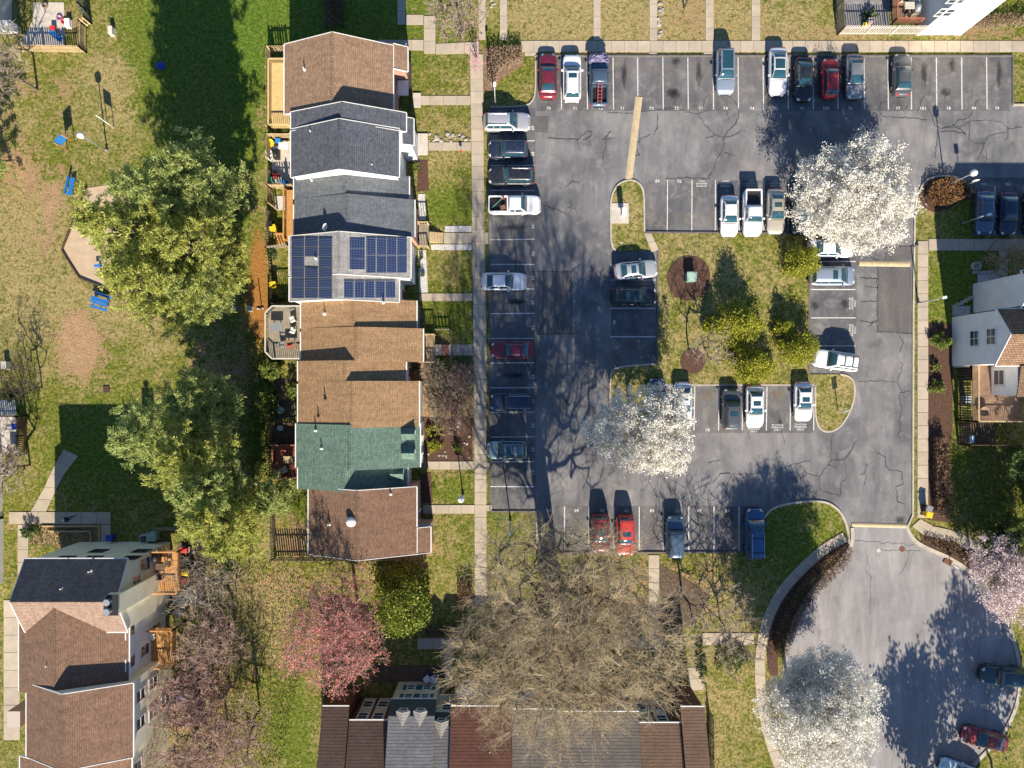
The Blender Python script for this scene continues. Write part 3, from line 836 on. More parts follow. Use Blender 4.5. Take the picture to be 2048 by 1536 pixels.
bed("patio", [(545, 282), (592, 282), (592, 377), (545, 377)], 0.03, PATIO)
bed("patio", [(550, 392), (572, 392), (572, 420), (550, 420)], 0.03, STONE)
bed("stoop", [(833, 268), (856, 268), (856, 310), (833, 310)], 0.16, PATIO)
bed("stoop", [(826, 187), (842, 187), (842, 215), (826, 215)], 0.16, PATIO)
bed("patio", [(550, 758), (590, 758), (590, 838), (550, 838)], 0.02, EARTH); bed("patio", [(545, 845), (598, 845), (598, 955), (545, 955)], 0.02, EARTH)
bed("patio", [(0, 800), (30, 800), (38, 905), (0, 905)], 0.02, PATIO); bed("patio", [(355, 1085), (412, 1085), (412, 1170), (355, 1170)], 0.02, EARTH)
bed("patio", [(350, 1370), (405, 1370), (405, 1415), (350, 1415)], 0.03, PATIO); bed("patio", [(345, 1180), (410, 1180), (410, 1210), (345, 1210)], 0.02, PATIO)
bed("patio", [(1690, 0), (1780, 0), (1780, 55), (1690, 55)], 0.02, nmat("grey_pavers", (0.26, 0.25, 0.25), (0.18, 0.17, 0.17), 2, 0.9, 0.4))
bed("patio", [(1925, 845), (1990, 845), (1990, 890), (1925, 890)], 0.02, EARTH); bed("patio", [(660 + 85, 1330), (900, 1330), (900, 1365), (745, 1365)], 0.02, EARTH)
# ================================================================== houses
RED = brickwall("red_brick", (0.32, 0.11, 0.06), (0.24, 0.08, 0.05))
CREAM = siding("cream_siding", (0.84, 0.80, 0.62))
WSIDE = siding("white_siding", (0.80, 0.79, 0.76))
GSIDE = siding("grey_siding", (0.50, 0.50, 0.47))
PALEY = siding("pale_olive_siding", (0.60, 0.57, 0.42))
BROWNPANEL = nmat("brown_panel", (0.14, 0.065, 0.04), (0.10, 0.045, 0.03), 2, 0.7, 0.2)
SH = {}
for nm, c1, c2 in (("brown", (0.33, 0.215, 0.14), (0.25, 0.16, 0.105)), ("slate", (0.125, 0.135, 0.155), (0.08, 0.088, 0.105)), ("grey", (0.15, 0.165, 0.18), (0.115, 0.125, 0.14)),
                   ("pale", (0.36, 0.345, 0.33), (0.27, 0.26, 0.25)), ("tan", (0.345, 0.222, 0.122), (0.27, 0.168, 0.09)), ("green", (0.15, 0.22, 0.175), (0.095, 0.16, 0.13)), ("umber", (0.235, 0.14, 0.095), (0.17, 0.10, 0.068)),
                   ("chestnut", (0.235, 0.145, 0.098), (0.175, 0.105, 0.07))):
    SH[nm] = shingle("shingles_" + nm, c1, c2, 'y')
SH["plum"] = shingle("shingles_plum", (0.115, 0.082, 0.085), (0.082, 0.058, 0.062), 'x')
SH["pink"] = shingle("shingles_pink", (0.30, 0.205, 0.158), (0.235, 0.16, 0.122), 'x')
for nm, c1, c2 in (("dkbrown", (0.16, 0.105, 0.08), (0.115, 0.075, 0.06)), ("ltgrey", (0.31, 0.30, 0.285), (0.21, 0.20, 0.19)), ("rust", (0.22, 0.10, 0.065), (0.165, 0.075, 0.05)),
                   ("tile", (0.32, 0.20, 0.13), (0.24, 0.145, 0.09)), ("mixgrey", (0.29, 0.25, 0.20), (0.205, 0.175, 0.14))):
    SH[nm] = courses("courses_" + nm, c1, c2)
SH["cedar"] = shingle("shingles_cedar", (0.27, 0.175, 0.11), (0.185, 0.118, 0.075), 'x', row=0.17, tab=0.32, mortar=0.5, msize=0.03)
MANSARD = nmat("mansard_slate", (0.035, 0.055, 0.055), (0.055, 0.075, 0.07), 3, 0.8, 0.4)
DOOR = plain("painted_door", (0.25, 0.05, 0.04), 0.5)

def gable(P, ax, p0, z0, pr, zr, p1, z1, e0, e1, roofm, wallm, trim=WHITE, ov=0.25, cap=True, rake=True, base=0.0):
    f = (lambda p, e, z: (p, e, z)) if ax == 'y' else (lambda p, e, z: (e, p, z))
    t = 0.14
    mb = MB()
    prof = [(p0, z0), (pr, zr), (p1, z1)]
    if wallm is not None:
        s0 = (zr - z0) / (pr - p0) if pr != p0 else 0; s1 = (zr - z1) / (p1 - pr) if p1 != pr else 0
        wp = [(p0 + ov, base), (p0 + ov, z0 + s0 * ov - t * 1.3), (pr, zr - t * 1.3), (p1 - ov, z1 + s1 * ov - t * 1.3), (p1 - ov, base)]
        a = [f(p, e0 + 0.03, z) for p, z in wp]; b_ = [f(p, e1 - 0.03, z) for p, z in wp]
        n = 5
        mb.add(a + b_, [list(range(n)), list(range(2 * n - 1, n - 1, -1))] + [[i, n + i, n + (i + 1) % n, (i + 1) % n] for i in range(n)])
        mb.build("wall", wallm, P)
    mb = MB()
    A = [f(p, e0, z) for p, z in prof] + [f(p, e0, z - t) for p, z in reversed(prof)]
    B = [f(p, e1, z) for p, z in prof] + [f(p, e1, z - t) for p, z in reversed(prof)]
    fs = [[0, 1, 7, 6], [1, 2, 8, 7], [3, 4, 10, 9], [4, 5, 11, 10], [2, 3, 9, 8], [5, 0, 6, 11], [0, 5, 4, 1], [1, 4, 3, 2], [6, 7, 10, 11], [7, 8, 9, 10]]
    mb.add(A + B, fs)
    r = mb.build("roof", roofm, P)
    if cap:
        mb = MB(); w = 0.17
        for q0, q1 in ((p0, pr), (pr, p1)):
            pass
        sl0 = (zr - z0) / max(abs(pr - p0), .01); sl1 = (zr - z1) / max(abs(p1 - pr), .01)
        n = max(2, int(abs(e1 - e0) / 0.3)); 
        for i in range(n):
            ea = e0 + (e1 - e0) * i / n; eb = e0 + (e1 - e0) * (i + 0.93) / n
            for sgn, sl in ((-1, sl0), (1, sl1)):
                mb.poly([f(pr, ea, zr + 0.045), f(pr + sgn * w, ea, zr - sl * w + 0.045), f(pr + sgn * w, eb, zr - sl * w + 0.03), f(pr, eb, zr + 0.03)])
        mb.build("ridge_cap", roofm, r)
    if trim is not None:
        for pp, zz in ((p0 - 0.05, z0), (p1 + 0.05, z1)):
            mb = MB(); mb.bar(f(pp, e0, zz - 0.07), f(pp, e1, zz - 0.07), 0.1, 0.13); mb.build("gutter", trim, P)
        if rake:
            for e in (e0, e1):
                mb = MB()
                d = -0.035 if e == e0 else 0.035
                mb.bar(f(p0, e + d, z0 - 0.08), f(pr, e + d, zr - 0.08), 0.06, 0.2)
                mb.bar(f(pr, e + d * 1.1, zr - 0.08), f(p1, e + d * 1.1, z1 - 0.08), 0.06, 0.2)
                mb.build("rake_board", trim, P)
    return r

def gpx(P, xb, zb, xr, zr, xf, zf, yn, ys, roofm, wallm, **kw):
    """north-south ridge; photo columns of the two eaves and the ridge, rows of the two ends at eave height"""
    zy = (zb + zf) / 2
    return gable(P, 'y', W(xb, 0, zb).x, zb, W(xr, 0, zr).x, zr, W(xf, 0, zf).x, zf, W(0, ys, zy).y, W(0, yn, zy).y, roofm, wallm, **kw)

def lean(P, xe, ze, xr, zr, xo, yn, ys, roofm, wallm, drop=0.0):
    """the main front slope carried further out over a projecting room"""
    xa = W(xe, 0, ze).x; s_ = (zr - ze) / (W(xr, 0, zr).x - xa)
    x1 = xa; z1 = ze
    for _ in range(6): z1 = ze + s_ * (x1 - xa) - drop; x1 = W(xo, 0, z1).x
    xi = xa - 0.35; zi = ze + s_ * (xi - xa) + 0.012 - drop
    y0 = W(0, ys, ze - .4).y; y1 = W(0, yn, ze - .4).y
    mb = MB(); mb.prism([(xi - 1.0, y0 + .1), (x1 - .25, y0 + .1), (x1 - .25, y1 - .1), (xi - 1.0, y1 - .1)], 0, z1 - .02); mb.build("wall", wallm, P)
    mb = MB(); mb.add([(xi, y0, zi - .12), (x1, y0, z1 - .12), (x1, y1, z1 - .12), (xi, y1, zi - .12), (xi, y0, zi), (x1, y0, z1), (x1, y1, z1), (xi, y1, zi)], [[3, 2, 1, 0], [4, 5, 6, 7], [0, 1, 5, 4], [1, 2, 6, 5], [2, 3, 7, 6], [3, 0, 4, 7]]); mb.build("roof", roofm, P)
    mb = MB(); mb.bar((x1 + .05, y0, z1 - .07), (x1 + .05, y1, z1 - .07), .1, .13); mb.build("gutter", WHITE, P)
    for y, d in ((y0, -.03), (y1, .03)): mb = MB(); mb.bar((xi + .35, y + d, zi - .2), (x1, y + d, z1 - .08), .05, .18); mb.build("rake_board", WHITE, P)
DIRS = {'E': Vector((1, 0, 0)), 'W': Vector((-1, 0, 0)), 'N': Vector((0, 1, 0)), 'S': Vector((0, -1, 0))}
def window(P, c, d, w, h, frame=WHITE, split='h', shutters=None):
    n = DIRS[d]; s_ = Vector((-n.y, n.x, 0)); c = Vector(c) + n * 0.02; up = Vector((0, 0, 1))
    mb = MB(); t = 0.09
    for sg in (-1, 1):
        mb.bar(c + s_ * (sg * (w / 2)) - up * (h / 2 + t / 2), c + s_ * (sg * (w / 2)) + up * (h / 2 + t / 2), t, 0.10, n)
        mb.bar(c + up * (sg * h / 2) - s_ * (w / 2 - t / 2), c + up * (sg * h / 2) + s_ * (w / 2 - t / 2), t, 0.095, n)
    if 'h' in split: mb.bar(c - s_ * (w / 2 - t / 2), c + s_ * (w / 2 - t / 2), 0.06, 0.09, n)
    if 'v' in split: mb.bar(c - up * (h / 2 - t / 2), c + up * (h / 2 - t / 2), 0.06, 0.088, n)
    o = mb.build("window", frame, P)
    mb = MB(); g = c + n * 0.012
    a = g - s_ * (w / 2 - t / 2) - up * (h / 2 - t / 2); b_ = g + s_ * (w / 2 - t / 2) - up * (h / 2 - t / 2)
    mb.poly([a, b_, b_ + up * (h - t), a + up * (h - t)]); mb.build("pane", WIN_GLASS, o)
    if shutters:
        for sg in (-1, 1):
            m2 = MB(); q_ = c + s_ * (sg * (w / 2 + 0.28)); m2.bar(q_ - up * (h / 2), q_ + up * (h / 2), 0.36, 0.05, n); m2.build("shutter", shutters, P)
    return o
def door(P, c, d, mat=DOOR, w=0.95, h=2.05):
    n = DIRS[d]; s_ = Vector((-n.y, n.x, 0)); c = Vector(c) + n * 0.03; up = Vector((0, 0, 1))
    mb = MB(); mb.bar(c, c + up * h, w, 0.07, n); o = mb.build("door", mat, P)
    mb = MB()
    for sg in (-1, 1): mb.bar(c + s_ * (sg * (w / 2 + .05)), c + s_ * (sg * (w / 2 + .05)) + up * h, 0.1, 0.1, n)
    mb.bar(c + up * (h + .05) - s_ * (w / 2 + .1), c + up * (h + .05) + s_ * (w / 2 + .1), 0.1, 0.1, n); mb.build("door_frame", WHITE, o)
def vent(P, px, py, z, h=0.45, r=0.06, mat=None):
    p = W(px, py, z); mb = MB(); mb.cyl(p - Vector((0, 0, 0.3)), p + Vector((0, 0, h)), r, n=8)
    mb.lathe((p.x, p.y, p.z - 0.04), [(0.16, 0.0), (0.08, 0.1)], 8); mb.build("vent_pipe", mat or WHITE, P)
def house(px, py, label, cat="townhouse", group=None):
    return thing("townhouse", W(px, py), label, cat, group)

# ---- the central row, north to south
A = house(690, 160, "brown shingled townhouse at the end of the row with a new yellow wood deck")
gpx(A, 569, 5.6, 664, 8.0, 786, 5.35, 90, 229, SH["brown"], RED, rake=True)
lean(A, 786, 5.35, 664, 8.0, 815, 91.5, 140, SH["brown"], RED)
for y in (104, 124): window(A, (W(815, y, 4.9).x - 0.22, W(0, y, 4.0).y, 3.9), 'E', 1.0, 1.4)
mbx = W(786, 0, 5.3).x - 0.25
window(A, (mbx, W(0, 190, 4.2).y, 4.1), 'E', 1.0, 1.4); window(A, (mbx, W(0, 205, 4.2).y, 4.1), 'E', 0.8, 1.4); door(A, (mbx, W(0, 178, 1).y, 0.15), 'E')
vent(A, 609, 139, 6.7)
awn = MB(); p = W(806, 176, 2.6); awn.box((p.x, p.y, 2.6), (1.1, 1.5, 0.12)); awn.build("porch_roof", WHITE, A)

B = house(700, 290, "slate grey shingled townhouse with white gable trim beside the brown end house")
gpx(B, 582, 6.2, 684, 8.7, 812, 6.0, 225, 262, SH["slate"], WSIDE)
gpx(B, 582, 6.2, 678, 8.9, 798, 6.3, 258, 354, SH["slate"], WSIDE)
lean(B, 812, 6.0, 684, 8.7, 827, 236, 289, SH["slate"], WSIDE, drop=0.25)
for y in (248, 270): window(B, (W(826, y, 4.4).x - 0.22, W(0, y, 3.4).y, 3.3), 'E', 0.9, 1.2)
for y in (305, 328): window(B, (W(798, y, 6.3).x - 0.24, W(0, y, 5).y, 5.0), 'E', 0.9, 1.4)
door(B, (W(798, 0, 6.3).x - 0.24, W(0, 312, 1).y, 0.15), 'E'); vent(B, 622, 264, 7.2); vent(B, 745, 331, 7.2)

C_ = house(700, 410, "dark grey shingled townhouse between the white-trimmed grey roof and the solar roof")
gpx(C_, 588, 5.0, 690, 7.0, 818, 4.7, 352, 410, SH["grey"], RED, rake=False)
gpx(C_, 588, 5.0, 694, 7.15, 829, 4.85, 399, 473, SH["grey"], RED, rake=False)
for y in (370, 390): window(C_, (W(818, y, 4.7).x - 0.24, W(0, y, 3.6).y, 3.6), 'E', 0.9, 1.4)
for y in (425, 452): window(C_, (W(829, y, 4.8).x - 0.24, W(0, y, 3.6).y, 3.6), 'E', 0.9, 1.4)
vent(C_, 624, 361, 5.7); vent(C_, 762, 352, 5.9)
dish = MB(); p = W(648, 455, 6.7); dish.cyl((p.x, p.y, 6.0), (p.x, p.y, 6.9), 0.03); dish.bar((p.x, p.y, 6.9), (p.x - 0.35, p.y - 0.25, 6.75), 0.03, 0.03)
for k in range(3):
    pass
dd = MB(); n = 14; c = Vector((p.x + .1, p.y, 7.0)); ax_ = Vector((0.9, -0.35, 0.35)).normalized(); s_ = ax_.cross(Vector((0, 0, 1))).normalized(); u_ = s_.cross(ax_)
ring = lambda r, o: [c + ax_ * o + s_ * (math.cos(2 * math.pi * i / n) * r) + u_ * (math.sin(2 * math.pi * i / n) * r) for i in range(n)]
dd.grid([q + [q[0]] for q in (ring(0.01, 0), ring(0.2, 0.02), ring(0.36, 0.08))])
do = dish.build("dish_mast", STEEL, C_); dd.build("satellite_dish", WHITE, C_, True)

D = house(700, 540, "townhouse with pale roof covered by blue solar panels")
gpx(D, 579, 5.9, 678, 8.05, 821, 5.3, 474, 555, SH["pale"], WSIDE)
gpx(D, 579, 5.9, 672, 7.85, 798, 5.25, 553, 603, SH["pale"], WSIDE)
PANEL_FR = plain("panel_frame", (0.55, 0.56, 0.58), 0.35, 0.7)
def solar_mat():
    m, nt, b = new_mat("solar_cells")
    v = coords(nt); sp = N(nt, "ShaderNodeSeparateXYZ"); nt.links.new(v, sp.inputs[0])
    lines = []
    for i in (0, 1):
        fr = math_n(nt, 'FRACT', math_n(nt, 'DIVIDE', sp.outputs[i], 0.235))
        lines.append(math_n(nt, 'LESS_THAN', fr, 0.13))
    l = math_n(nt, 'MAXIMUM', lines[0], lines[1])
    base = mixc(nt, noise(nt, v, 2.5, 3), (0.007, 0.014, 0.048), (0.013, 0.026, 0.085))
    nt.links.new(mixc(nt, l, base, (0.10, 0.13, 0.20)), b.inputs["Base Color"])
    b.inputs["Roughness"].default_value = 0.3; b.inputs["Coat Weight"].default_value = 0.3; b.inputs["Coat Roughness"].default_value = 0.15
    return m
SOLAR = solar_mat()
def module(P, x0, y0, x1, y1, prof, lift=0.1):
    """a framed module lying on the slope prof = (xa, za, xb, zb) in world x"""
    xa, za, xb, zb = prof
    zat = lambda x: za + (zb - za) * (x - xa) / (xb - xa)
    def at(px, py):
        z = 6.5
        for _ in range(4): z = zat(W(px, py, z).x) + lift
        return W(px, py, z)
    q = [at(x0, y1), at(x1, y1), at(x1, y0), at(x0, y0)]
    c = sum(q, Vector()) / 4
    mb = MB(); mb.poly([p + (c - p) * 0.045 + Vector((0, 0, 0.012)) for p in q])
    fr = MB()
    fr.add([(p.x, p.y, p.z - 0.05) for p in q] + [tuple(p) for p in q], [[3, 2, 1, 0], [4, 5, 6, 7], [0, 1, 5, 4], [1, 2, 6, 5], [2, 3, 7, 6], [3, 0, 4, 7]])
    o = fr.build("solar_panel", PANEL_FR, P); mb.build("cell_sheet", SOLAR, o)
back = (W(579, 0, 5.9).x, 5.9, W(675, 0, 7.95).x, 7.95)
fr1 = (W(678, 0, 8.05).x, 8.05, W(821, 0, 5.3).x, 5.3); fr2 = (W(672, 0, 7.85).x, 7.85, W(798, 0, 5.25).x, 5.25)
rows = [475, 494.5, 514, 535, 556, 576.5, 597]
for ci, (xa, xb) in enumerate(((582.5, 608.5), (609.5, 636), (637, 664.5))):
    for r in range(6):
        if ci == 1 and r == 2: continue
        module(D, xa, rows[r] + 0.5, xb, rows[r + 1] - 0.5, back, 0.14)
for r in range(3): module(D, 699, 477 + 21 * r, 730, 497 + 21 * r, fr1)
for r in range(2):
    for k in range(4): module(D, 732.5 + 20.6 * k, 476 + 35.5 * r, 752 + 20.6 * k, 510.5 + 35.5 * r, fr1, 0.16)
for k in range(5): module(D, 688 + 20.8 * k, 562, 707.8 + 20.8 * k, 596, fr2, 0.16)
for y in (490, 520, 540): window(D, (W(821, y, 5.3).x - 0.24, W(0, y, 4.1).y, 4.0), 'E', 0.9, 1.5)
window(D, (W(798, 578, 5.2).x - 0.24, W(0, 578, 4).y, 4.0), 'E', 0.9, 1.4); door(D, (W(798, 0, 5.2).x - 0.24, W(0, 590, 1).y, 0.1), 'E'); vent(D, 632, 517, 7.1)

E_ = house(720, 660, "tan brown shingled townhouse behind the grey octagonal deck, next to the solar roof")
gpx(E_, 602, 4.7, 706, 6.75, 833, 4.4, 601, 664, SH["tan"], RED, rake=False, cap=True)
gpx(E_, 602, 4.7, 712, 6.95, 846, 4.65, 657, 724, SH["tan"], RED, rake=False)
for y in (618, 640): window(E_, (W(833, y, 4.4).x - 0.24, W(0, y, 3.3).y, 3.3), 'E', 0.9, 1.4)
for y in (675, 700): window(E_, (W(846, y, 4.6).x - 0.24, W(0, y, 3.4).y, 3.4), 'E', 0.9, 1.4)
vent(E_, 649, 628, 5.9); vent(E_, 767, 605, 6.2)
F_ = house(720, 785, "golden tan shingled townhouse with pale yellow front beside the garden of bare shrubs")
gpx(F_, 596, 5.2, 690, 7.3, 812, 5.0, 722, 768, SH["tan"], CREAM, rake=False)
gpx(F_, 596, 5.2, 703, 7.6, 838, 5.2, 762, 853, SH["tan"], CREAM, rake=False)
for y in (778, 800, 825): window(F_, (W(838, y, 5.2).x - 0.24, W(0, y, 4).y, 4.0), 'E', 1.0, 1.5)
vent(F_, 650, 797, 6.6, mat=DARKMETAL); vent(F_, 637, 832, 6.2, mat=DARKMETAL); door(F_, (W(812, 0, 5).x - 0.24, W(0, 745, 1).y, 0.1), 'E')
G_ = house(715, 910, "green shingled townhouse with small white dormers on its front slope")
gpx(G_, 592, 5.2, 699, 7.65, 840, 5.0, 847, 935, SH["green"], GSIDE, rake=False)
gpx(G_, 596, 5.2, 687, 7.25, 815, 4.8, 926, 977, SH["green"], GSIDE, rake=False)
def dormer(P, px, py, z, w, h, d, roofm, wallm, n='E', depth=1.2):
    p = W(px, py, z); v = DIRS[n]; s_ = Vector((-v.y, v.x, 0))
    mb = MB()
    prof = [(-w / 2, -h / 2), (w / 2, -h / 2), (w / 2, h / 2), (0, h / 2 + w * 0.35), (-w / 2, h / 2)]
    a = [p + s_ * x + Vector((0, 0, zz)) for x, zz in prof]; b_ = [q - v * depth for q in a]
    mb.add(a + b_, [[0, 1, 2, 3, 4], [9, 8, 7, 6, 5]] + [[i, 5 + i, 5 + (i + 1) % 5, (i + 1) % 5] for i in (0, 1, 4)])
    o = mb.build("dormer", wallm, P)
    mb = MB(); e = v * 0.12
    for sg in (-1, 1):
        r0 = p + Vector((0, 0, h / 2 + w * 0.35 + 0.05)); e0 = p + s_ * (sg * (w / 2 + 0.1)) + Vector((0, 0, h / 2 - 0.03))
        q = [r0 + e, e0 + e, e0 - v * depth, r0 - v * depth]
        mb.poly(q); mb.poly([x - Vector((0, 0, 0.05)) for x in reversed(q)])
    mb.build("dormer_roof", roofm, o)
    window(o, p + v * 0.02 + Vector((0, 0, -0.02)), n, w * 0.62, h * 0.8)
    return o
for y in (867, 905): dormer(G_, 829, y, 5.35, 1.0, 1.0, 1, SH["green"], WHITE)
dormer(G_, 806, 946, 5.1, 1.0, 1.0, 1, SH["green"], WHITE)
vent(G_, 631, 861, 6.3); vent(G_, 643, 897, 6.5)
for y in (880, 915): window(G_, (W(840, y, 5).x - 0.24, W(0, y, 2).y, 1.6), 'E', 0.9, 1.4)
H_ = house(735, 1045, "dark brown shingled end townhouse streaked with branch shadows and a white roof dome")
gpx(H_, 617, 5.4, 714, 7.95, 833, 5.4, 974, 1108, SH["chestnut"], RED)
lean(H_, 833, 5.4, 714, 7.95, 861, 1055, 1106, SH["chestnut"], RED)
for y in (985, 1005): window(H_, (W(833, y, 5.3).x - 0.23, W(0, y, 4.2).y, 4.1), 'E', 1.0, 1.5)
door(H_, (W(833, 0, 5.3).x - 0.23, W(0, 1030, 1).y, 0.15), 'E'); window(H_, (W(861, 1080, 4.8).x - 0.23, W(0, 1080, 3.4).y, 3.6), 'E', 1.0, 1.4)
window(H_, (W(846, 0, 4.8).x, W(0, 1055, 4.8).y - 0.05, 3.7), 'N', 1.2, 1.0)
p = W(702, 1044, 7.9); mb = MB(); mb.lathe((p.x, p.y, p.z - 0.35), [(0.32, 0), (0.32, 0.28), (0.48, 0.3), (0.46, 0.42), (0.3, 0.56), (0.06, 0.62)], 18); mb.build("roof_dome", WHITE, H_, True)
vent(H_, 781, 988, 6.6); vent(H_, 658, 1049, 6.8)
for hs in (A, B, C_, D, E_, F_, G_, H_): pass

# ---- the terrace at lower left (three storeys at the back)
T1 = house(170, 1160, "townhouse with dark plum shingled roof and tall chimney chase above the small timber deck")
ze, zr = 8.4, 10.4
yN = W(0, 1118, ze).y; yR = W(0, 1204, zr).y; yS = yR - (yN - yR)
x0 = W(50, 0, ze).x; x1 = W(257, 0, ze).x - 0.1
r1 = gable(T1, 'x', yS, ze, yR, zr, yN, ze, x0, x1, SH["pink"], CREAM)
vent(T1, 182, 1142, 9.0); vent(T1, 126, 1176, 9.7)
mb = MB(); pc = W(225, 1200, 10.6); mb.prism([(pc.x - .5, pc.y - 1.2), (pc.x + 0.6, pc.y - 1.2), (pc.x + 0.6, pc.y + .5), (pc.x - .5, pc.y + .5)], 0, 10.9)
ch = mb.build("chimney_chase", CREAM, T1)
mb = MB(); mb.prism([(pc.x - .58, pc.y - 1.28), (pc.x + 0.68, pc.y - 1.28), (pc.x + 0.68, pc.y + .58), (pc.x - .58, pc.y + .58)], 10.9, 11.0); mb.build("chimney_cap", DARKMETAL, ch)
for dy in (-0.8, 0.05):
    mb = MB(); mb.cyl((pc.x, pc.y + dy, 10.9), (pc.x, pc.y + dy, 11.5), 0.2, n=12); mb.cyl((pc.x, pc.y + dy, 11.5), (pc.x, pc.y + dy, 11.62), 0.3, n=12); mb.build("flue_pipe", STEEL, ch)
for px in (130, 185, 262): window(T1, (W(px, 0, 7).x, yN - 0.25, 7.0), 'N', 1.4, 1.3, DARKMETAL, 'hv')
for px in (200, 285): window(T1, (W(px, 0, 4).x, yN - 0.25, 4.2), 'N', 1.4, 1.3, DARKMETAL, 'hv')
xe = x1 - 0.03
window(T1, (xe, W(0, 1160, 6.5).y, 6.8), 'E', 1.0, 1.4); window(T1, (xe, W(0, 1128, 5).y, 5.2), 'E', 1.3, 1.9)
T2 = house(170, 1290, "townhouse with chestnut brown roof and white rear wall above the railed timber deck")
ze2, zr2 = 8.0, 10.0
y0 = W(0, 1382, ze2).y; y1 = W(0, 1205, ze2).y
gable(T2, 'y', W(38, 0, ze2).x, ze2, W(108, 0, zr2).x, zr2, W(254, 0, ze2).x, ze2 - 0.3, y0, yR - 0.25, SH["chestnut"], WSIDE, rake=False)
xe = W(254, 0, ze2).x - 0.25
for y, z in ((1262, 7.0), (1325, 7.0), (1300, 4.3), (1258, 2.0)): window(T2, (xe, W(0, y, z).y, z), 'E', 1.1, 1.6, WHITE)
vent(T2, 97, 1330, 9.4)
T3 = house(180, 1440, "townhouse with brown roof and cream walls beside the garden of bare pink shrubs")
gable(T3, 'y', W(50, 0, 8.5).x, 8.3, W(124, 0, 10.8).x, 10.8, W(266, 0, 8.4).x, 8.4, W(0, 1510, 8.0).y, W(0, 1366, 8.3).y, SH["chestnut"], CREAM)
xe = W(266, 0, 8.4).x - 0.25
for y, z in ((1390, 6.6), (1445, 6.6), (1365, 4.2), (1425, 4.2), (1400, 1.7)): window(T3, (xe, W(0, y, z).y, z), 'E', 1.1, 1.6, WHITE)
vent(T3, 107, 1450, 9.2); vent(T3, 250, 1450, 8.1)
T4 = house(170, 1580, "cream end townhouse with brown roof beyond the cream and white terrace walls")
gable(T4, 'y', W(40, 0, 7.9).x, 7.9, W(130, 0, 9.8).x, 9.8, W(262, 0, 7.8).x, 7.7, W(0, 1640, 7.8).y, W(0, 1512, 7.8).y, SH["chestnut"], CREAM)
window(T4, (W(262, 0, 7.8).x - 0.25, W(0, 1505, 6).y - 1.2, 6.2), 'E', 1.0, 1.4)
mb = MB(); p0 = W(30, 1425, 3.0); mb.box((p0.x, p0.y - 0.6, 1.6), (1.3, 1.6, 3.2)); mb.build("porch_wall", RED, T3)

# ---- the terrace along the bottom
def north_unit(P, xa, xb, ye, ze, roofm, wallm, run=6.0, slope=0.42, trim=WHITE, zb=0.0):
    yE = W(0, ye, ze).y
    return gable(P, 'x', yE - 2 * run, ze, yE - run, ze + slope * run, yE, ze, W(xa, 0, ze).x, W(xb, 0, ze).x, roofm, wallm, trim, cap=False, rake=False)
U1 = house(710, 1470, "dark brown coursed roof townhouse with recessed panelled front and paired windows")
north_unit(U1, 645, 698, 1413, 5.4, SH["dkbrown"], BROWNPANEL, 6.6); north_unit(U1, 698.3, 776, 1441, 5.7, SH["dkbrown"], BROWNPANEL, 5.4)
yw = W(0, 1441, 5.7).y - 0.25
for px in (727, 758):
    mb = MB(); x = W(px, 0, 4).x; mb.bar((x, yw + 0.02, 0.3), (x, yw + 0.02, 5.3), 1.25, 0.06, (0, 1, 0)); mb.build("window_surround", PALEY, U1)
    for z in (4.4, 1.8): window(U1, (x, yw + 0.06, z), 'N', 0.95, 1.3)
U2 = house(820, 1470, "pale grey coursed roof townhouse with two white dormers on a dark mansard")
def mansard(P, xa, xb, y_e, z_e, y_t, z_t, roofm, wallm):
    ya = W(0, y_e, z_e).y; yb = W(0, y_t, z_t).y; xa = W(xa, 0, z_t).x; xb = W(xb, 0, z_t).x
    mb = MB(); mb.add([(xa, ya, z_e), (xb, ya, z_e), (xb, yb, z_t), (xa, yb, z_t), (xa, yb - .1, z_e), (xb, yb - .1, z_e)], [[0, 1, 2, 3], [0, 3, 4], [1, 5, 2], [0, 4, 5, 1]]); mb.build("mansard", MANSARD, P)
    mb = MB(); mb.prism([(xa + .03, ya - 0.2), (xb - .03, ya - 0.2), (xb - .03, yb - 10), (xa + .03, yb - 10)], 0, z_e - .02); mb.build("wall", wallm, P)
    gable(P, 'x', yb - 11, z_t, yb - 5.5, z_t + 2.3, yb, z_t, xa, xb, roofm, None, None, cap=False, rake=False)
    mb = MB(); mb.bar((xa, ya + .03, z_e - .05), (xb, ya + .03, z_e - .05), 0.12, 0.12); mb.build("gutter", WHITE, P)
    return ya, yb
ya, yb = mansard(U2, 776.5, 869, 1398, 4.6, 1432, 6.2, SH["ltgrey"], PALEY)
for px in (808, 842): dormer(U2, px, 1418, 5.5, 1.15, 1.25, 1, SH["ltgrey"], GSIDE, 'N', 1.7)
TEAL = plain("teal_shutter", (0.02, 0.12, 0.13), 0.6)
for px in (817, 850):
    for z in (3.6, 1.5): window(U2, (W(px, 0, 3.5).x, ya - 0.19, z), 'N', 0.8, 1.1, shutters=TEAL)
U2b = house(885, 1480, "narrow grey roofed townhouse with a single dormer beside the rust red roof")
ya, yb = mansard(U2b, 866, 902, 1424, 4.6, 1452, 5.9, SH["ltgrey"], PALEY)
dormer(U2b, 884, 1438, 5.25, 1.15, 1.25, 1, SH["ltgrey"], GSIDE, 'N', 1.6); window(U2b, (W(893, 0, 3.5).x, ya - 0.19, 3.2), 'N', 0.9, 1.2)
U3 = house(960, 1480, "rust red coursed roof townhouse with white bay window under the bare tree")
north_unit(U3, 902.3, 1024, 1413, 5.5, SH["rust"], RED, 6.5)
yw = W(0, 1413, 5.5).y - 0.25; x = W(935, 0, 3).x
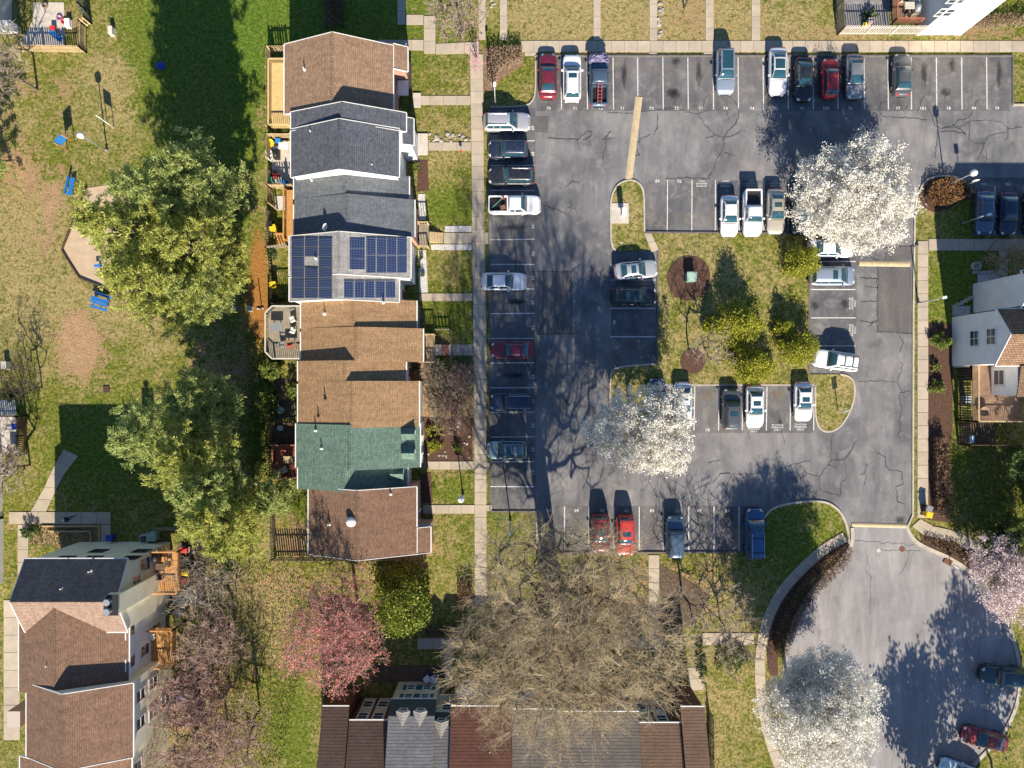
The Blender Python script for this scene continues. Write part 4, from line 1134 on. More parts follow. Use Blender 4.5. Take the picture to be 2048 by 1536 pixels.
mb = MB(); mb.prism([(x - 1.1, yw), (x - 0.6, yw + 0.7), (x + 0.6, yw + 0.7), (x + 1.1, yw)], 0.4, 2.9); mb.build("bay_window", WHITE, U3); window(U3, (x, yw + 0.72, 1.7), 'N', 1.0, 1.3)
for px in (925, 950): window(U3, (W(px, 0, 4.5).x, yw + 0.02, 4.4), 'N', 0.9, 1.2)
U4 = house(1060, 1500, "weathered pale grey roof townhouse behind the big bare tree")
north_unit(U4, 1024.3, 1112, 1419, 5.4, SH["mixgrey"], GSIDE, 6.4); yw = W(0, 1419, 5.4).y - .25
for px in (1040, 1085): window(U4, (W(px, 0, 4).x, yw, 4.2), 'N', 1.0, 1.3)
U5 = house(1190, 1500, "wide brownish grey roof townhouse half hidden by the big bare tree")
north_unit(U5, 1112.3, 1278, 1424, 5.3, SH["mixgrey"], RED, 6.2); yw = W(0, 1424, 5.3).y - .25
for px in (1150, 1210, 1250): window(U5, (W(px, 0, 4).x, yw, 4.2), 'N', 1.0, 1.3)
U6 = house(1345, 1480, "tan tile coursed roof end townhouse with notched panelled front beside the lawn")
north_unit(U6, 1278.3, 1361, 1446, 5.7, SH["tile"], BROWNPANEL, 5.4); north_unit(U6, 1361, 1409, 1414, 5.4, SH["tile"], BROWNPANEL, 6.6)
yw = W(0, 1446, 5.7).y - 0.25
for px in (1291, 1322):
    mb = MB(); x = W(px, 0, 4).x; mb.bar((x, yw + 0.02, 0.3), (x, yw + 0.02, 5.3), 1.25, 0.06, (0, 1, 0)); mb.build("window_surround", PALEY, U6)
    for z in (4.4, 1.8): window(U6, (x, yw + 0.06, z), 'N', 0.95, 1.3)

# ---- the houses at the right and top edges
R1 = house(1990, 680, "white sided house with brown cedar roof above the weathered timber deck")
xw = W(1998, 0, 7.3).x
yr = W(0, 668, 9.3).y; yn_ = W(0, 617, 7.3).y; ys_ = W(0, 731, 7.3).y
gable(R1, 'x', ys_, 6.8, yr, 9.0, yn_, 7.0, xw, xw + 14, SH["cedar"], WSIDE, ov=0.15)
mb = MB(); mb.prism([(W(1907, 0).x - .02, W(0, 640, 0).y), (xw + .2, W(0, 640, 0).y), (xw + .2, W(0, 735, 0).y), (W(1907, 0).x - .02, W(0, 735, 0).y)], 0, 2.6); mb.build("ground_floor_wall", nmat("pale_render", (0.55, 0.52, 0.45), (0.48, 0.45, 0.4), 2, .8, .2), R1)
for y, z in ((677, 3.7), (673, 6.2)): window(R1, (xw + 0.02, W(0, y, z).y, z), 'W', 1.55, 1.3, WHITE, 'hv')
mb = MB(); mb.prism([(48.7, ys_ - 2.9), (xw + 14, ys_ - 2.9), (xw + 14, ys_ + .2), (48.7, ys_ + .2)], 0, 6.4); mb.build("rear_wing", WSIDE, R1)
window(R1, (48.7, W(0, 755, 3.8).y, 3.8), 'W', 1.5, 1.5, WHITE)
mb = MB(); mb.add([(48.6, ys_ - 3.0, 6.3), (xw + 14, ys_ - 3.0, 6.3), (xw + 14, ys_, 6.9), (48.6, ys_, 6.9), (48.6, ys_ - 3.0, 6.42), (xw + 14, ys_ - 3.0, 6.42), (xw + 14, ys_, 7.02), (48.6, ys_, 7.02)], [[3, 2, 1, 0], [4, 5, 6, 7], [0, 1, 5, 4], [1, 2, 6, 5], [2, 3, 7, 6], [3, 0, 4, 7]]); mb.build("wing_roof", SH["cedar"], R1)
R2 = house(2060, 600, "white sided house set back behind the gravel beds with its curved eave")
xw2 = W(2040, 0, 7.0).x
gable(R2, 'x', yn_ + .05, 7.2, yn_ + 1.6, 8.6, yn_ + 3.6, 7.2, xw2, xw2 + 14, SH["cedar"], WSIDE)
mb = MB(); mb.prism([(W(1957, 0).x, yn_ + .1), (xw2 + .3, yn_ + .1), (xw2 + .3, W(0, 592).y), (W(1957, 0).x, W(0, 592).y)], 0, 2.4); mb.build("ground_floor_wall", MATS["pale_render"], R2)
R3 = house(1880, 40, "tall white sided house with square windows behind the pale picket fence")
xa, xb = W(1835, 0).x, W(1919, 0).x; ysouth = W(0, 70).y
mb = MB(); mb.prism([(xa, ysouth), (xb, ysouth), (xb, ysouth + 12), (xa, ysouth + 12)], 0, 8.4); mb.build("wall", WSIDE, R3)
gable(R3, 'y', xa - .3, 8.4, (xa + xb) / 2, 9.8, xb + .3, 8.4, ysouth - .2, ysouth + 12.2, SH["brown"], None)
for x, z in ((1890, 4.6), (1915, 7.0)):
    window(R3, (W(x, 0, z).x, ysouth - 0.01, z), 'S', 1.5, 1.3, WHITE, 'hv')
for o in (xa, xb):
    mb = MB(); mb.bar((o, ysouth - .03, 0), (o, ysouth - .03, 8.3), 0.12, 0.1, (0, 1, 0)); mb.build("corner_board", WHITE, R3)
L1 = house(-30, -10, "grey roofed house corner beyond the fenced patio")
gable(L1, 'y', -66, 5.2, -60, 7.6, W(-42, 0, 5.0).x, 5.2, W(0, 14, 5.2).y, W(0, -160, 5.2).y, SH["grey"], GSIDE)
mb = MB(); p = W(2, 50, 1.6); mb.box((p.x, p.y, 1.2), (2.2, 0.8, 1.2)); mb.build("bay_window", WHITE, L1)
L2 = house(-40, 970, "white sided house wall beside the small dark fenced yard")
gable(L2, 'y', W(-300, 0, 5).x, 6.0, W(-160, 0, 8).x, 8.2, W(-78, 0, 6).x, 6.0, W(0, 1055, 6).y, W(0, 915, 6).y, SH["grey"], WSIDE)
window(L2, (W(-78, 0, 6).x - 0.25, W(0, 1020, 3).y, 3.6), 'E', 1.2, 1.4)
L3 = house(-40, 1130, "white sided house with brown roof beside the narrow paved alley")
gable(L3, 'y', W(-300, 0, 5).x, 6.0, W(-160, 0, 8).x, 8.2, W(-76, 0, 6).x, 6.0, W(0, 1200, 6).y, W(0, 1060, 6).y, SH["brown"], WSIDE)
for hz in ((A, 0),): pass

# ================================================================== fences, decks
NEWPINE = nmat("new_pine", (0.60, 0.44, 0.20), (0.50, 0.36, 0.16), 2.5, 0.7, 0.2, stretch=(1, 1, 0.3))
TANWOOD = nmat("tan_wood", (0.46, 0.35, 0.20), (0.34, 0.25, 0.14), 2.5, 0.8, 0.2)
GREYWOOD = nmat("weathered_wood", (0.30, 0.26, 0.20), (0.20, 0.175, 0.135), 2.5, 0.85, 0.3)
DARKWOOD = nmat("dark_wood", (0.13, 0.085, 0.055), (0.09, 0.06, 0.04), 2.5, 0.85, 0.3)
REDWOOD = nmat("red_stained_wood", (0.34, 0.12, 0.07), (0.26, 0.09, 0.055), 2.5, 0.7, 0.2)
ORANGEWOOD = nmat("orange_stained_wood", (0.50, 0.26, 0.09), (0.40, 0.20, 0.07), 2.5, 0.7, 0.2)
BROWNDECK = nmat("brown_deck_wood", (0.26, 0.17, 0.11), (0.17, 0.11, 0.075), 2.0, 0.8, 0.3)
PALEWOOD = nmat("pale_grey_wood", (0.52, 0.49, 0.43), (0.42, 0.39, 0.34), 2.5, 0.8, 0.3)
def fence(pts, h, mat, label, pitch=0.22, bw=0.14, side=1):
    W_ = [W(x, y) for x, y in pts]
    f = thing("fence", W_[0], label, "fence")
    for a, b_ in zip(W_[:-1], W_[1:]):
        d = b_ - a; L = d.length
        if L < 0.2: continue
        u = d / L; s_ = Vector((-u.y, u.x, 0)) * 0.05 * side
        mb = MB(); n = max(1, int(L / pitch))
        for i in range(n):
            p = a + u * ((i + 0.5) * L / n); t = h + RNG.uniform(-.03, .03)
            mb.bar(p + s_ + Vector((0, 0, 0.04)), p + s_ + Vector((RNG.uniform(-.015, .015), 0, t)), 0.02, bw, u)
        mb.build("pickets", mat, f, kind="stuff")
        for z in (h * 0.2, h * 0.8):
            mb = MB(); mb.bar(a + Vector((0, 0, z)), b_ + Vector((0, 0, z)), 0.05, 0.09); mb.build("rail", mat, f)
        m = max(1, round(L / 2.4))
        for i in range(m + 1):
            p = a + u * (L * i / m); mb = MB(); mb.box((p.x, p.y, h / 2 + 0.03), (0.1, 0.1, h + 0.06)); mb.build("post", mat, f)
    return f
fence([(578, 106), (542, 106), (542, 190), (542, 262)], 1.75, TANWOOD, "tan board fence around the yard of the new yellow deck", 0.24)
fence([(590, 277), (543, 277), (543, 322)], 1.7, TANWOOD, "tan board fence around the cluttered sunny patio", 0.24)
fence([(543, 345), (544, 378), (592, 378)], 1.7, TANWOOD, "tan board fence between the patio and the small gravel yard", 0.24)
fence([(543, 380), (543, 412), (556, 420)], 1.7, TANWOOD, "short tan fence with an angled end beside the gravel square", 0.24)
fence([(541, 425), (541, 500), (578, 494)], 1.7, GREYWOOD, "grey slatted fence beside the yellow bin and angled stairs", 0.26)
fence([(541, 502), (546, 545), (548, 610), (598, 610)], 1.3, DARKWOOD, "dark low fence enclosing the little green lawn behind the solar roof", 0.3)
fence([(546, 618), (546, 718), (600, 722)], 1.3, DARKWOOD, "dark fence below the grey octagonal deck", 0.3)
fence([(598, 842), (546, 843), (547, 950), (598, 955)], 1.6, DARKWOOD, "dark fence around the yard of the red deck", 0.26)
fence([(549, 1005), (551, 1115), (800, 1114)], 1.75, GREYWOOD, "long weathered fence around the yard of the dark brown end house", 0.24)
fence([(48, 104), (174, 106), (174, 55), (184, 48)], 1.55, TANWOOD, "sunlit tan fence around the patio with the blue lounger", 0.22)
fence([(184, 48), (172, 20), (172, -30)], 1.55, GREYWOOD, "grey fence panel beyond the blue lounger patio", 0.22)
fence([(1674, 70), (1832, 70)], 1.9, PALEWOOD, "pale picket fence along the walk in front of the tall white house", 0.24, 0.11)
fence([(1674, 70), (1674, -40)], 1.9, GREYWOOD, "grey slatted fence at a right angle to the pale picket fence", 0.24)
fence([(1916, 728), (1916, 888), (2090, 888)], 2.0, DARKWOOD, "tall dark slatted fence around the timber deck of the white house", 0.26)
fence([(408, 1060), (408, 1200)], 1.8, GREYWOOD, "pale weathered fence facing the two orange decks", 0.2)
fence([(320, 1055), (410, 1056)], 1.6, GREYWOOD, "short weathered fence behind the grey green storage bin", 0.22)
fence([(0, 832), (53, 832), (53, 908)], 1.7, DARKWOOD, "dark fence round the small yard with a blue bin", 0.2)
fence([(650, 1390), (648, 1540)], 1.7, TANWOOD, "tan fence beside the dark brown coursed roof", 0.22)
fence([(1418, 1420), (1420, 1545)], 1.7, GREYWOOD, "weathered fence beside the tan tile coursed roof", 0.22)
fence([(345, 1375), (400, 1375), (402, 1420)], 1.4, DARKWOOD, "low dark fence around the small concrete patio by the pink shrubs", 0.24)
fence([(340, 1440), (410, 1440)], 1.4, DARKWOOD, "low straight dark fence beside the terracotta pot", 0.24)
fence([(870, 660), (903, 660), (903, 690)], 1.0, GREYWOOD, "small grey fence enclosing the front garden of the tan brown house", 0.3)

def deck(x0, y0, x1, y1, z, mat, label, rails="NSW", along='y', railmat=None, cut=0, hgt=1.0):
    a = W(x0, y1, z); b_ = W(x1, y0, z)      # south-west, north-east
    railmat = railmat or mat
    d = thing("deck", (a.x, a.y, 0), label, "deck")
    mb = MB()
    if along == 'y':
        n = int((b_.x - a.x) / 0.15)
        for i in range(n):
            x = a.x + (i + .5) * (b_.x - a.x) / n; c = 0
            if cut: c = max(0, cut - (x - a.x))
            mb.box((x, (a.y + b_.y) / 2, z - 0.02), ((b_.x - a.x) / n - 0.012, b_.y - a.y - 2 * c, 0.04))
    else:
        n = int((b_.y - a.y) / 0.15)
        for i in range(n):
            y = a.y + (i + .5) * (b_.y - a.y) / n
            mb.box(((a.x + b_.x) / 2, y, z - 0.02), (b_.x - a.x, (b_.y - a.y) / n - 0.012, 0.04))
    mb.build("deck_boards", mat, d, kind="stuff")
    mb = MB(); mb.box(((a.x + b_.x) / 2, (a.y + b_.y) / 2, z - 0.16), (b_.x - a.x - .3 - cut, b_.y - a.y - .3 - cut, 0.2)); mb.build("joists", DARKWOOD, d)
    seg = {'N': ((a.x + cut, b_.y), (b_.x, b_.y)), 'S': ((a.x + cut, a.y), (b_.x, a.y)), 'W': ((a.x, a.y + cut), (a.x, b_.y - cut)), 'E': ((b_.x, a.y), (b_.x, b_.y))}
    S_ = [seg[r] for r in rails]
    if cut: S_ += [((a.x, b_.y - cut), (a.x + cut, b_.y)), ((a.x, a.y + cut), (a.x + cut, a.y))]
    for p, q in S_:
        p = Vector((p[0], p[1], 0)); q = Vector((q[0], q[1], 0)); L = (q - p).length; u = (q - p) / L
        mb = MB(); mb.bar(p + Vector((0, 0, z + hgt)), q + Vector((0, 0, z + hgt)), 0.14, 0.045); mb.build("handrail", railmat, d)
        mb = MB(); n = int(L / 0.2)
        for i in range(n):
            c = p + u * ((i + .5) * L / n); mb.box((c.x, c.y, z + hgt / 2), (0.05, 0.05, hgt))
        mb.build("balusters", railmat, d, kind="stuff")
        for c in (p, q):
            mb = MB(); mb.box((c.x, c.y, (z + hgt) / 2), (0.12, 0.12, z + hgt + .04)); mb.build("post", railmat, d)
    return d
deck(543, 126, 583, 256, 1.6, NEWPINE, "new yellow pine deck with railings behind the brown end house", "NSW")
deck(573, 380, 592, 480, 1.2, ORANGEWOOD, "narrow orange wood deck behind the dark grey roofed house", "W")
deck(537, 614, 606, 718, 1.5, GREYWOOD, "grey octagonal deck with a pale handrail behind the tan brown house", "NSW", 'y', PALEWOOD, cut=0.7)
deck(551, 889, 600, 953, 1.1, REDWOOD, "red stained deck behind the green roofed house", "NSW")
deck(308, 1100, 362, 1182, 3.2, ORANGEWOOD, "orange brown deck beside the plum roofed house", "NSE", 'x')
deck(298, 1256, 352, 1330, 3.0, ORANGEWOOD, "orange cedar deck beside the white rear wall", "NSE", 'y')
deck(1945, 722, 2042, 842, 2.6, BROWNDECK, "large weathered brown deck against the white sided house", "SEW", 'x', TANWOOD)
deck(1785, -40, 1838, 46, 1.3, BROWNDECK, "brown deck crowded with covered furniture beside the tall white house", "SW", 'x', REDWOOD)
deck(838, 448, 857, 495, 0.6, GREYWOOD, "small front porch with dark mat beside the solar roofed house", "NS", 'x', TANWOOD, hgt=.9)
deck(852, 670, 870, 725, 0.7, TANWOOD, "small wooden front porch of the tan brown house", "NS", 'x', hgt=.9)
def steps(x0, y0, x1, y1, z0, n, mat, label, axis='x'):
    a = W(x0, y0); b_ = W(x1, y1); t = thing("steps", (a.x, a.y, 0), label, "steps")
    for i in range(n):
        z = z0 * (1 - (i + 0.5) / n)
        mb = MB()
        if axis == 'x': mb.box((a.x + (b_.x - a.x) * (i + .5) / n, (a.y + b_.y) / 2, z / 2 + .04), (abs(b_.x - a.x) / n * .95, abs(b_.y - a.y), z + .08))
        else: mb.box(((a.x + b_.x) / 2, a.y + (b_.y - a.y) * (i + .5) / n, z / 2 + .04), (abs(b_.x - a.x), abs(b_.y - a.y) / n * .95, z + .08))
        mb.build("tread", mat, t)
steps(860, 466, 886, 486, 0.6, 5, TANWOOD, "tan wooden steps down from the porch of the solar roofed house")
steps(872, 690, 903, 711, 0.7, 5, RED, "brick steps below the porch of the tan brown house")
steps(556, 470, 572, 495, 1.1, 6, ORANGEWOOD, "angled wooden stairs from the narrow orange deck", 'y')
# ================================================================== trees and plants
BARK = nmat("grey_bark", (0.14, 0.115, 0.09), (0.085, 0.07, 0.055), 2.0, 0.95, 0.6, 14, bdist=0.05)
BARK_DK = nmat("dark_bark", (0.075, 0.055, 0.042), (0.045, 0.035, 0.028), 2.0, 0.95, 0.6, 14)
TWIG_TAN = nmat("tan_twigs", (0.52, 0.42, 0.27), (0.37, 0.29, 0.18), 0.7, 0.9, 0.0)
TWIG_GREY = nmat("grey_twigs", (0.44, 0.37, 0.29), (0.29, 0.24, 0.19), 0.7, 0.9, 0.0)
TWIG_PINK = nmat("pinkish_twigs", (0.48, 0.33, 0.27), (0.33, 0.22, 0.18), 0.7, 0.9, 0.0)
TWIG_GOLD = nmat("golden_twigs", (0.46, 0.33, 0.18), (0.34, 0.24, 0.13), 0.9, 0.9, 0.0)
TWIG_DK = nmat("dark_twigs", (0.12, 0.08, 0.06), (0.07, 0.05, 0.04), 0.9, 0.9, 0.0)

def segs(p0, p1, r0, r1, n=4):
    p0 = np.asarray(p0); p1 = np.asarray(p1); r0 = np.asarray(r0)[:, None]; r1 = np.asarray(r1)[:, None]
    d = p1 - p0; d /= np.linalg.norm(d, axis=1, keepdims=True) + 1e-9
    ref = np.where(np.abs(d[:, 2:3]) > 0.9, np.array([[1.0, 0, 0]]), np.array([[0, 0, 1.0]]))
    s_ = np.cross(d, ref); s_ /= np.linalg.norm(s_, axis=1, keepdims=True) + 1e-9
    u = np.cross(s_, d)
    V = []
    for P, r in ((p0, r0), (p1, r1)):
        for k in range(n):
            t = 2 * math.pi * k / n
            V.append(P + s_ * (math.cos(t) * r) + u * (math.sin(t) * r))
    V = np.stack(V, 1)                       # m, 2n, 3
    m = len(p0); base = (np.arange(m) * 2 * n)[:, None]
    F = []
    for k in range(n):
        F.append(np.concatenate([base + k, base + n + k, base + n + (k + 1) % n, base + (k + 1) % n], 1))
    return V.reshape(-1, 3), np.stack(F, 1).reshape(-1, 4)

def quads(C, size, aspect=0.7, rng=NR, up=0.0):
    m = len(C); a = rng.normal(size=(m, 3)); a[:, 2] *= (1 - up); a /= np.linalg.norm(a, axis=1, keepdims=True)
    b_ = rng.normal(size=(m, 3)); b_[:, 2] *= (1 - up); b_ -= a * (a * b_).sum(1, keepdims=True); b_ /= np.linalg.norm(b_, axis=1, keepdims=True)
    sz = (size * rng.uniform(0.6, 1.35, (m, 1))) / 2
    a = a * sz; b_ = b_ * sz * aspect
    V = np.stack([C - a, C - b_, C + a, C + b_], 1).reshape(-1, 3)
    return V, np.arange(m * 4).reshape(-1, 4)

def ball(n, rng, power=0.45):
    d = rng.normal(size=(n, 3)); d /= np.linalg.norm(d, axis=1, keepdims=True)
    return d * rng.uniform(0, 1, (n, 1)) ** power

def skeleton(start, trunk_top, att, step=0.7, up=0.7):
    """every attractor grows a branch from the nearest lower point of the tree"""
    nt_ = max(2, int(np.linalg.norm(trunk_top - start) / step))
    nodes = [start + (trunk_top - start) * i / nt_ for i in range(nt_ + 1)]
    par = [-1] + list(range(nt_))
    cap = len(att) * 12 + 200
    A = np.zeros((cap, 3)); A[:len(nodes)] = nodes; n = len(nodes); par = par + [0] * (cap - n)
    lo = nt_ * 0.35
    order = np.argsort(np.linalg.norm(att - trunk_top, axis=1))
    tips = []
    for i in order:
        a = att[i]; d = A[int(lo):n] - a
        L = np.linalg.norm(d, axis=1)
        cost = L + up * np.maximum(0, d[:, 2] + 0.45 * L)
        k = int(np.argmin(cost)) + int(lo)
        p = A[k]; L = np.linalg.norm(a - p); m = min(10, max(1, int(L / step)))
        bend = np.array([0, 0, -0.12 * L]); last = k
        for j in range(1, m + 1):
            if n >= cap: break
            t = j / m
            A[n] = p + (a - p) * t + bend * (4 * t * (1 - t)) + (NR.normal(0, 0.04 * L, 3) if j < m else 0)
            par[n] = last; last = n; n += 1
        tips.append(last)
    A = A[:n]; par = np.array(par[:n])
    cnt = np.zeros(n); cnt[tips] += 1
    for i in range(n - 1, 0, -1): cnt[par[i]] += cnt[i]
    return A, par, np.maximum(cnt, 1), np.array(tips)

def plant(name, base, label, cat="tree", group=None):
    return thing(name, W(*base), label, cat, group)

def ellipsoid(center, radii, K, rng, power=0.42, zcut=None):
    P = ball(K, rng, power) * np.array(radii)
    # a lumpy outline
    ph = rng.uniform(0, 6.28, 6); th = np.arctan2(P[:, 1], P[:, 0])
    P *= (1 + 0.10 * np.sin(3 * th + ph[0]) + 0.08 * np.sin(5 * th + ph[1]) + 0.06 * np.sin(4 * P[:, 2] / radii[2] + ph[2]))[:, None]
    return P + np.array(center)

def branches(P, A, par, cnt, rtip, power, mat, rmax, name="trunk"):
    r = np.minimum(rtip * cnt ** power, rmax)
    idx = np.arange(1, len(A)); pr = par[idx]
    thick = r[idx] > rtip * 2.2
    r0 = np.minimum(r[pr], r[idx] * 1.5)
    loc = np.array(P.location)
    out = []
    Vs = []; Fs = []; o = 0
    for sel, n in ((thick, 6), (~thick, 3)):
        if not sel.any(): continue
        V, F = segs(A[pr[sel]] - loc, A[idx[sel]] - loc, r0[sel], r[idx[sel]], n)
        Vs.append(V); Fs.append(F + o); o += len(V)
    me = np_mesh(name, np.concatenate(Vs), np.concatenate(Fs), mat, True)
    return link(name, me, P)

def twigs(P, at, dirs, n, length, r, mat, rng, fork=2, spread=0.8, name="twigs"):
    m = len(at) * n
    p0 = np.repeat(at, n, 0); d = np.repeat(dirs, n, 0) + rng.normal(0, spread, (m, 3)); d[:, 2] += 0.25
    d /= np.linalg.norm(d, axis=1, keepdims=True); L = length * rng.uniform(0.5, 1.2, (m, 1))
    p1 = p0 + d * L
    S0 = [p0]; S1 = [p1]; R0 = [np.full(m, r)]; R1 = [np.full(m, r * .6)]
    ends = [p1]
    for k in range(fork):
        t = rng.uniform(0.3, 0.95, (m, 1)); q0 = p0 + (p1 - p0) * t
        e = d + rng.normal(0, 0.6, (m, 3)); e /= np.linalg.norm(e, axis=1, keepdims=True)
        q1 = q0 + e * L * rng.uniform(0.35, 0.7, (m, 1))
        S0.append(q0); S1.append(q1); R0.append(np.full(m, r * .7)); R1.append(np.full(m, r * .45)); ends.append(q1)
    V, F = segs(np.concatenate(S0) - np.array(P.location), np.concatenate(S1) - np.array(P.location), np.concatenate(R0), np.concatenate(R1), 3)
    link(name, np_mesh(name, V, F, mat), P)["kind"] = "stuff"
    return np.concatenate(ends)

def leaves(P, C, size, mat, rng, aspect=0.7, up=0.0, name="crown"):
    V, F = quads(C - np.array(P.location), size, aspect, rng, up)
    return link(name, np_mesh(name, V, F, mat), P)

def broadtree(name, base, h, off, radii, zc, K, label, bark, trunk_h, rtip=0.012, rmax=0.3, twig=None, tn=3, tl=0.6, tr=0.012, fork=2,
              leaf=None, lpc=0, lsize=0.3, lspread=0.4, bud=None, nbud=0, bsize=0.12, seed=1, cat="tree", group=None, power=0.42, pipe=0.42, spread=0.7, lean=(0, 0), laspect=0.7, up=0.7):
    rng = np.random.default_rng(seed)
    P = plant(name, base, label, cat, group); b0 = np.array(P.location)
    c = b0 + np.array([off[0], off[1], zc])
    att = ellipsoid(c, radii, K, rng, power)
    att[:, 2] = np.maximum(att[:, 2], trunk_h * 0.7)
    A_, par, cnt, tips = skeleton(b0 - np.array([0, 0, .1]), b0 + np.array([lean[0], lean[1], trunk_h]), att, up=up)
    branches(P, A_, par, cnt, rtip, pipe, bark, rmax)
    d = A_[tips] - A_[par[tips]]; d /= np.linalg.norm(d, axis=1, keepdims=True) + 1e-9
    ends = A_[tips]
    if twig is not None: ends = np.concatenate([twigs(P, A_[tips], d, tn, tl, tr, twig, rng, fork, spread), A_[tips]])
    if leaf is not None:
        keep = rng.random(len(ends)) < 0.84; w_ = ends[keep]; C = np.repeat(w_, rng.integers(lpc // 2, lpc * 2, len(w_)), 0); C = C + rng.normal(0, lspread, C.shape) * rng.uniform(.4, 1.2, (len(C), 1))
        leaves(P, C, lsize, leaf, rng, laspect)
    if bud is not None:
        C = ends[rng.integers(0, len(ends), nbud)] + rng.normal(0, 0.08, (nbud, 3)); leaves(P, C, bsize, bud, rng, name="buds")["kind"] = "stuff"
    return P

WHITEB = leafmat("white_blossom", (0.82, 0.79, 0.71), (0.68, 0.65, 0.56), (0.86, 0.84, 0.78), 0.7, 0.25)
PINKB = leafmat("pale_pink_blossom", (0.74, 0.60, 0.60), (0.60, 0.46, 0.47), (0.80, 0.72, 0.72), 0.7, 0.3)
REDBUD = leafmat("magenta_buds", (0.60, 0.22, 0.34), (0.5, 0.16, 0.28), None, 0.7, 0.2)
MAPLEB = leafmat("red_maple_buds", (0.70, 0.19, 0.17), (0.54, 0.21, 0.18), (0.74, 0.29, 0.25), 0.7, 0.2)
BUDT = leafmat("olive_buds", (0.44, 0.34, 0.13), (0.36, 0.27, 0.10), None, 0.7, 0.2)
YGREEN = leafmat("golden_green_leaves", (0.31, 0.325, 0.03), (0.17, 0.20, 0.024), (0.45, 0.43, 0.05), 0.6, 0.3, 1.4)
HOLLY = leafmat("holly_leaves", (0.10, 0.165, 0.022), (0.20, 0.24, 0.03), (0.30, 0.32, 0.05), 0.45, 0.2, 1.2)
PINE = leafmat("pine_needles", (0.50, 0.52, 0.13), (0.36, 0.40, 0.09), (0.60, 0.60, 0.19), 0.6, 0.52, 0.5)
PINE2 = leafmat("grey_pine_needles", (0.44, 0.50, 0.16), (0.30, 0.38, 0.12), (0.56, 0.59, 0.24), 0.6, 0.52, 0.5)
SHRUBG = leafmat("shrub_leaves", (0.11, 0.17, 0.025), (0.18, 0.225, 0.04), (0.25, 0.27, 0.07), 0.6, 0.25, 1.6)
DKGREEN = leafmat("dark_evergreen", (0.055, 0.11, 0.03), (0.085, 0.145, 0.04), (0.14, 0.19, 0.055), 0.6, 0.2, 0.9)
BARBERRY = leafmat("brown_hedge_leaves", (0.22, 0.13, 0.08), (0.13, 0.08, 0.052), (0.33, 0.21, 0.13), 0.8, 0.1, 1.4)
COPPER = leafmat("copper_hedge_leaves", (0.26, 0.125, 0.05), (0.17, 0.085, 0.035), (0.32, 0.19, 0.08), 0.8, 0.1, 1.4)
DRYHEDGE = leafmat("dry_hedge_leaves", (0.24, 0.155, 0.09), (0.16, 0.10, 0.06), (0.33, 0.23, 0.14), 0.8, 0.1, 1.4)

# flowering trees
broadtree("flowering_pear_tree", (1662, 418), 8, (0.1, 0.0, 0), (5.7, 5.4, 3.0), 4.9, 680, "round dense white flowering tree between stalls and lane beside the copper hedge", BARK, 1.4, rmax=0.2,
          twig=TWIG_GREY, tn=2, tl=0.6, fork=1, leaf=WHITEB, lpc=22, lsize=0.145, lspread=0.26, seed=3, power=0.36)
broadtree("flowering_pear_tree", (1262, 848), 9, (0.3, -0.2, 0), (5.0, 3.9, 2.6), 6.2, 330, "ragged white flowering tree on the island corner over parked cars", BARK, 2.2, rmax=0.17,
          twig=TWIG_GREY, tn=3, tl=0.8, fork=2, leaf=WHITEB, lpc=17, lsize=0.15, lspread=0.2, seed=15, power=0.40)
broadtree("flowering_pear_tree", (1572, 1350), 12, (0.1, -0.4, 0), (4.9, 5.6, 4.2), 7.8, 620, "tall white flowering tree beside the cul-de-sac walk", BARK, 2.6, rmax=0.22,
          twig=TWIG_GREY, tn=3, tl=0.9, fork=2, leaf=WHITEB, lpc=15, lsize=0.155, lspread=0.24, seed=8, power=0.40)
broadtree("flowering_cherry_tree", (1938, 1098), 7, (1.6, -1.6, 0), (4.2, 4.4, 2.4), 4.4, 420, "pale pink flowering tree beside the cul-de-sac kerb", BARK_DK, 1.5, rmax=0.17,
          twig=TWIG_GREY, tn=2, tl=0.6, fork=1, leaf=PINKB, lpc=13, lsize=0.145, lspread=0.24, seed=5, power=0.40)
broadtree("redbud_tree", (925, 80), 6, (-0.5, 0.9, 0), (3.1, 3.1, 2.0), 4.0, 240, "bare redbud tree with sprays of magenta buds beside the walk junction", BARK_DK, 1.3, rmax=0.12,
          twig=TWIG_GREY, tn=4, tl=0.6, fork=2, bud=REDBUD, nbud=420, bsize=0.13, seed=6)
p = W(951, 120, 2.2); Cc = np.array(p) + NR.normal(0, 1, (260, 3)) * np.array([0.45, 0.9, 0.5])
rb = plant("redbud_sapling", (953, 118), "small redbud sapling in magenta bloom beside the dry hedge", "tree")
leaves(rb, Cc, 0.14, REDBUD, NR); mbx_ = MB(); b0 = Vector(rb.location)
for k in range(7): mbx_.cyl(b0, b0 + Vector((RNG.uniform(-.6, .6), RNG.uniform(-1, 1), RNG.uniform(1.8, 2.9))), 0.035, 0.01, 5)
mbx_.build("trunk", BARK_DK, rb)
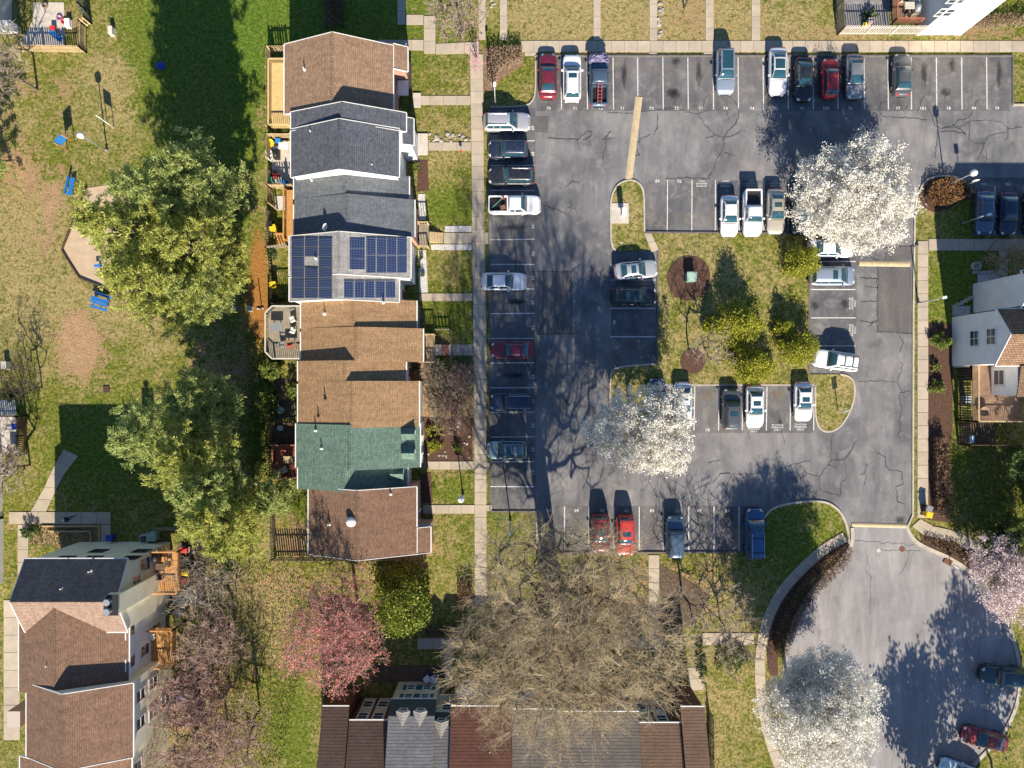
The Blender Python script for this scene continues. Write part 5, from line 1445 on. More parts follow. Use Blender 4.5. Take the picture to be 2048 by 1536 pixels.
# bare trees
broadtree("bare_oak_tree", (1100, 1128), 21, (0.4, -1.9, 0), (9.8, 9.8, 7.4), 14.4, 1450, "huge bare tree with tan twigs spreading over the terrace roofs", BARK, 11.0, rtip=0.015, rmax=0.95,
          twig=TWIG_TAN, tn=6, tl=1.7, tr=0.0125, fork=3, bud=BUDT, nbud=7000, bsize=0.10, up=1.7, seed=21, pipe=0.60, spread=0.36, lean=(0.1, 0.3))
broadtree("red_maple_tree", (715, 1205), 12, (-0.7, -0.6, 0), (4.7, 5.6, 4.4), 7.6, 620, "red budding maple tree south of the end house", BARK, 2.5, rtip=0.012, rmax=0.24,
          twig=TWIG_PINK, tn=4, tl=0.85, tr=0.013, fork=3, bud=MAPLEB, nbud=14000, bsize=0.13, seed=22, spread=0.55)
broadtree("bare_tree", (1364, 1188), 8, (1.3, -0.8, 0), (4.2, 3.6, 3.0), 5.2, 190, "small bare tree with grey twigs beside the brown bed near the lot", BARK_DK, 2.0, rmax=0.16, twig=TWIG_GREY, tn=3, tl=0.7, tr=0.016, fork=2, seed=23, spread=0.6)
broadtree("bare_tree", (1377, 700), 6, (1.3, 0.1, 0), (2.1, 2.1, 2.6), 3.9, 120, "slender bare tree rising from the small mulch ring on the island", BARK_DK, 1.3, rmax=0.11, twig=TWIG_GREY, tn=3, tl=0.6, tr=0.014, fork=1, seed=24, spread=0.45)
broadtree("bare_tree", (1440, 1240), 7, (0.6, -1.0, 0), (2.9, 3.2, 2.4), 4.2, 150, "bare spreading tree above the short walk near the tan tile roof", BARK_DK, 1.4, rmax=0.12, twig=TWIG_GREY, tn=3, tl=0.7, tr=0.015, fork=2, seed=25)
broadtree("bare_tree", (60, 930), 7, (-0.6, 0, 0), (2.8, 4.0, 2.6), 4.4, 230, "bare tangled tree beside the white house wall near the dark fenced yard", BARK_DK, 1.6, rmax=0.14, twig=TWIG_GREY, tn=4, tl=0.7, tr=0.015, fork=2, seed=26)
broadtree("bare_tree", (75, 180), 9, (-1.6, 0.4, 0), (3.6, 5.0, 3.2), 5.6, 330, "bare grey tree below the blue lounger patio", BARK, 2.2, rmax=0.2, twig=TWIG_GREY, tn=4, tl=0.8, tr=0.016, fork=2, seed=27)
broadtree("bare_tree", (1368, 16), 6, (0.6, 1.6, 0), (2.6, 2.4, 2.0), 3.6, 120, "bare street tree on the straw coloured lawn between the paths on the straw lawn", BARK_DK, 1.2, rmax=0.13, twig=TWIG_GREY, tn=3, tl=0.6, tr=0.014, fork=2, seed=28)
for i, (b0_, rr, zc_, K, lab) in enumerate((((470, 1240), (3.0, 3.4, 3.0), 5.4, 260, "bare pinkish tree beside the weathered fence facing the orange decks"), ((425, 1345), (3.8, 3.2, 2.6), 4.6, 380, "bare red-tipped tree over the small concrete patio"),
                                           ((455, 1440), (4.2, 3.8, 2.8), 4.8, 430, "dense bare tree beside the terracotta pot"), ((400, 1500), (3.6, 3.4, 2.4), 4.2, 340, "low bare tree beside the cream end wall of the terrace"), ((520, 1420), (2.8, 4.0, 2.6), 4.6, 220, "thin bare tree on the grass strip beside the dark brown coursed roof"))):
    broadtree("bare_tree", b0_, 8, (-0.4, -0.4, 0), rr, zc_, K, lab, BARK_DK, 1.5, rmax=0.13, twig=TWIG_PINK, tn=4, tl=0.75, tr=0.016, fork=2,
              bud=MAPLEB if i in (1, 2) else None, nbud=900, bsize=0.11, seed=40 + i)
broadtree("bare_tree", (500, 1130), 13, (-0.6, 0.0, 0), (2.6, 3.4, 4.4), 7.4, 130, "tall thin bare tree beside the pines by the log", BARK, 3.5, rmax=0.2, twig=TWIG_GREY, tn=3, tl=0.8, tr=0.014, fork=1, seed=48)
broadtree("bare_tree", (452, 1110), 12, (-0.6, -0.8, 0), (2.4, 3.0, 4.0), 7.0, 110, "thin bare tree growing against the pine crown by the log", BARK, 3.2, rmax=0.18, twig=TWIG_GREY, tn=3, tl=0.8, tr=0.014, fork=1, seed=49)
broadtree("bare_tree", (84, 775), 5, (-0.4, 0.5, 0), (2.0, 2.0, 1.8), 3.2, 90, "small leafless tree beside the dark fenced yard near the dark fenced yard", BARK_DK, 1.2, rmax=0.1, twig=TWIG_DK, tn=3, tl=0.6, tr=0.014, fork=2, seed=50)
broadtree("bare_shrub", (1965, 533), 3, (1.4, 0.5, 0), (2.6, 2.0, 1.3), 2.2, 150, "golden bare shrub leaning over the walk beside the round planter", BARK, 0.5, rmax=0.06, twig=TWIG_GOLD, tn=4, tl=0.5, tr=0.02, fork=2, seed=51, cat="shrub")
# off the lower edge: the trees whose shade lies on the cul-de-sac
for i, (b0_, rr, zc_) in enumerate((((1862, 1655), (4.0, 4.0, 3.2), 7.2), ((1992, 1600), (4.4, 5.0, 4.6), 9.0))):
    broadtree("flowering_pear_tree", b0_, 12, (0, 0, 0), rr, zc_, 300, ("white flowering tree casting shade on the middle of the cul-de-sac", "white flowering tree casting shade on the dark green SUV")[i], BARK, 2.5, rmax=0.2,
              twig=TWIG_GREY, tn=2, tl=0.7, fork=1, leaf=WHITEB, lpc=5, lsize=0.36, lspread=0.3, seed=60 + i)

def pine(base, h, r, label, mat=PINE, lo=0.3, seed=1, whorl=0.95, lean=(0, 0), name="pine_tree", tuft=0.30, dens=1.0):
    rng = np.random.default_rng(seed)
    P = plant(name, base, label, "tree"); b0 = np.array(P.location)
    S0 = []; S1 = []; R0 = []; R1 = []; T = []; TD = []
    nseg = 8
    tp = [b0 + np.array([lean[0] * (i / nseg) ** 1.5, lean[1] * (i / nseg) ** 1.5, h * i / nseg]) for i in range(nseg + 1)]
    for i in range(nseg):
        S0.append(tp[i]); S1.append(tp[i + 1]); R0.append(0.28 * (1 - i / nseg) + 0.03); R1.append(0.28 * (1 - (i + 1) / nseg) + 0.03)
    z = h * lo
    while z < h * 0.985:
        t = max(0.0, (z / h - lo) / (1 - lo))
        L = r * (0.50 + 0.55 * math.sin(min(1, t * 2.2) * 1.4)) * (1 - t ** 1.7) + 0.35
        k = int(rng.integers(4, 7)); a0 = rng.uniform(0, 6.28)
        u = z / h * nseg; i = min(int(u), nseg - 1); c = tp[i] + (tp[i + 1] - tp[i]) * (u - i)
        for j in range(k):
            a = a0 + 6.283 * j / k + rng.normal(0, 0.3); l = L * rng.uniform(0.4, 1.4)
            d = np.array([math.cos(a), math.sin(a), 0]); rise = rng.uniform(0.05, 0.35) + 0.5 * t
            m = max(2, int(l / 0.7)); pts = [c + d * l * q / m + np.array([0, 0, rise * l * (q / m) ** 1.6]) for q in range(m + 1)]
            for q in range(m):
                S0.append(pts[q]); S1.append(pts[q + 1]); R0.append(0.07 * (1 - q / m) + .015); R1.append(0.07 * (1 - (q + 1) / m) + .012)
                if q / m < 0.15 and l > 1.5: continue
                side = np.array([-d[1], d[0], 0])
                for sg in (-1, 1):
                    for _ in range(1 + (rng.random() < 0.3 * dens)):
                        sl = l * rng.uniform(0.15, 0.42) * (1 - 0.45 * q / m) + .2
                        s0 = pts[q] + (pts[q + 1] - pts[q]) * rng.random(); sd = side * sg + d * rng.uniform(0.3, 0.9); sd /= np.linalg.norm(sd)
                        s1 = s0 + sd * sl + np.array([0, 0, sl * rng.uniform(0.0, 0.3)])
                        S0.append(s0); S1.append(s1); R0.append(0.022); R1.append(0.01)
                        for w in np.arange(0.4, 1.01, 0.3):
                            T.append(s0 + (s1 - s0) * w); TD.append(sd + np.array([0, 0, 0.5]))
                T.append(pts[q + 1]); TD.append(d + np.array([0, 0, .4]))
        z += whorl * rng.uniform(0.7, 1.3)
    T.append(tp[-1]); TD.append(np.array([0, 0, 1.0]))
    loc = np.array(P.location)
    V, F = segs(np.array(S0) - loc, np.array(S1) - loc, np.array(R0), np.array(R1), 4)
    link("trunk", np_mesh("trunk", V, F, BARK_DK, True), P)
    T = np.array(T); TD = np.array(TD); n = 15
    C = np.repeat(T, n, 0); D_ = np.repeat(TD, n, 0); D_ = D_ / np.linalg.norm(D_, axis=1, keepdims=True) + rng.normal(0, 1.0, C.shape)
    D_ /= np.linalg.norm(D_, axis=1, keepdims=True)
    C = C + rng.normal(0, 0.10, C.shape)
    L = tuft * rng.uniform(0.5, 1.1, (len(C), 1)); s_ = np.cross(D_, rng.normal(size=D_.shape)); s_ /= np.linalg.norm(s_, axis=1, keepdims=True)
    w = 0.062
    V = np.stack([C - s_ * w * .6, C + s_ * w * .6, C + D_ * L + s_ * w * .4, C + D_ * L - s_ * w * .4], 1).reshape(-1, 3) - loc
    link("crown", np_mesh("crown", V, np.arange(len(V)).reshape(-1, 4), mat), P)
    return P
for i_, (b_, h_, r_, m_, lab_) in enumerate((
        ((402, 525), 21, 3.7, 0, "tallest slender pine shading the playground sand"), ((442, 468), 19, 3.5, 1, "tall grey green pine between the lamp post and the row houses"), ((476, 418), 17, 3.4, 1, "grey green pine behind the slate grey house"),
        ((425, 600), 19, 3.5, 0, "yellow green pine beside the blue picnic table"), ((482, 540), 17, 3.6, 0, "pine growing closest to the orange needle strip behind the solar roof"), ((462, 600), 14, 2.8, 1, "shorter grey green pine between picnic table and octagonal deck"),
        ((432, 850), 19, 3.4, 1, "grey green pine beside the shaded lawn with the drain"), ((468, 890), 16, 3.2, 0, "tall pine beside the fallen log"), ((498, 948), 15, 3.2, 1, "grey green pine behind the red deck"), ((508, 1000), 14.5, 3.0, 0, "yellow green pine behind the yard of the end house"),
        ((516, 1042), 12, 2.7, 0, "shorter pine beside the long weathered fence"), ((462, 800), 13, 3.0, 1, "slim dark pine in the shade behind the tan roofs"), ((575, 985), 7, 2.2, 1, "small soft pine in the corner of the end house yard"))):
    pine(b_, h_, r_, lab_, (PINE, PINE2)[m_], 0.22, 170 + i_, 0.85)
pine((0, 350), 7, 3.2, "dark pine beside the bare dirt near the bench", PINE2, 0.12, 81)
pine((2066, 1015), 8, 3.2, "dark evergreen behind the tall brown hedge", DKGREEN, 0.12, 77, 0.7)
pine((2052, 925), 10, 3.6, "tall dark evergreen against the dark slatted fence", DKGREEN, 0.12, 78, 0.6)
pine((1985, 1062), 5.5, 2.6, "green evergreen behind the pale pink flowering tree", SHRUBG, 0.12, 82, 0.6)

def bush(base, rx, ry, h, label, mat, n=2600, size=0.17, lumps=46, seed=1, name="shrub", cat="shrub", group=None, twig=None, top=0.0):
    rng = np.random.default_rng(seed)
    P = plant(name, base, label, cat, group); b0 = np.array(P.location)
    d = rng.normal(size=(lumps, 3)); d[:, 2] = np.abs(d[:, 2]); d /= np.linalg.norm(d, axis=1, keepdims=True)
    k = (1 - top * d[:, 2:3])
    Cc = d * rng.uniform(0.55, 0.88, (lumps, 1)) * np.array([rx, ry, h * 0.85]); Cc[:, :2] *= k; Cc[:, 2] += h * 0.12
    lr = 0.30 * min(rx, ry, h) * rng.uniform(0.6, 1.25, lumps)
    i = rng.integers(0, lumps, n); C = Cc[i] + ball(n, rng, 0.35) * lr[i][:, None]; C[:, 2] = np.maximum(C[:, 2], 0.05)
    leaves(P, C + b0, size, mat, rng)
    V, F = segs(np.repeat([[0, 0, 0.0]], lumps, 0) + rng.normal(0, .08, (lumps, 3)) * np.array([1, 1, 0]), Cc, np.full(lumps, 0.045), np.full(lumps, 0.012), 4)
    link("stems", np_mesh("stems", V, F, twig or BARK_DK), P)
    return P
bush((1592, 528), 2.2, 2.2, 4.6, "golden green shrub beside the silver blue minivan", YGREEN, 7600, 0.15, 60, 101, top=.35)
bush((1590, 700), 2.5, 2.1, 4.4, "golden green shrub beside the white SUV with roof bars", YGREEN, 7400, 0.15, 60, 102, top=.35)
bush((1468, 650), 2.9, 2.7, 5.2, "largest golden green shrub in the middle of the island", YGREEN, 11000, 0.15, 70, 103, top=.4)
bush((1492, 733), 2.9, 2.4, 4.6, "golden green shrub overhanging the charcoal SUV", YGREEN, 10000, 0.15, 70, 104, top=.35)
bush((1424, 652), 1.4, 1.3, 3.0, "small golden green shrub between bare island tree and largest shrub", YGREEN, 2200, 0.19, 40, 105, top=.3)
bush((1560, 655), 1.3, 1.2, 2.6, "low golden green shrub between the island shrubs", YGREEN, 1800, 0.19, 36, 106, top=.3)
bush((808, 1192), 3.3, 3.6, 6.2, "large glossy green holly beside the red maple", HOLLY, 17000, 0.19, 110, 107, name="holly_tree", cat="tree")
bush((546, 742), 1.5, 1.1, 2.2, "yellow green shrub below the grey octagonal deck", SHRUBG, 2200, 0.17, 40, 108)
bush((540, 800), 1.4, 1.8, 2.2, "grey green shrub behind the golden tan house", SHRUBG, 2400, 0.17, 40, 109); bush((588, 778), 0.7, 1.2, 2.0, "narrow ivy shrub against the golden tan house", SHRUBG, 1200, 0.15, 26, 110)
bush((832, 338), 0.55, 0.75, 1.3, "round green shrub at the front of the slate grey house", SHRUBG, 800, 0.13, 22, 111)
bush((1876, 683), 1.4, 1.0, 1.5, "clipped yellow green shrub in the mulch beside the white house", SHRUBG, 1700, 0.15, 36, 112)
bush((1868, 735), 0.6, 0.6, 0.9, "small green shrub in the mulch bed by the tall fence", SHRUBG, 400, 0.14, 16, 113); bush((1872, 775), 0.9, 1.0, 1.1, "leafy shrub in the mulch bed before the brown hedge", SHRUBG, 800, 0.15, 22, 114)
bush((546, 510), 0.6, 0.8, 1.2, "dark ivy shrub in the corner of the little green lawn", DKGREEN, 700, 0.14, 20, 115); bush((552, 600), 0.9, 0.5, 0.9, "dark shrub at the shaded end of the little green lawn", DKGREEN, 600, 0.14, 18, 116)
bush((1462, 1313), 2.0, 2.0, 1.1, "bright green low shrub near the tan tile roof", SHRUBG, 1700, 0.18, 40, 117); bush((870, 860), 1.2, 0.9, 0.8, "yellow green shrub in the front mulch bed", YGREEN, 700, 0.15, 20, 118)
bush((872, 890), 1.0, 0.9, 0.9, "golden shrub beside the stones in the front mulch bed", YGREEN, 700, 0.15, 20, 119); bush((915, 895), 0.7, 0.7, 0.7, "small low green shrub in the front mulch bed", SHRUBG, 380, 0.14, 14, 120)
bush((1738, 35), 1.1, 0.8, 1.0, "dark green shrub behind the pale picket fence", DKGREEN, 800, 0.15, 20, 121); bush((66, 1062), 1.3, 0.8, 1.2, "dark hedge plant by the shaded walk with the walker", DKGREEN, 900, 0.15, 24, 122)
bush((1402, 1330), 0.6, 2.4, 1.6, "narrow dark shrub beside the tan tile roofed house", DKGREEN, 900, 0.16, 24, 123); bush((700, 1390), 0.9, 1.1, 1.2, "dark green plant under the red maple", DKGREEN, 700, 0.16, 20, 124)
bush((840, 975), 0.35, 1.2, 0.9, "dark ivy along the front of the end house", DKGREEN, 600, 0.14, 20, 125); bush((20, 790), 1.0, 0.8, 0.5, "pale ground plants in the small dark fenced yard", SHRUBG, 400, 0.15, 16, 126)
# front garden of bare shrubs
for i, (x, y, rx_, lab) in enumerate(((885, 775, 2.2, "tangled bare shrub beside the pale yellow front"), (918, 795, 1.9, "tangled bare shrub next to the sidewalk before the golden tan house"), (872, 815, 1.7, "tangled bare shrub in the middle of the front garden"), (905, 835, 1.7, "tangled bare shrub next to the mulch in the front garden"), (868, 745, 1.4, "tangled bare shrub below the brick steps"), (925, 752, 1.4, "twiggy bare shrub near the walk below the small grey fence"))):
    broadtree("bare_shrub", (x, y), 2, (0, 0, 0), (rx_, rx_, 0.8), 1.1, 110, lab, BARK_DK, 0.3, rmax=0.05, twig=TWIG_PINK if i % 2 else TWIG_GREY, tn=4, tl=0.45, tr=0.016, fork=2, bud=SHRUBG if i % 2 == 0 else None, nbud=260, bsize=0.1, seed=130 + i, cat="shrub")

def inpoly(px, py, poly):
    ins = np.zeros(px.shape, bool); n = len(poly); j = n - 1
    for i in range(n):
        xi, yi = poly[i]; xj, yj = poly[j]
        c = ((yi > py) != (yj > py)) & (px < (xj - xi) * (py - yi) / (yj - yi + 1e-9) + xi); ins ^= c; j = i
    return ins
def hedge(poly, h, label, mat, dens=230, size=0.13, twig=None, seed=1, cat="hedge", edge=True):
    rng = np.random.default_rng(seed)
    xs = [p[0] for p in poly]; ys = [p[1] for p in poly]
    P = thing("hedge", W(sum(xs) / len(xs), sum(ys) / len(ys)), label, cat); loc = np.array(P.location)
    area = (max(xs) - min(xs)) * (max(ys) - min(ys)) / S / S; n = int(area * dens)
    px = rng.uniform(min(xs), max(xs), n); py = rng.uniform(min(ys), max(ys), n); k = inpoly(px, py, poly); px = px[k]; py = py[k]
    top = h * (0.9 + 0.10 * np.sin(px * .21) * np.cos(py * .17)); z = top * rng.uniform(0, 1, len(px)) ** 0.45 + rng.normal(0, .03, len(px))
    C = np.stack([(px - 1024) / S, (768 - py) / S, np.maximum(z, .03)], 1)
    leaves(P, C, size, mat, rng, name="foliage")
    m = len(C) // 5; i = rng.integers(0, len(C), m); p1 = C[i] + np.array([0, 0, 0.08]); p0 = p1.copy(); p0[:, 2] = 0; p0[:, :2] += rng.normal(0, .12, (m, 2))
    V, F = segs(p0 - loc, p1 - loc, np.full(m, .014), np.full(m, .009), 3); link("stems", np_mesh("stems", V, F, twig or TWIG_DK), P)
    return P
hedge([(977, 100), (1044, 98), (1044, 128), (1022, 138), (1000, 145), (993, 172), (978, 176)], 1.3, "square dry brown hedge beside the lamp post at the lot corner", DRYHEDGE, 260, 0.13, TWIG_GREY, 151)
hedge(chaikin([(1845, 400), (1850, 372), (1876, 360), (1908, 360), (1936, 374), (1940, 394), (1905, 405), (1885, 416), (1858, 414)], 2, True), 1.25, "round copper brown hedge on the lot corner", COPPER, 330, 0.13, TWIG_DK, 152)
hedge(chaikin([(1543, 1300), (1550, 1245), (1586, 1178), (1640, 1118), (1688, 1086), (1703, 1095), (1694, 1124), (1652, 1163), (1606, 1218), (1580, 1275), (1566, 1318)], 1, True), 1.0, "long curved brown hedge along the cul-de-sac kerb", BARBERRY, 260, 0.12, TWIG_DK, 153)
hedge([(1860, 874), (1882, 872), (1890, 900), (1893, 1000), (1888, 1030), (1865, 1026), (1860, 980)], 1.4, "tall straight brown hedge beside the two bins", BARBERRY, 300, 0.13, TWIG_DK, 154)
hedge([(1846, 1068), (1905, 1084), (1935, 1102), (1930, 1122), (1880, 1100), (1850, 1084)], 0.5, "low brown hedge at the mouth of the cul-de-sac", BARBERRY, 240, 0.12, TWIG_DK, 155)
hedge([(1925, 62), (2060, 52), (2060, 30), (1945, 38)], 1.1, "untrimmed brown hedge beside the tall white house", DRYHEDGE, 200, 0.14, TWIG_GREY, 156)
hedge([(1915, 62), (1940, 60), (1945, 40), (1925, 42)], 0.9, "green end of the untrimmed hedge by the white house", SHRUBG, 240, 0.14, None, 157)
hedge([(915, 1160), (946, 1150), (946, 1205), (918, 1220)], 1.0, "dark hedge beside the shaded walk near the holly", BARBERRY, 200, 0.13, TWIG_DK, 158)
hedge([(850, 1248), (915, 1246), (915, 1270), (852, 1272)], 0.8, "dark clipped hedge along the walk to the blue bins", BARBERRY, 200, 0.13, TWIG_DK, 159)
hedge([(646, -10), (690, -10), (690, 52), (650, 60)], 0.6, "dark purple hedge strip in the shade of the end house", BARBERRY, 220, 0.13, TWIG_DK, 160)
hedge([(905, 712), (944, 712), (944, 735), (905, 735)], 0.5, "low green hedge beside the brick steps", DKGREEN, 200, 0.13, None, 161); hedge([(872, 712), (900, 712), (900, 740), (872, 740)], 0.5, "low green hedge square below the wooden porch", DKGREEN, 200, 0.13, None, 162)
# loose undergrowth behind the row and beside the pines by the log
def scatter(name, poly, n, size, mat, zmax, seed):
    rng = np.random.default_rng(seed); xs = [p[0] for p in poly]; ys = [p[1] for p in poly]
    px = rng.uniform(min(xs), max(xs), n); py = rng.uniform(min(ys), max(ys), n); k = inpoly(px, py, poly)
    C = np.stack([(px[k] - 1024) / S, (768 - py[k]) / S, rng.uniform(0.01, zmax, k.sum())], 1)
    V, F = quads(C, size, 0.5, rng); o = link(name, np_mesh(name, V, F, mat)); o["kind"] = "stuff"
scatter("leaf_litter", [(420, 640), (530, 640), (540, 1000), (500, 1110), (420, 1110), (470, 900)], 5000, 0.16, DRYHEDGE, 0.05, 170)
scatter("ground_cover", [(490, 650), (545, 700), (545, 960), (500, 960)], 4200, 0.18, SHRUBG, 0.25, 171)
scatter("ground_cover", [(420, 1130), (560, 1120), (640, 1180), (560, 1536), (420, 1536)], 6500, 0.16, SHRUBG, 0.15, 172)
scatter("leaf_litter", [(420, 1130), (640, 1120), (560, 1536), (340, 1536)], 6000, 0.15, DRYHEDGE, 0.06, 173)
scatter("ground_cover", [(1860, 895), (2060, 895), (2060, 1080), (1900, 1060)], 3500, 0.2, SHRUBG, 0.2, 174)
scatter("ground_cover", [(60, 1056), (190, 1056), (190, 1092), (60, 1092)], 900, 0.16, DKGREEN, 0.2, 175)
scatter("leaf_litter", [(1200, 1110), (1420, 1130), (1420, 1330), (1130, 1330)], 3500, 0.14, DRYHEDGE, 0.05, 176)
# ================================================================== cars
def lerp_prof(prof, x):
    if x <= prof[0][0]: return prof[0][1]
    for (a, za), (b_, zb) in zip(prof[:-1], prof[1:]):
        if x <= b_:
            t = (x - a) / (b_ - a); t = t * t * (3 - 2 * t) * 0.5 + t * 0.5
            return za + (zb - za) * t
    return prof[-1][1]
KINDS = {
    # L, W, H, belt profile (x as fraction of half length), greenhouse: base rear, roof rear, roof front, base front (metres), roof half width
    "sedan": dict(L=4.8, W=1.84, H=1.46, prof=[(-1, .62), (-.97, .92), (-.80, 1.02), (-.3, .98), (.30, .97), (.6, .90), (.88, .78), (.97, .68), (1, .5)], g=(-1.85, -1.05, .12, .92), rw=.57),
    "suv": dict(L=4.75, W=1.9, H=1.72, prof=[(-1, .6), (-.97, 1.0), (-.85, 1.05), (-.3, 1.05), (.36, 1.06), (.62, 1.02), (.9, .92), (.97, .75), (1, .5)], g=(-2.2, -1.85, .22, .98), rw=.64),
    "boxy": dict(L=4.75, W=1.9, H=1.82, prof=[(-1, .6), (-.985, 1.05), (-.9, 1.1), (-.3, 1.1), (.36, 1.12), (.66, 1.1), (.95, 1.02), (.985, .8), (1, .5)], g=(-2.28, -2.1, .38, .85), rw=.68),
    "van": dict(L=5.0, W=1.98, H=1.78, prof=[(-1, .6), (-.98, 1.0), (-.85, 1.05), (-.3, 1.05), (.5, 1.04), (.75, .96), (.93, .82), (.98, .7), (1, .5)], g=(-2.35, -2.1, .45, 1.45), rw=.68),
    "hatch": dict(L=4.2, W=1.78, H=1.52, prof=[(-1, .6), (-.97, .95), (-.85, 1.0), (-.3, .98), (.34, .97), (.65, .90), (.9, .78), (.97, .68), (1, .5)], g=(-1.95, -1.45, .15, .95), rw=.57),
    "pickup": dict(L=5.6, W=1.98, H=1.85, prof=[(-1, .7), (-.99, .9), (-.9, .95), (-.24, .95), (-.19, 1.12), (.40, 1.12), (.66, 1.08), (.93, 1.0), (.98, .8), (1, .55)], g=(-.62, -.5, .62, 1.25), rw=.68),
}
_wheel = {}
def wheel_meshes():
    if _wheel: return _wheel
    r, w = 0.34, 0.23; n = 18
    mb = MB(); P = []
    for rr, y in ((0.20, -w / 2 + .02), (0.30, -w / 2), (r, -w / 2 + .04), (r, w / 2 - .04), (0.30, w / 2), (0.20, w / 2 - .02)):
        P.append([(math.cos(2 * math.pi * i / n) * rr, y, math.sin(2 * math.pi * i / n) * rr) for i in range(n + 1)])
    mb.grid(P); _wheel['t'] = mb.mesh("wheel", RUBBER, smooth=True)
    mb = MB()
    for sg in (-1, 1):
        ring = [(math.cos(2 * math.pi * i / n) * .205, sg * (w / 2 - .03), math.sin(2 * math.pi * i / n) * .205) for i in range(n)]
        mb.add(ring + [(0, sg * (w / 2), 0)], [[i, (i + 1) % n, n] for i in range(n)])
    _wheel['r'] = mb.mesh("rim", ALLOY)
    return _wheel

def car(px, py, deg, kind, pm, label, sunroof=None, rails=False, glassroof=False, scale=1.0, zc=0.8, extras=None, seed=0, cat="car"):
    K = KINDS[kind]; L, Wd, H = K["L"] * scale, K["W"], K["H"]; hl = L / 2
    p = W(px, py, zc)
    root = thing({"pickup": "pickup_truck", "suv": "suv", "boxy": "suv", "van": "minivan", "sedan": "sedan_car", "hatch": "hatchback_car"}[kind], (p.x, p.y, 0.012), label, cat, "cars parked around the lot", math.radians(deg))
    prof = [(a * hl, z) for a, z in K["prof"]]
    gb_r, gr_r, gr_f, gb_f = [v * scale for v in K["g"]]; rw = K["rw"]
    def hw(x):
        a = abs(x); x0 = hl - 0.85
        w = Wd / 2
        if a > x0:
            t = (a - x0) / 0.85; w *= 1 - (0.36 if x > 0 else 0.26) * t ** 3
        return w
    def section(x):
        w = hw(x); zt = lerp_prof(prof, x); z0 = 0.24 + 0.10 * max(0, (abs(x) - hl + .5) / .5)
        zs = max(z0 + .1, zt - .17)
        half = [(w * .92, z0), (w * .99, z0 + (zs - z0) * .45), (w, zs), (w * .96, zt - .055), (w * .84, zt - .012), (w * .5, zt + .022), (0, zt + .032)]
        return [(y, z) for y, z in half] + [(-y, z) for y, z in reversed(half[:-1])]
    xs = [-hl, -hl + .03, -hl + .10, -hl + .25] + [(-hl + .45) + (2 * hl - .9) * i / 14 for i in range(15)] + [hl - .25, hl - .10, hl - .03, hl]
    def obj(name, mb, mat, par=None, smooth=False):
        me_ = mb.mesh(name, mat, smooth=smooth); return link(name, me_, par or root)
    mb = MB(); R_ = [[(x, y, z) for y, z in section(x)] for x in xs]
    mb.grid(R_); mb.poly(R_[0]); mb.poly(list(reversed(R_[-1]))); 
    under = MB()
    body = obj("body", mb, pm, None, True)
    mb = MB(); mb.box((0, 0, .3), (L - .5, Wd * .9, .16)); obj("underbody", mb, BLACK, body)
    for x in (-hl, hl):                                    # bumper inserts and plates
        mb = MB(); sg = 1 if x > 0 else -1
        mb.box((x + sg * .004, 0, .42), (.05, hw(x) * 1.4, .14)); obj("grille" if x > 0 else "bumper_trim", mb, BLACK, body)
    # seams on hood and boot
    def top_z(x, yn):
        s_ = section(x); w = hw(x); y = abs(yn) * w
        pts = sorted((yy, zz) for yy, zz in s_[3:7]); ys = [q[0] for q in pts]; zs_ = [q[1] for q in pts]
        return y * (1 if yn >= 0 else -1), float(np.interp(y, ys, zs_))
    def patch(name, x0, x1, y0, y1, mat, lift=.008, nx=3, ny=4, par=None):
        m2 = MB(); rows_ = []
        for i in range(nx + 1):
            x = x0 + (x1 - x0) * i / nx; row = []
            for j in range(ny + 1):
                y, z = top_z(x, y0 + (y1 - y0) * j / ny); row.append((x, y, z + lift))
            rows_.append(row)
        m2.grid(rows_); return obj(name, m2, mat, par or body)
    if kind != "pickup":
        patch("boot_seam", -hl + .16, -hl + .185, -.82, .82, BLACK, .006, 1, 8) if kind == "sedan" else None
    patch("cowl", gb_f - .10, gb_f + .07, -.78, .78, BLACK, .014, 2, 8)
    patch("hood_seam", hl - .20, hl - .175, -.80, .80, BLACK, .006, 1, 8)
    for sg in (-1, 1):
        patch("headlight", hl - .30, hl - .07, sg * .62, sg * .93, LAMPGLASS, .012)
        if kind in ("sedan", "hatch"): patch("taillight", -hl + .05, -hl + .15, sg * .55, sg * .93, REDLAMP, .012)
        else:
            m2 = MB(); m2.box((-hl + .075, sg * Wd * .385, .80), (.12, .12, .32)); obj("taillight", m2, REDLAMP, body)
    # greenhouse
    def gtop(x):
        zb = lerp_prof(prof, x) + .02
        if x < gr_r: t = (x - gb_r) / (gr_r - gb_r); e = math.sin(min(max(t, 0), 1) * math.pi / 2) ** .9
        elif x > gr_f: t = (gb_f - x) / (gb_f - gr_f); e = math.sin(min(max(t, 0), 1) * math.pi / 2) ** .85
        else: e = 1
        arch = .03 * (1 - ((x - (gr_r + gr_f) / 2) / ((gr_f - gr_r) / 2 + .01)) ** 2) if gr_r < x < gr_f else 0
        return zb, zb + (H - zb) * e * (1) + arch, e
    def gsec(x):
        zb, zt, e = gtop(x); wb = hw(x) * .90; wt = wb + (rw - wb) * (e ** .8) + .05 * (1 - e)
        wb2 = wb - .14 * (1 - e)
        h = zt - zb
        return [(wb2, zb - .05), (wt + .035 * e, zb + h * .80), (wt * .93, zt - .03 * e), (wt * .5, zt + .005), (0, zt + .015),
                (-wt * .5, zt + .005), (-wt * .93, zt - .03 * e), (-(wt + .035 * e), zb + h * .80), (-wb2, zb - .05)]
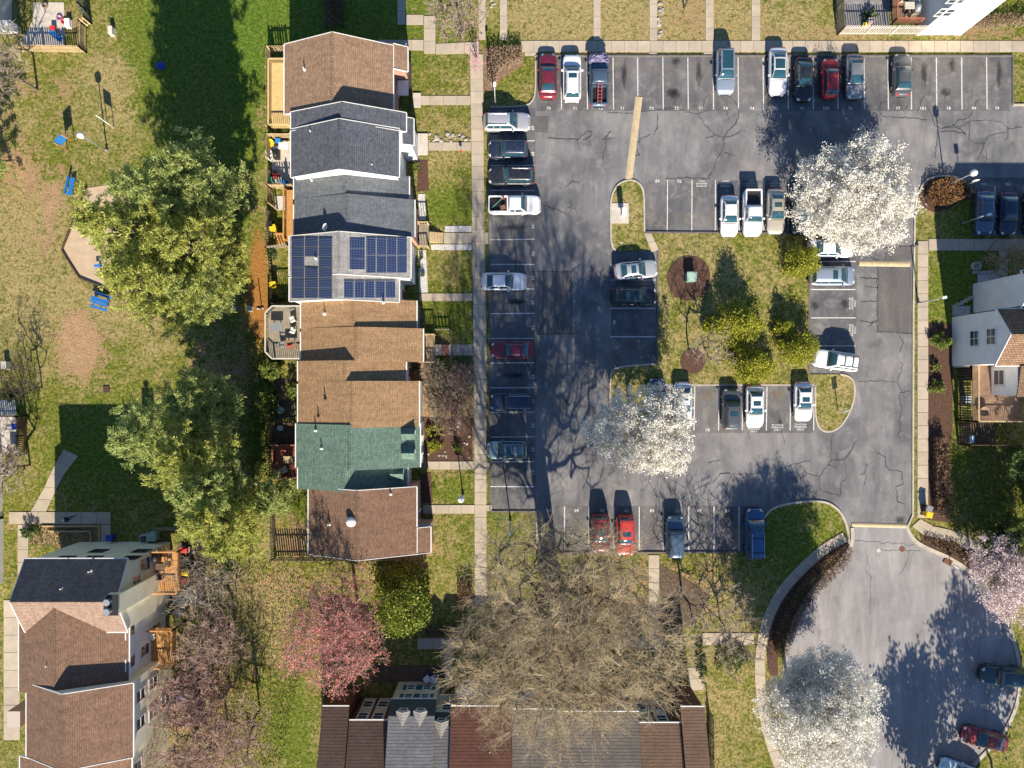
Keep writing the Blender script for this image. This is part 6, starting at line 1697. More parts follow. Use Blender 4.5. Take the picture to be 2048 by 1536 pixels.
    gx_ = [gb_r + (gr_r - gb_r) * i / 5 for i in range(6)] + [gr_r + (gr_f - gr_r) * i / 6 for i in range(1, 7)] + [gr_f + (gb_f - gr_f) * i / 5 for i in range(1, 6)]
    mb = MB(); R_ = [[(x, y, z) for y, z in gsec(x)] for x in gx_]; mb.grid(R_); cabin = obj("cabin", mb, pm, None, True)
    def gp(x, v):
        s_ = gsec(x); i = min(int(v), 7); t = v - i
        return Vector((x, s_[i][0] + (s_[i + 1][0] - s_[i][0]) * t, s_[i][1] + (s_[i + 1][1] - s_[i][1]) * t))
    def gpatch(name, x0, x1, v0, v1, mat, lift=.014, nx=5, nv=8):
        m2 = MB(); rows_ = []
        for i in range(nx + 1):
            row = []
            for j in range(nv + 1):
                x = x0 + (x1 - x0) * i / nx; v = v0 + (v1 - v0) * j / nv
                q = gp(x, v); dx = gp(min(x + .02, gb_f), v) - gp(max(x - .02, gb_r), v); dv = gp(x, min(v + .06, 7.99)) - gp(x, max(v - .06, 0))
                nrm = dx.cross(dv)
                if nrm.length < 1e-9: nrm = Vector((0, 0, 1))
                nrm.normalize()
                if nrm.z < 0 and 1.3 < v < 6.7: nrm = -nrm
                if v <= 1.3 and nrm.y < 0: nrm = -nrm
                if v >= 6.7 and nrm.y > 0: nrm = -nrm
                row.append(q + nrm * lift)
            rows_.append(row)
        m2.grid(rows_); return obj(name, m2, mat, cabin, True)
    gpatch("windshield", gr_f + .06, gb_f - .04, 1.75, 6.25, CAR_GLASS)
    gpatch("rear_window", gb_r + .05 + (.10 if kind == "sedan" else 0), gr_r - .05, 1.85, 6.15, CAR_GLASS)
    mid = (gr_r + gr_f) / 2
    cuts = [(gb_r + (gr_r - gb_r) * .55, mid - .05), (mid + .03, gr_f + (gb_f - gr_f) * .55)]
    if kind in ("suv", "boxy", "van"): t = gr_r + .55; cuts = [(gr_r - .1, t - .04), (t + .03, mid + .12), (mid + .20, gr_f + (gb_f - gr_f) * .5)]
    if kind == "pickup": cuts = [(gr_r + .05, mid - .04), (mid + .04, gr_f + (gb_f - gr_f) * .45)]
    for a, b_ in cuts:
        gpatch("side_window", a, b_, .30, .93, CAR_GLASS, .012, 4, 2); gpatch("side_window", a, b_, 7.70, 7.07, CAR_GLASS, .012, 4, 2)
    if glassroof: gpatch("glass_roof", gr_r + .12, gr_f - .1, 2.15, 5.85, CAR_GLASS, .012)
    elif sunroof is not None:
        c = gr_r + (gr_f - gr_r) * sunroof; gpatch("sunroof", c - .28, c + .22, 2.6, 5.4, CAR_GLASS, .012)
    if rails:
        for sg in (-1, 1):
            m2 = MB(); y = sg * rw * .90; z = H + .05
            m2.bar((gr_r - .05, y, z), (gr_f - .25, y, z), .045, .05)
            for x in (gr_r, mid, gr_f - .35): m2.box((x, y, z - .04), (.08, .04, .1))
            obj("roof_rail", m2, BLACK if rails == "black" else CHROME, cabin)
        if rails == "bars" or rails == "black":
            for x in (gr_r + .5, gr_f - .75):
                m2 = MB(); m2.box((x, 0, H + .09), (.07, rw * 1.85, .035)); obj("roof_bar", m2, BLACK, cabin)
    for sg in (-1, 1):
        m2 = MB(); x = gb_f - .42; m2.box((x, sg * (Wd / 2 + .09), .99 if H < 1.6 else 1.1), (.16, .2, .14), rz=-sg * .25); obj("mirror", m2, pm, body)
    wm = wheel_meshes(); wb_ = L * .285
    for x in (-wb_, wb_ + .03):
        for sg in (-1, 1):
            wo = link("wheel", wm['t'], root, (x, sg * (Wd / 2 - .10), .34)); link("rim", wm['r'], wo)
    if kind == "pickup":
        x0, x1 = -hl + .10, gb_r - .12; yi = Wd / 2 - .20; zt = 1.02
        m2 = MB(); m2.mi = 0
        m2.poly([(x0, -yi, zt), (x1, -yi, zt), (x1, yi, zt), (x0, yi, zt)]); obj("bed_liner", m2, BLACK, body)
        for a, b_ in (((x0, yi), (x1, yi)), ((x0, -yi), (x1, -yi)), ((x0, -yi), (x0, yi)), ((x1, -yi), (x1, yi))):
            m2 = MB(); m2.bar((a[0], a[1], zt + .12), (b_[0], b_[1], zt + .12), .13, .34); obj("bed_wall" if a[0] != b_[0] else "tailgate", m2, pm, body)
    if extras: extras(root, obj, hl, H, body)
    return root

PT = {}
for nm, c, me_ in (("maroon", (0.17, 0.012, 0.03), .25), ("white", (0.78, 0.78, 0.77), 0), ("black", (0.010, 0.012, 0.018), .1), ("navy", (0.012, 0.022, 0.05), .2), ("silverblue", (0.36, 0.42, 0.50), .55), ("silver", (0.52, 0.53, 0.54), .5),
                   ("red", (0.40, 0.015, 0.02), .1), ("grey", (0.24, 0.25, 0.27), .5), ("dkgrey", (0.10, 0.105, 0.11), .4), ("pearl", (0.68, 0.69, 0.71), .2), ("beige", (0.50, 0.46, 0.38), .45), ("teal", (0.16, 0.25, 0.27), .45),
                   ("brightred", (0.50, 0.03, 0.02), .1), ("darkred", (0.20, 0.014, 0.022), .15), ("blue", (0.02, 0.09, 0.20), .3), ("bluegrey", (0.07, 0.12, 0.18), .4), ("green", (0.02, 0.05, 0.06), .3), ("paleblue", (0.40, 0.56, 0.64), .3)):
    PT[nm] = paint("paint_" + nm, c, me_)
U_, D_n, L_, R_r = 90, 270, 180, 0
def ladder(root, obj, hl, H, body):
    for y in (-.2, .2):
        m2 = MB(); m2.bar((-hl + .15, y, 1.3), (-.55, y, 1.75), .06, .08); obj("ladder_rail", m2, plain("ladder_red", (0.5, 0.05, 0.04), .5), body)
    for i in range(6):
        t = i / 6 + .08; m2 = MB(); x = -hl + .15 + (hl - .7) * t; m2.bar((x, -.2, 1.3 + .45 * t), (x, .2, 1.3 + .45 * t), .07, .05); obj("ladder_rung", m2, CHROME, body)
def bedload(root, obj, hl, H, body):
    m2 = MB(); m2.box((-1.9, .1, 1.22), (.9, .7, .14)); obj("cargo_box", m2, DARKMETAL, body)
    m2 = MB(); m2.box((-1.2, -.35, 1.26), (.55, .4, .2), .3); obj("cargo_bag", m2, plain("brown_bag", (.2, .1, .06), .8), body)
    m2 = MB(); m2.bar((-2.3, -.4, 1.34), (-1.2, .6, 1.5), .04, .04); obj("green_pole", m2, plain("green_pole", (.15, .5, .3), .5), body)
    m2 = MB(); m2.box((-1.15, .55, 1.4), (.2, .2, .2)); obj("red_can", m2, plain("red_can", (.45, .03, .03), .5), body)
def spare(root, obj, hl, H, body):
    o = link("spare_wheel", wheel_meshes()['t'], body, (-hl - .12, 0, .95)); o.rotation_euler = (0, 0, math.pi / 2)
car(1096, 151, U_, "sedan", PT["maroon"], "maroon sedan beside the white SUV with chrome roof rails", None, seed=1)
car(1144, 155, U_, "suv", PT["white"], "white SUV with chrome roof rails between maroon sedan and dark pickup", .82, "chrome", scale=1.04)
car(1198, 162, U_, "pickup", PT["bluegrey"], "dark pickup truck with a red ladder in its bed and a tarp on its nose", scale=.93, extras=ladder, cat="pickup truck")
car(1451, 142, D_n, "suv", PT["silverblue"], "silver blue crossover with dark glass roof alone in stall 74", glassroof=True)
car(1556, 142, D_n, "sedan", PT["pearl"], "pearl white sedan with black panoramic roof beside the black sedan", glassroof=True, scale=1.04)
car(1608, 158, D_n, "sedan", PT["black"], "black sedan in dappled shade between pearl sedan and red hatchback", None, scale=.96)
car(1661, 156, U_, "hatch", PT["red"], "red hatchback in the dappled shade of stall 102", None)
car(1710, 152, D_n, "sedan", PT["grey"], "grey sedan on the sunny side of the red hatchback", None, scale=.97)
car(1805, 149, U_, "sedan", PT["dkgrey"], "dark grey sedan parked alone over stall 77", None, scale=.93)
car(1014, 244, R_r, "suv", PT["silver"], "silver SUV with roof rails beside the lamp post and dry hedge", None, "chrome", scale=1.04)
car(1016, 299, L_, "suv", PT["navy"], "dark navy SUV directly below the silver SUV", None, scale=.88)
car(1023, 352, L_, "suv", PT["black"], "black SUV next to the white pickup truck", None, "chrome", scale=1.02)
car(1029, 410, R_r, "pickup", PT["white"], "white pickup truck with tools in its bed beside the black SUV", scale=.98, extras=bedload, cat="pickup truck")
car(1007, 563, R_r, "sedan", PT["pearl"], "silver white sedan overhanging the sidewalk opposite the solar roof", None, scale=1.0)
car(1025, 700, L_, "sedan", PT["maroon"], "maroon sedan opposite the tan brown house", None, scale=.93)
car(1022, 804, L_, "boxy", PT["navy"], "dark boxy SUV with roof rails opposite the golden tan house", None, "chrome", scale=.92)
car(1014, 900, L_, "suv", PT["teal"], "teal grey SUV with sunroof and roof bars opposite the green roof", .8, "black", scale=.88)
car(1272, 540, 6, "sedan", PT["silver"], "silver sedan with sunroof parked askew beside the island", .62, scale=.95)
car(1268, 593, R_r, "suv", PT["black"], "black SUV with sunroof beside the askew silver sedan", .55, scale=1.0)
car(1459, 431, D_n, "sedan", PT["white"], "white sedan without sunroof beside the white pickup", None, scale=.90)
car(1505, 426, D_n, "pickup", PT["white"], "white pickup truck with dark bed between white and beige sedans", scale=.86, cat="pickup truck")
car(1552, 422, D_n, "sedan", PT["beige"], "beige sedan with sunroof beside the white pickup", .5, scale=.99)
car(1600, 425, D_n, "sedan", PT["black"], "black car half hidden under the round white flowering tree", None, scale=.95)
car(1662, 497, R_r, "sedan", PT["white"], "white car peeking out beneath the round white flowering tree", None, scale=.98)
car(1665, 552, R_r, "van", PT["silverblue"], "silver blue minivan with sunroof beside the golden shrub", .78, scale=.96)
car(1672, 721, 172, "suv", PT["white"], "white SUV with black roof bars parked askew by the golden shrub", None, "black", scale=1.0)
car(1314, 800, U_, "sedan", PT["navy"], "navy car under the ragged white flowering tree", None, scale=.95)
car(1366, 807, D_n, "sedan", PT["pearl"], "pearl sedan with sunroof half under the ragged white flowering tree", .42, scale=.95)
car(1463, 818, U_, "suv", PT["dkgrey"], "charcoal SUV with roof rails under the overhanging golden shrub", .66, "chrome", scale=.92)
car(1510, 813, D_n, "sedan", PT["white"], "white sedan with sunroof beside the charcoal SUV", .62, scale=.93)
car(1607, 803, D_n, "sedan", PT["white"], "white sedan with sunroof beside the rounded island tip", .72, scale=.86)
car(1970, 425, D_n, "sedan", PT["bluegrey"], "blue grey sedan in house shade beside the round copper hedge", None, scale=.95)
car(2017, 427, D_n, "sedan", PT["navy"], "navy sedan in house shade beside the blue grey sedan", None, scale=.93)
car(2070, 425, D_n, "suv", PT["dkgrey"], "dark SUV beyond the navy sedan in house shade", None)
car(1201, 1067, D_n, "suv", PT["darkred"], "dark red SUV with roof bars beside the bright red SUV", .8, "black", scale=.86)
car(1251, 1071, D_n, "suv", PT["brightred"], "bright red SUV with sunroof near the big bare tree", .75, None, scale=.90)
car(1350, 1073, U_, "boxy", PT["bluegrey"], "dark SUV with a spare wheel on its rear", None, None, scale=.93, extras=spare)
car(1510, 1068, U_, "van", PT["blue"], "deep blue van with roof bars beside the curved lawn corner", None, "bars", scale=1.06)
car(2008, 1352, 176, "boxy", PT["green"], "dark green SUV parked along the shaded cul-de-sac kerb", None, None, scale=1.05)
car(1970, 1478, 166, "sedan", PT["darkred"], "dark red sedan parked at the cul-de-sac kerb", None, scale=1.0)
car(1925, 1546, 160, "sedan", PT["paleblue"], "pale blue car parked at the cul-de-sac kerb", None)
# ================================================================== street furniture and yard things
def pal(n, c, r=.5): return plain(n, c, r)
BLUEP = pal("blue_plastic", (0.02, 0.16, 0.45)); YELLOWP = pal("yellow_plastic", (0.72, 0.50, 0.02)); BLUEBIN = pal("bin_blue", (0.02, 0.07, 0.40)); GREENP = pal("green_plastic", (0.03, 0.22, 0.14)); REDP = pal("red_plastic", (0.45, 0.03, 0.03))
GREYP = pal("grey_plastic", (0.22, 0.23, 0.24)); TEALBOX = nmat("pale_green_steel", (0.30, 0.42, 0.36), (0.24, 0.36, 0.31), 2, .6, .1)
def lamp(base, h, label, arm=None):
    p = W(*base); t = thing("lamp_post", p, label, "lamp post")
    mb = MB(); mb.cyl(p, p + Vector((0, 0, h)), .075, .05, 10); mb.build("pole", GREYP if arm is None else STEEL, t, True)
    mb = MB(); mb.cyl(p, p + Vector((0, 0, .35)), .16, .12, 10); mb.build("base_collar", GREYP, t, True)
    if arm is None:
        mb = MB(); mb.lathe((p.x, p.y, h - .05), [(.08, 0), (.30, .12), (.34, .42), (.30, .52), (.1, .62)], 14); mb.build("lantern", WHITE, t, True)
    else:
        d = Vector((arm[0], arm[1], 0)); mb = MB(); mb.bar(p + Vector((0, 0, h - .05)), p + d + Vector((0, 0, h + .08)), .06, .06); mb.build("arm", STEEL, t)
        mb = MB(); e = p + d * 1.25 + Vector((0, 0, h + .08)); mb.box(e, (.42, .26, .14), math.atan2(d.y, d.x)); mb.build("lamp_head", WHITE, t)
lamp((214, 301), 4.3, "globe lamp post beside the playground sand")
lamp((991, 212), 4.6, "globe lamp post on the lawn at the lot corner beside the dry hedge", (0.01, 0.25))
lamp((1021, 1042), 4.5, "lamp post on the lawn between the sidewalk and stall 60", (0.0, -0.3))
lamp((1836, 606), 3.6, "lamp post beside the walk at the white house lawn", (0.45, 0.1))
lamp((1924, 447), 3.4, "lamp post beside the blue grey sedan in shade", (0.45, 0.1))
lamp((1890, 372), 4.4, "lamp post rising from the round copper hedge")
lamp((926, 990), 2.6, "short lamp post on the front lawn of the end house")
def sign(base, h, size, deg, label, mat, back=None, two=False, cat="sign"):
    p = W(*base); t = thing("sign", p, label, cat); r = math.radians(deg); u = Vector((math.cos(r), math.sin(r), 0)); n = Vector((-u.y, u.x, 0))
    for s_ in ((-1, 1) if two else (0,)):
        mb = MB(); q = p + u * (s_ * size[0] / 2); mb.cyl(q, q + Vector((0, 0, h)), .045, n=8); mb.build("post", back or STEEL, t, True)
    mb = MB(); mb.box(p + n * .06 + Vector((0, 0, h - size[1] / 2 + .1)), (size[0], .05, size[1]), r); mb.build("panel", mat, t)
sign((142, 292), 2.2, (1.1, 1.2), 50, "blue play panel on orange posts beside the playground lamp", BLUEP, pal("orange_post", (.6, .22, .03)), True, "play panel")
sign((221, 250), 2.0, (0.9, 0.9), -35, "green play panel with white posts on the grass", GREENP, WHITE, True, "play panel")
sign((1675, 822), 2.1, (0.55, 0.75), 20, "small white street sign on the rounded island tip", WHITE)
sign((1922, 375), 2.6, (0.45, 0.6), 0, "white parking sign behind the round copper hedge", WHITE)
sign((1900, 1131), 1.0, (0.5, 0.35), -30, "small white board sign in the mulch by the cul-de-sac", WHITE)
# mail boxes
pd = bed("mailbox_pad", [(1222, 407), (1257, 407), (1257, 447), (1222, 447)], 0.14, PATIO)
p = W(1244, 430); t = thing("cluster_mailbox", p, "white cluster mailbox on its concrete pad at the island nose", "mailbox")
mb = MB(); mb.box((p.x, p.y, .45), (.18, .3, .9)); mb.build("pedestal", STEEL, t)
mb = MB(); mb.box((p.x, p.y, 1.25), (.5, .75, .9)); bx_ = mb.build("mail_cabinet", pal("cabinet_white", (.66, .67, .68)), t)
for r in range(4):
    for k in range(3):
        mb = MB(); mb.box((p.x - .255, p.y - .24 + .24 * k, .92 + .21 * r), (.02, .22, .19)); mb.build("box_door", STEEL, bx_)
# utility cabinets
def cabinet(base, w, d, h, label, mat, name="utility_box", cat="utility box"):
    p = W(*base); t = thing(name, p, label, cat)
    mb = MB(); mb.box((p.x, p.y, .06), (w * 1.15, d * 1.15, .12)); mb.build("pad", PATIO, t)
    mb = MB(); mb.box((p.x, p.y, h / 2 + .1), (w, d, h)); c = mb.build("cabinet", mat, t)
    mb = MB(); a = h + .1; mb.add([(p.x - w * .53, p.y - d * .53, a), (p.x + w * .53, p.y - d * .53, a), (p.x + w * .53, p.y + d * .53, a + .08), (p.x - w * .53, p.y + d * .53, a + .08), (p.x - w * .53, p.y - d * .53, a + .05), (p.x + w * .53, p.y - d * .53, a + .05), (p.x + w * .53, p.y + d * .53, a + .13), (p.x - w * .53, p.y + d * .53, a + .13)], [[3, 2, 1, 0], [4, 5, 6, 7], [0, 1, 5, 4], [1, 2, 6, 5], [2, 3, 7, 6], [3, 0, 4, 7]]); mb.build("lid", mat, t)
    return t
cabinet((1379, 556), .95, .9, .9, "pale green transformer box in the round mulch bed", TEALBOX)
cabinet((227, 66), .42, .75, .5, "pale utility box on the grass beside the pine shade", PALEWOOD); cabinet((16, 731), .5, .75, .5, "pale utility box near the bare dirt circle", PALEWOOD)
cabinet((502, 618), .4, .5, .5, "pale green utility box beside the orange needle strip", TEALBOX); cabinet((470, 617), .35, .35, .4, "small white pipe box in the pine shade", WHITE)
p = W(213, 778); t = thing("drain_grate", (p.x, p.y, 0), "brown square drain grate on the lawn below the dirt circle", "drain"); mb = MB(); mb.box((p.x, p.y, .02), (.65, .7, .06)); mb.build("frame", DARKMETAL, t)
for i in range(5):
    mb = MB(); mb.box((p.x - .24 + .12 * i, p.y, .06), (.05, .6, .02)); mb.build("bar", nmat("rust", (.16, .07, .04), None, 5), t)
p = W(1895, 1123); t = thing("storm_drain", (p.x, p.y, 0), "rusty storm drain cover in the cul-de-sac kerb", "drain"); mb = MB(); mb.box((p.x, p.y, .06), (.85, .6, .1), -.5); mb.build("cover", MATS["rust"], t)
p = W(1757, 1101); t = thing("manhole_cover", (p.x, p.y, 0), "pale round manhole cover near the lane mouth", "manhole"); mb = MB(); mb.cyl((p.x, p.y, 0), (p.x, p.y, .02), .22, n=18); mb.build("disc", PATIO, t)
p = W(1804, 1098); t = thing("manhole_cover", (p.x, p.y, 0), "rusty round manhole cover near the lane mouth", "manhole"); mb = MB(); mb.cyl((p.x, p.y, 0), (p.x, p.y, .02), .3, n=18); mb.build("disc", MATS["rust"], t)
p = W(323, 133); t = thing("playground_tub", p, "dark blue round tub lying in the pine shade", "tub"); mb = MB(); mb.lathe((p.x, p.y, 0), [(.36, 0), (.42, .25), (.36, .25), (.3, .06)], 16); mb.build("tub_shell", BLUEBIN, t, True)
# playground
def bench(base, deg, L, label, picnic=False):
    p = W(*base); t = thing("picnic_table" if picnic else "park_bench", p, label, "picnic table" if picnic else "bench", None, math.radians(deg))
    def o(name, c, size): m2 = MB(); m2.box(c, size); link(name, m2.mesh(name, BLUEP), t)
    if picnic:
        for y in (-.24, 0, .24): o("table_plank", (0, y, .74), (L, .2, .05))
        for y in (-.7, .7): o("seat_plank", (0, y, .45), (L, .26, .05))
    else:
        for y in (-.2, .02): o("seat_plank", (0, y, .45), (L, .18, .05))
        for z in (.65, .85): o("back_plank", (0, .22, z), (L, .05, .15))
    for x in (-L * .38, L * .38):
        o("leg", (x, -.2, .22), (.08, .08, .45)); o("leg", (x, .22, .45), (.08, .08, .9)) if not picnic else o("leg", (x, .2, .36), (.08, .08, .72))
        o("cross_bar", (x, 0, .4), (.07, 1.5 if picnic else .45, .07))
bench((146, 375), 78, 1.9, "blue bench beside the playground sand edge")
bench((206, 604), -18, 1.8, "blue picnic table below the playground sand", True)
p = W(202, 533); t = thing("spring_rider", p, "small blue spring rider on the playground sand", "spring rider"); mb = MB(); mb.cyl(p, p + Vector((0, 0, .4)), .1, n=10); mb.build("spring", DARKMETAL, t)
mb = MB(); mb.box((p.x, p.y, .52), (.75, .26, .2)); mb.build("saddle_body", BLUEP, t); mb = MB(); mb.bar((p.x + .25, p.y - .3, .8), (p.x + .25, p.y + .3, .8), .05, .05); mb.build("handle", BLUEP, t); mb = MB(); mb.box((p.x + .28, p.y, .7), (.2, .2, .3)); mb.build("rider_head", BLUEP, t)
# bins
def bin_(base, label, body, lid, deg=0, h=1.05):
    p = W(*base); t = thing("wheelie_bin", p, label, "bin", None, math.radians(deg))
    m2 = MB(); a = [(-.24, -.26), (.24, -.26), (.24, .26), (-.24, .26)]
    m2.add([(x * .85, y * .85, .06) for x, y in a] + [(x * 1.1, y * 1.1, h) for x, y in a], [[3, 2, 1, 0], [4, 5, 6, 7], [0, 1, 5, 4], [1, 2, 6, 5], [2, 3, 7, 6], [3, 0, 4, 7]]); link("bin_body", m2.mesh("bin_body", body), t)
    m2 = MB(); m2.box((.02, 0, h + .03), (.62, .62, .07)); m2.box((-.32, 0, h), (.06, .5, .05)); link("bin_lid", m2.mesh("bin_lid", lid), t)
    for y in (-.22, .22):
        m2 = MB(); m2.cyl((-.22, y - .03, .1), (-.22, y + .03, .1), .1, n=12); link("bin_wheel", m2.mesh("bin_wheel", RUBBER), t)
bin_((1847, 1014), "black wheelie bin on the walk beside the tall hedge", BLACK, GREYP, -20); bin_((1847, 1026), "yellow lidded wheelie bin beside the black bin by the tall hedge", YELLOWP, YELLOWP, -15)
bin_((229, 1072), "blue bin against the plum roofed house front", BLUEBIN, BLUEBIN); bin_((856, 1350), "blue bin with a white lid before the dormered house", BLUEBIN, WHITE, 40); bin_((868, 1352), "blue bin with a pale blue lid before the dormered house", BLUEBIN, pal("pale_lid", (.5, .6, .7)), 60)
bin_((552, 460), "yellow bin beside the angled wooden stairs", YELLOWP, YELLOWP, 15); bin_((552, 572), "yellow bin on the little green lawn behind the solar roof", YELLOWP, YELLOWP, 5); bin_((44, 852), "round topped blue bin in the small dark fenced yard", BLUEBIN, BLUEBIN)
bin_((545, 452), "black bin beside the yellow bin and angled stairs", BLACK, BLACK, 10)
# air conditioners
def aircon(base, label, w=.8):
    p = W(*base); t = thing("air_conditioner", p, label, "air conditioner"); mb = MB(); mb.box((p.x, p.y, .42), (w, w, .8)); c = mb.build("casing", PALEWOOD, t)
    mb = MB(); mb.cyl((p.x, p.y, .82), (p.x, p.y, .845), w * .42, n=20); mb.build("fan_grille", BLACK, c); mb = MB(); mb.box((p.x, p.y, .86), (w * .8, .06, .02)); mb.box((p.x, p.y, .86), (.06, w * .8, .02)); mb.build("fan_blade", GREYP, c)
aircon((295, 1075), "white air conditioner before the plum roofed house"); aircon((22, 942), "white air conditioner beside the bare tangled tree"); aircon((30, 895), "grey air conditioner in the small dark fenced yard", .7)
p = W(312, 1070); t = thing("storage_bin", p, "grey green storage bin beside the air conditioner", "storage bin"); mb = MB(); mb.box((p.x, p.y, .5), (.9, .8, 1.0)); mb.build("bin_box", TEALBOX, t); mb = MB(); mb.box((p.x, p.y, 1.03), (.98, .88, .08)); mb.build("bin_lid", TEALBOX, t)
# yard furniture
def chair(base, z, deg, label, mat):
    p = W(*base, z); t = thing("patio_chair", p, label, "chair", None, math.radians(deg))
    def o(name, c, size): m2 = MB(); m2.box(c, size); link(name, m2.mesh(name, mat), t)
    o("seat", (0, 0, .42), (.5, .5, .06)); o("backrest", (-.26, 0, .68), (.06, .5, .5))
    for x in (-.22, .22):
        for y in (-.22, .22): o("leg", (x, y, .2), (.05, .05, .4))
    for y in (-.27, .27): o("armrest", (0, y, .6), (.5, .05, .04))
def table(base, z, r, label, mat, h=.72, square=False):
    p = W(*base, z); t = thing("patio_table", p, label, "table")
    mb = MB()
    if square: mb.box((p.x, p.y, z + h), (r * 2, r * 1.4, .06))
    else: mb.cyl((p.x, p.y, z + h - .03), (p.x, p.y, z + h + .02), r, n=20)
    mb.build("tabletop", mat, t)
    for x in (-.5, .5):
        for y in (-.4, .4): mb = MB(); mb.bar((p.x + x * r, p.y + y * r, z), (p.x + x * r, p.y + y * r, z + h - .03), .05, .05); mb.build("leg", mat, t)
def grill(base, z, label, mat=BLACK):
    p = W(*base, z); t = thing("barbecue_grill", p, label, "grill")
    mb = MB(); mb.box((p.x, p.y, z + .4), (.55, .9, .7)); mb.build("cart", mat, t); mb = MB(); mb.lathe((p.x, p.y, z + .75), [(.36, 0), (.36, .16), (.2, .32), (.05, .36)], 12, .8, 1.2); mb.build("hood", mat, t, True)
    mb = MB(); mb.box((p.x, p.y + .62, z + .72), (.45, .32, .04)); mb.build("side_shelf", STEEL, t)
DK = "grey octagonal deck"
table((557, 655), 1.5, .62, "dark square table on the grey octagonal deck", GREYP, .72, True); table((585, 690), 1.5, .62, "brown square table with a red cloth on the grey octagonal deck", BROWNDECK, .72, True)
p = W(586, 692, 1.5); t = thing("red_umbrella", (p.x, p.y, 2.26), "folded red umbrella lying on the brown table of the octagonal deck", "umbrella"); mb = MB(); mb.cyl((p.x - .3, p.y - .1, 2.34), (p.x + .3, p.y + .12, 2.36), .12, .03, 8); mb.build("folded_canopy", REDP, t); mb = MB(); mb.cyl((p.x + .3, p.y + .12, 2.36), (p.x + .5, p.y + .19, 2.36), .02, n=6); mb.build("pole", STEEL, t)
for x, y, d, lab in ((568, 690, 0, "grey chair at the brown table on the octagonal deck"), (588, 640, 200, "white wire chair under the eave of the tan brown house"), (588, 662, 160, "white wire chair beside the rail of the octagonal deck")): chair((x, y), 1.5, d, lab, GREYP if x == 568 else WHITE)
chair((546, 290), .03, -60, "yellow framed chair on the cluttered sunny patio", YELLOWP); table((571, 296), .03, .5, "white folding table on the cluttered sunny patio", WHITE, .7, True); grill((556, 312), .03, "covered dark grill on the cluttered sunny patio")
chair((543, 310), .03, 20, "white plastic chair by the fence of the sunny patio", WHITE); chair((543, 318), .03, 60, "second white plastic chair by the open gate of the sunny patio", WHITE)
cabinet((560, 286), .5, .4, .6, "blue cooler box on the cluttered sunny patio", BLUEP, "cooler_box", "cooler")
for i, (x, y, m_, lab) in enumerate(((555, 355, REDP, "red toy car on the shaded patio"), (545, 362, GREENP, "green toy box on the shaded patio"), (562, 362, GREYP, "grey planter on the shaded patio"), (572, 368, BLUEP, "blue toy wagon on the shaded patio"), (549, 348, BLACK, "black storage trunk on the shaded patio"))): cabinet((x, y), .55, .45, .4, lab, m_, "yard_box", "box")
table((580, 918), 1.1, .5, "tan table on the red stained deck", TANWOOD, .7, True); chair((570, 905), 1.1, 0, "red chair on the red deck", REDWOOD); chair((572, 938), 1.1, 30, "pale chair on the red deck", PALEWOOD)
chair((566, 820), .03, 45, "teal chair in the dark yard behind the golden tan house", TEALBOX); p = W(561, 856); t = thing("garden_ring", p, "white garden ring in the yard of the red deck", "planter"); mb = MB(); mb.lathe((p.x, p.y, 0), [(.3, 0), (.3, .2), (.2, .2), (.2, .04)], 16); mb.build("ring", WHITE, t, True)
table((327, 1130), 3.2, .45, "dark table on the orange brown deck", DARKWOOD, .7, True); chair((340, 1125), 3.2, 180, "dark chair on the orange brown deck beside the rail", DARKWOOD); chair((325, 1150), 3.2, 90, "dark lounge chair on the orange brown deck", DARKWOOD); grill((318, 1112), 3.2, "small grill at the corner of the orange brown deck")
chair((308, 1270), 3.0, 0, "white round backed chair on the orange cedar deck", WHITE)
p = W(376, 1145, .4); t = thing("yellow_slide", (p.x, p.y, 0), "yellow tube toy beside the orange brown deck", "toy"); mb = MB(); mb.cyl((p.x - .5, p.y, .3), (p.x + .5, p.y + .1, .9), .38, n=16, caps=False); mb.build("tube", YELLOWP, t, True); mb = MB(); mb.cyl((p.x - .5, p.y, .0), (p.x - .5, p.y, .3), .06); mb.build("foot", BLACK, t)
for x, y, m_, lab in ((372, 1098, REDP, "red toy car in the yard beside the orange brown deck"), (372, 1120, DARKMETAL, "dark bicycle trailer in the yard beside the orange brown deck"), (370, 1160, REDP, "red wagon in the yard below the yellow tube toy"), (362, 1393, BLUEP, "pale blue box on the small concrete patio"), (395, 1432, pal("terracotta", (.4, .14, .08)), "terracotta pot by the low dark fence"), (358, 1408, REDP, "red planter on the small concrete patio")): cabinet((x, y), .7, .55, .45, lab, m_, "yard_box", "box")
table((362, 1222), 0, .5, "round glass table on the shaded pavers", STEEL); chair((350, 1220), 0, 0, "dark chair between the round glass table and the house wall", DARKMETAL); chair((375, 1216), 0, 180, "dark chair between the round glass table and the fence", DARKMETAL)
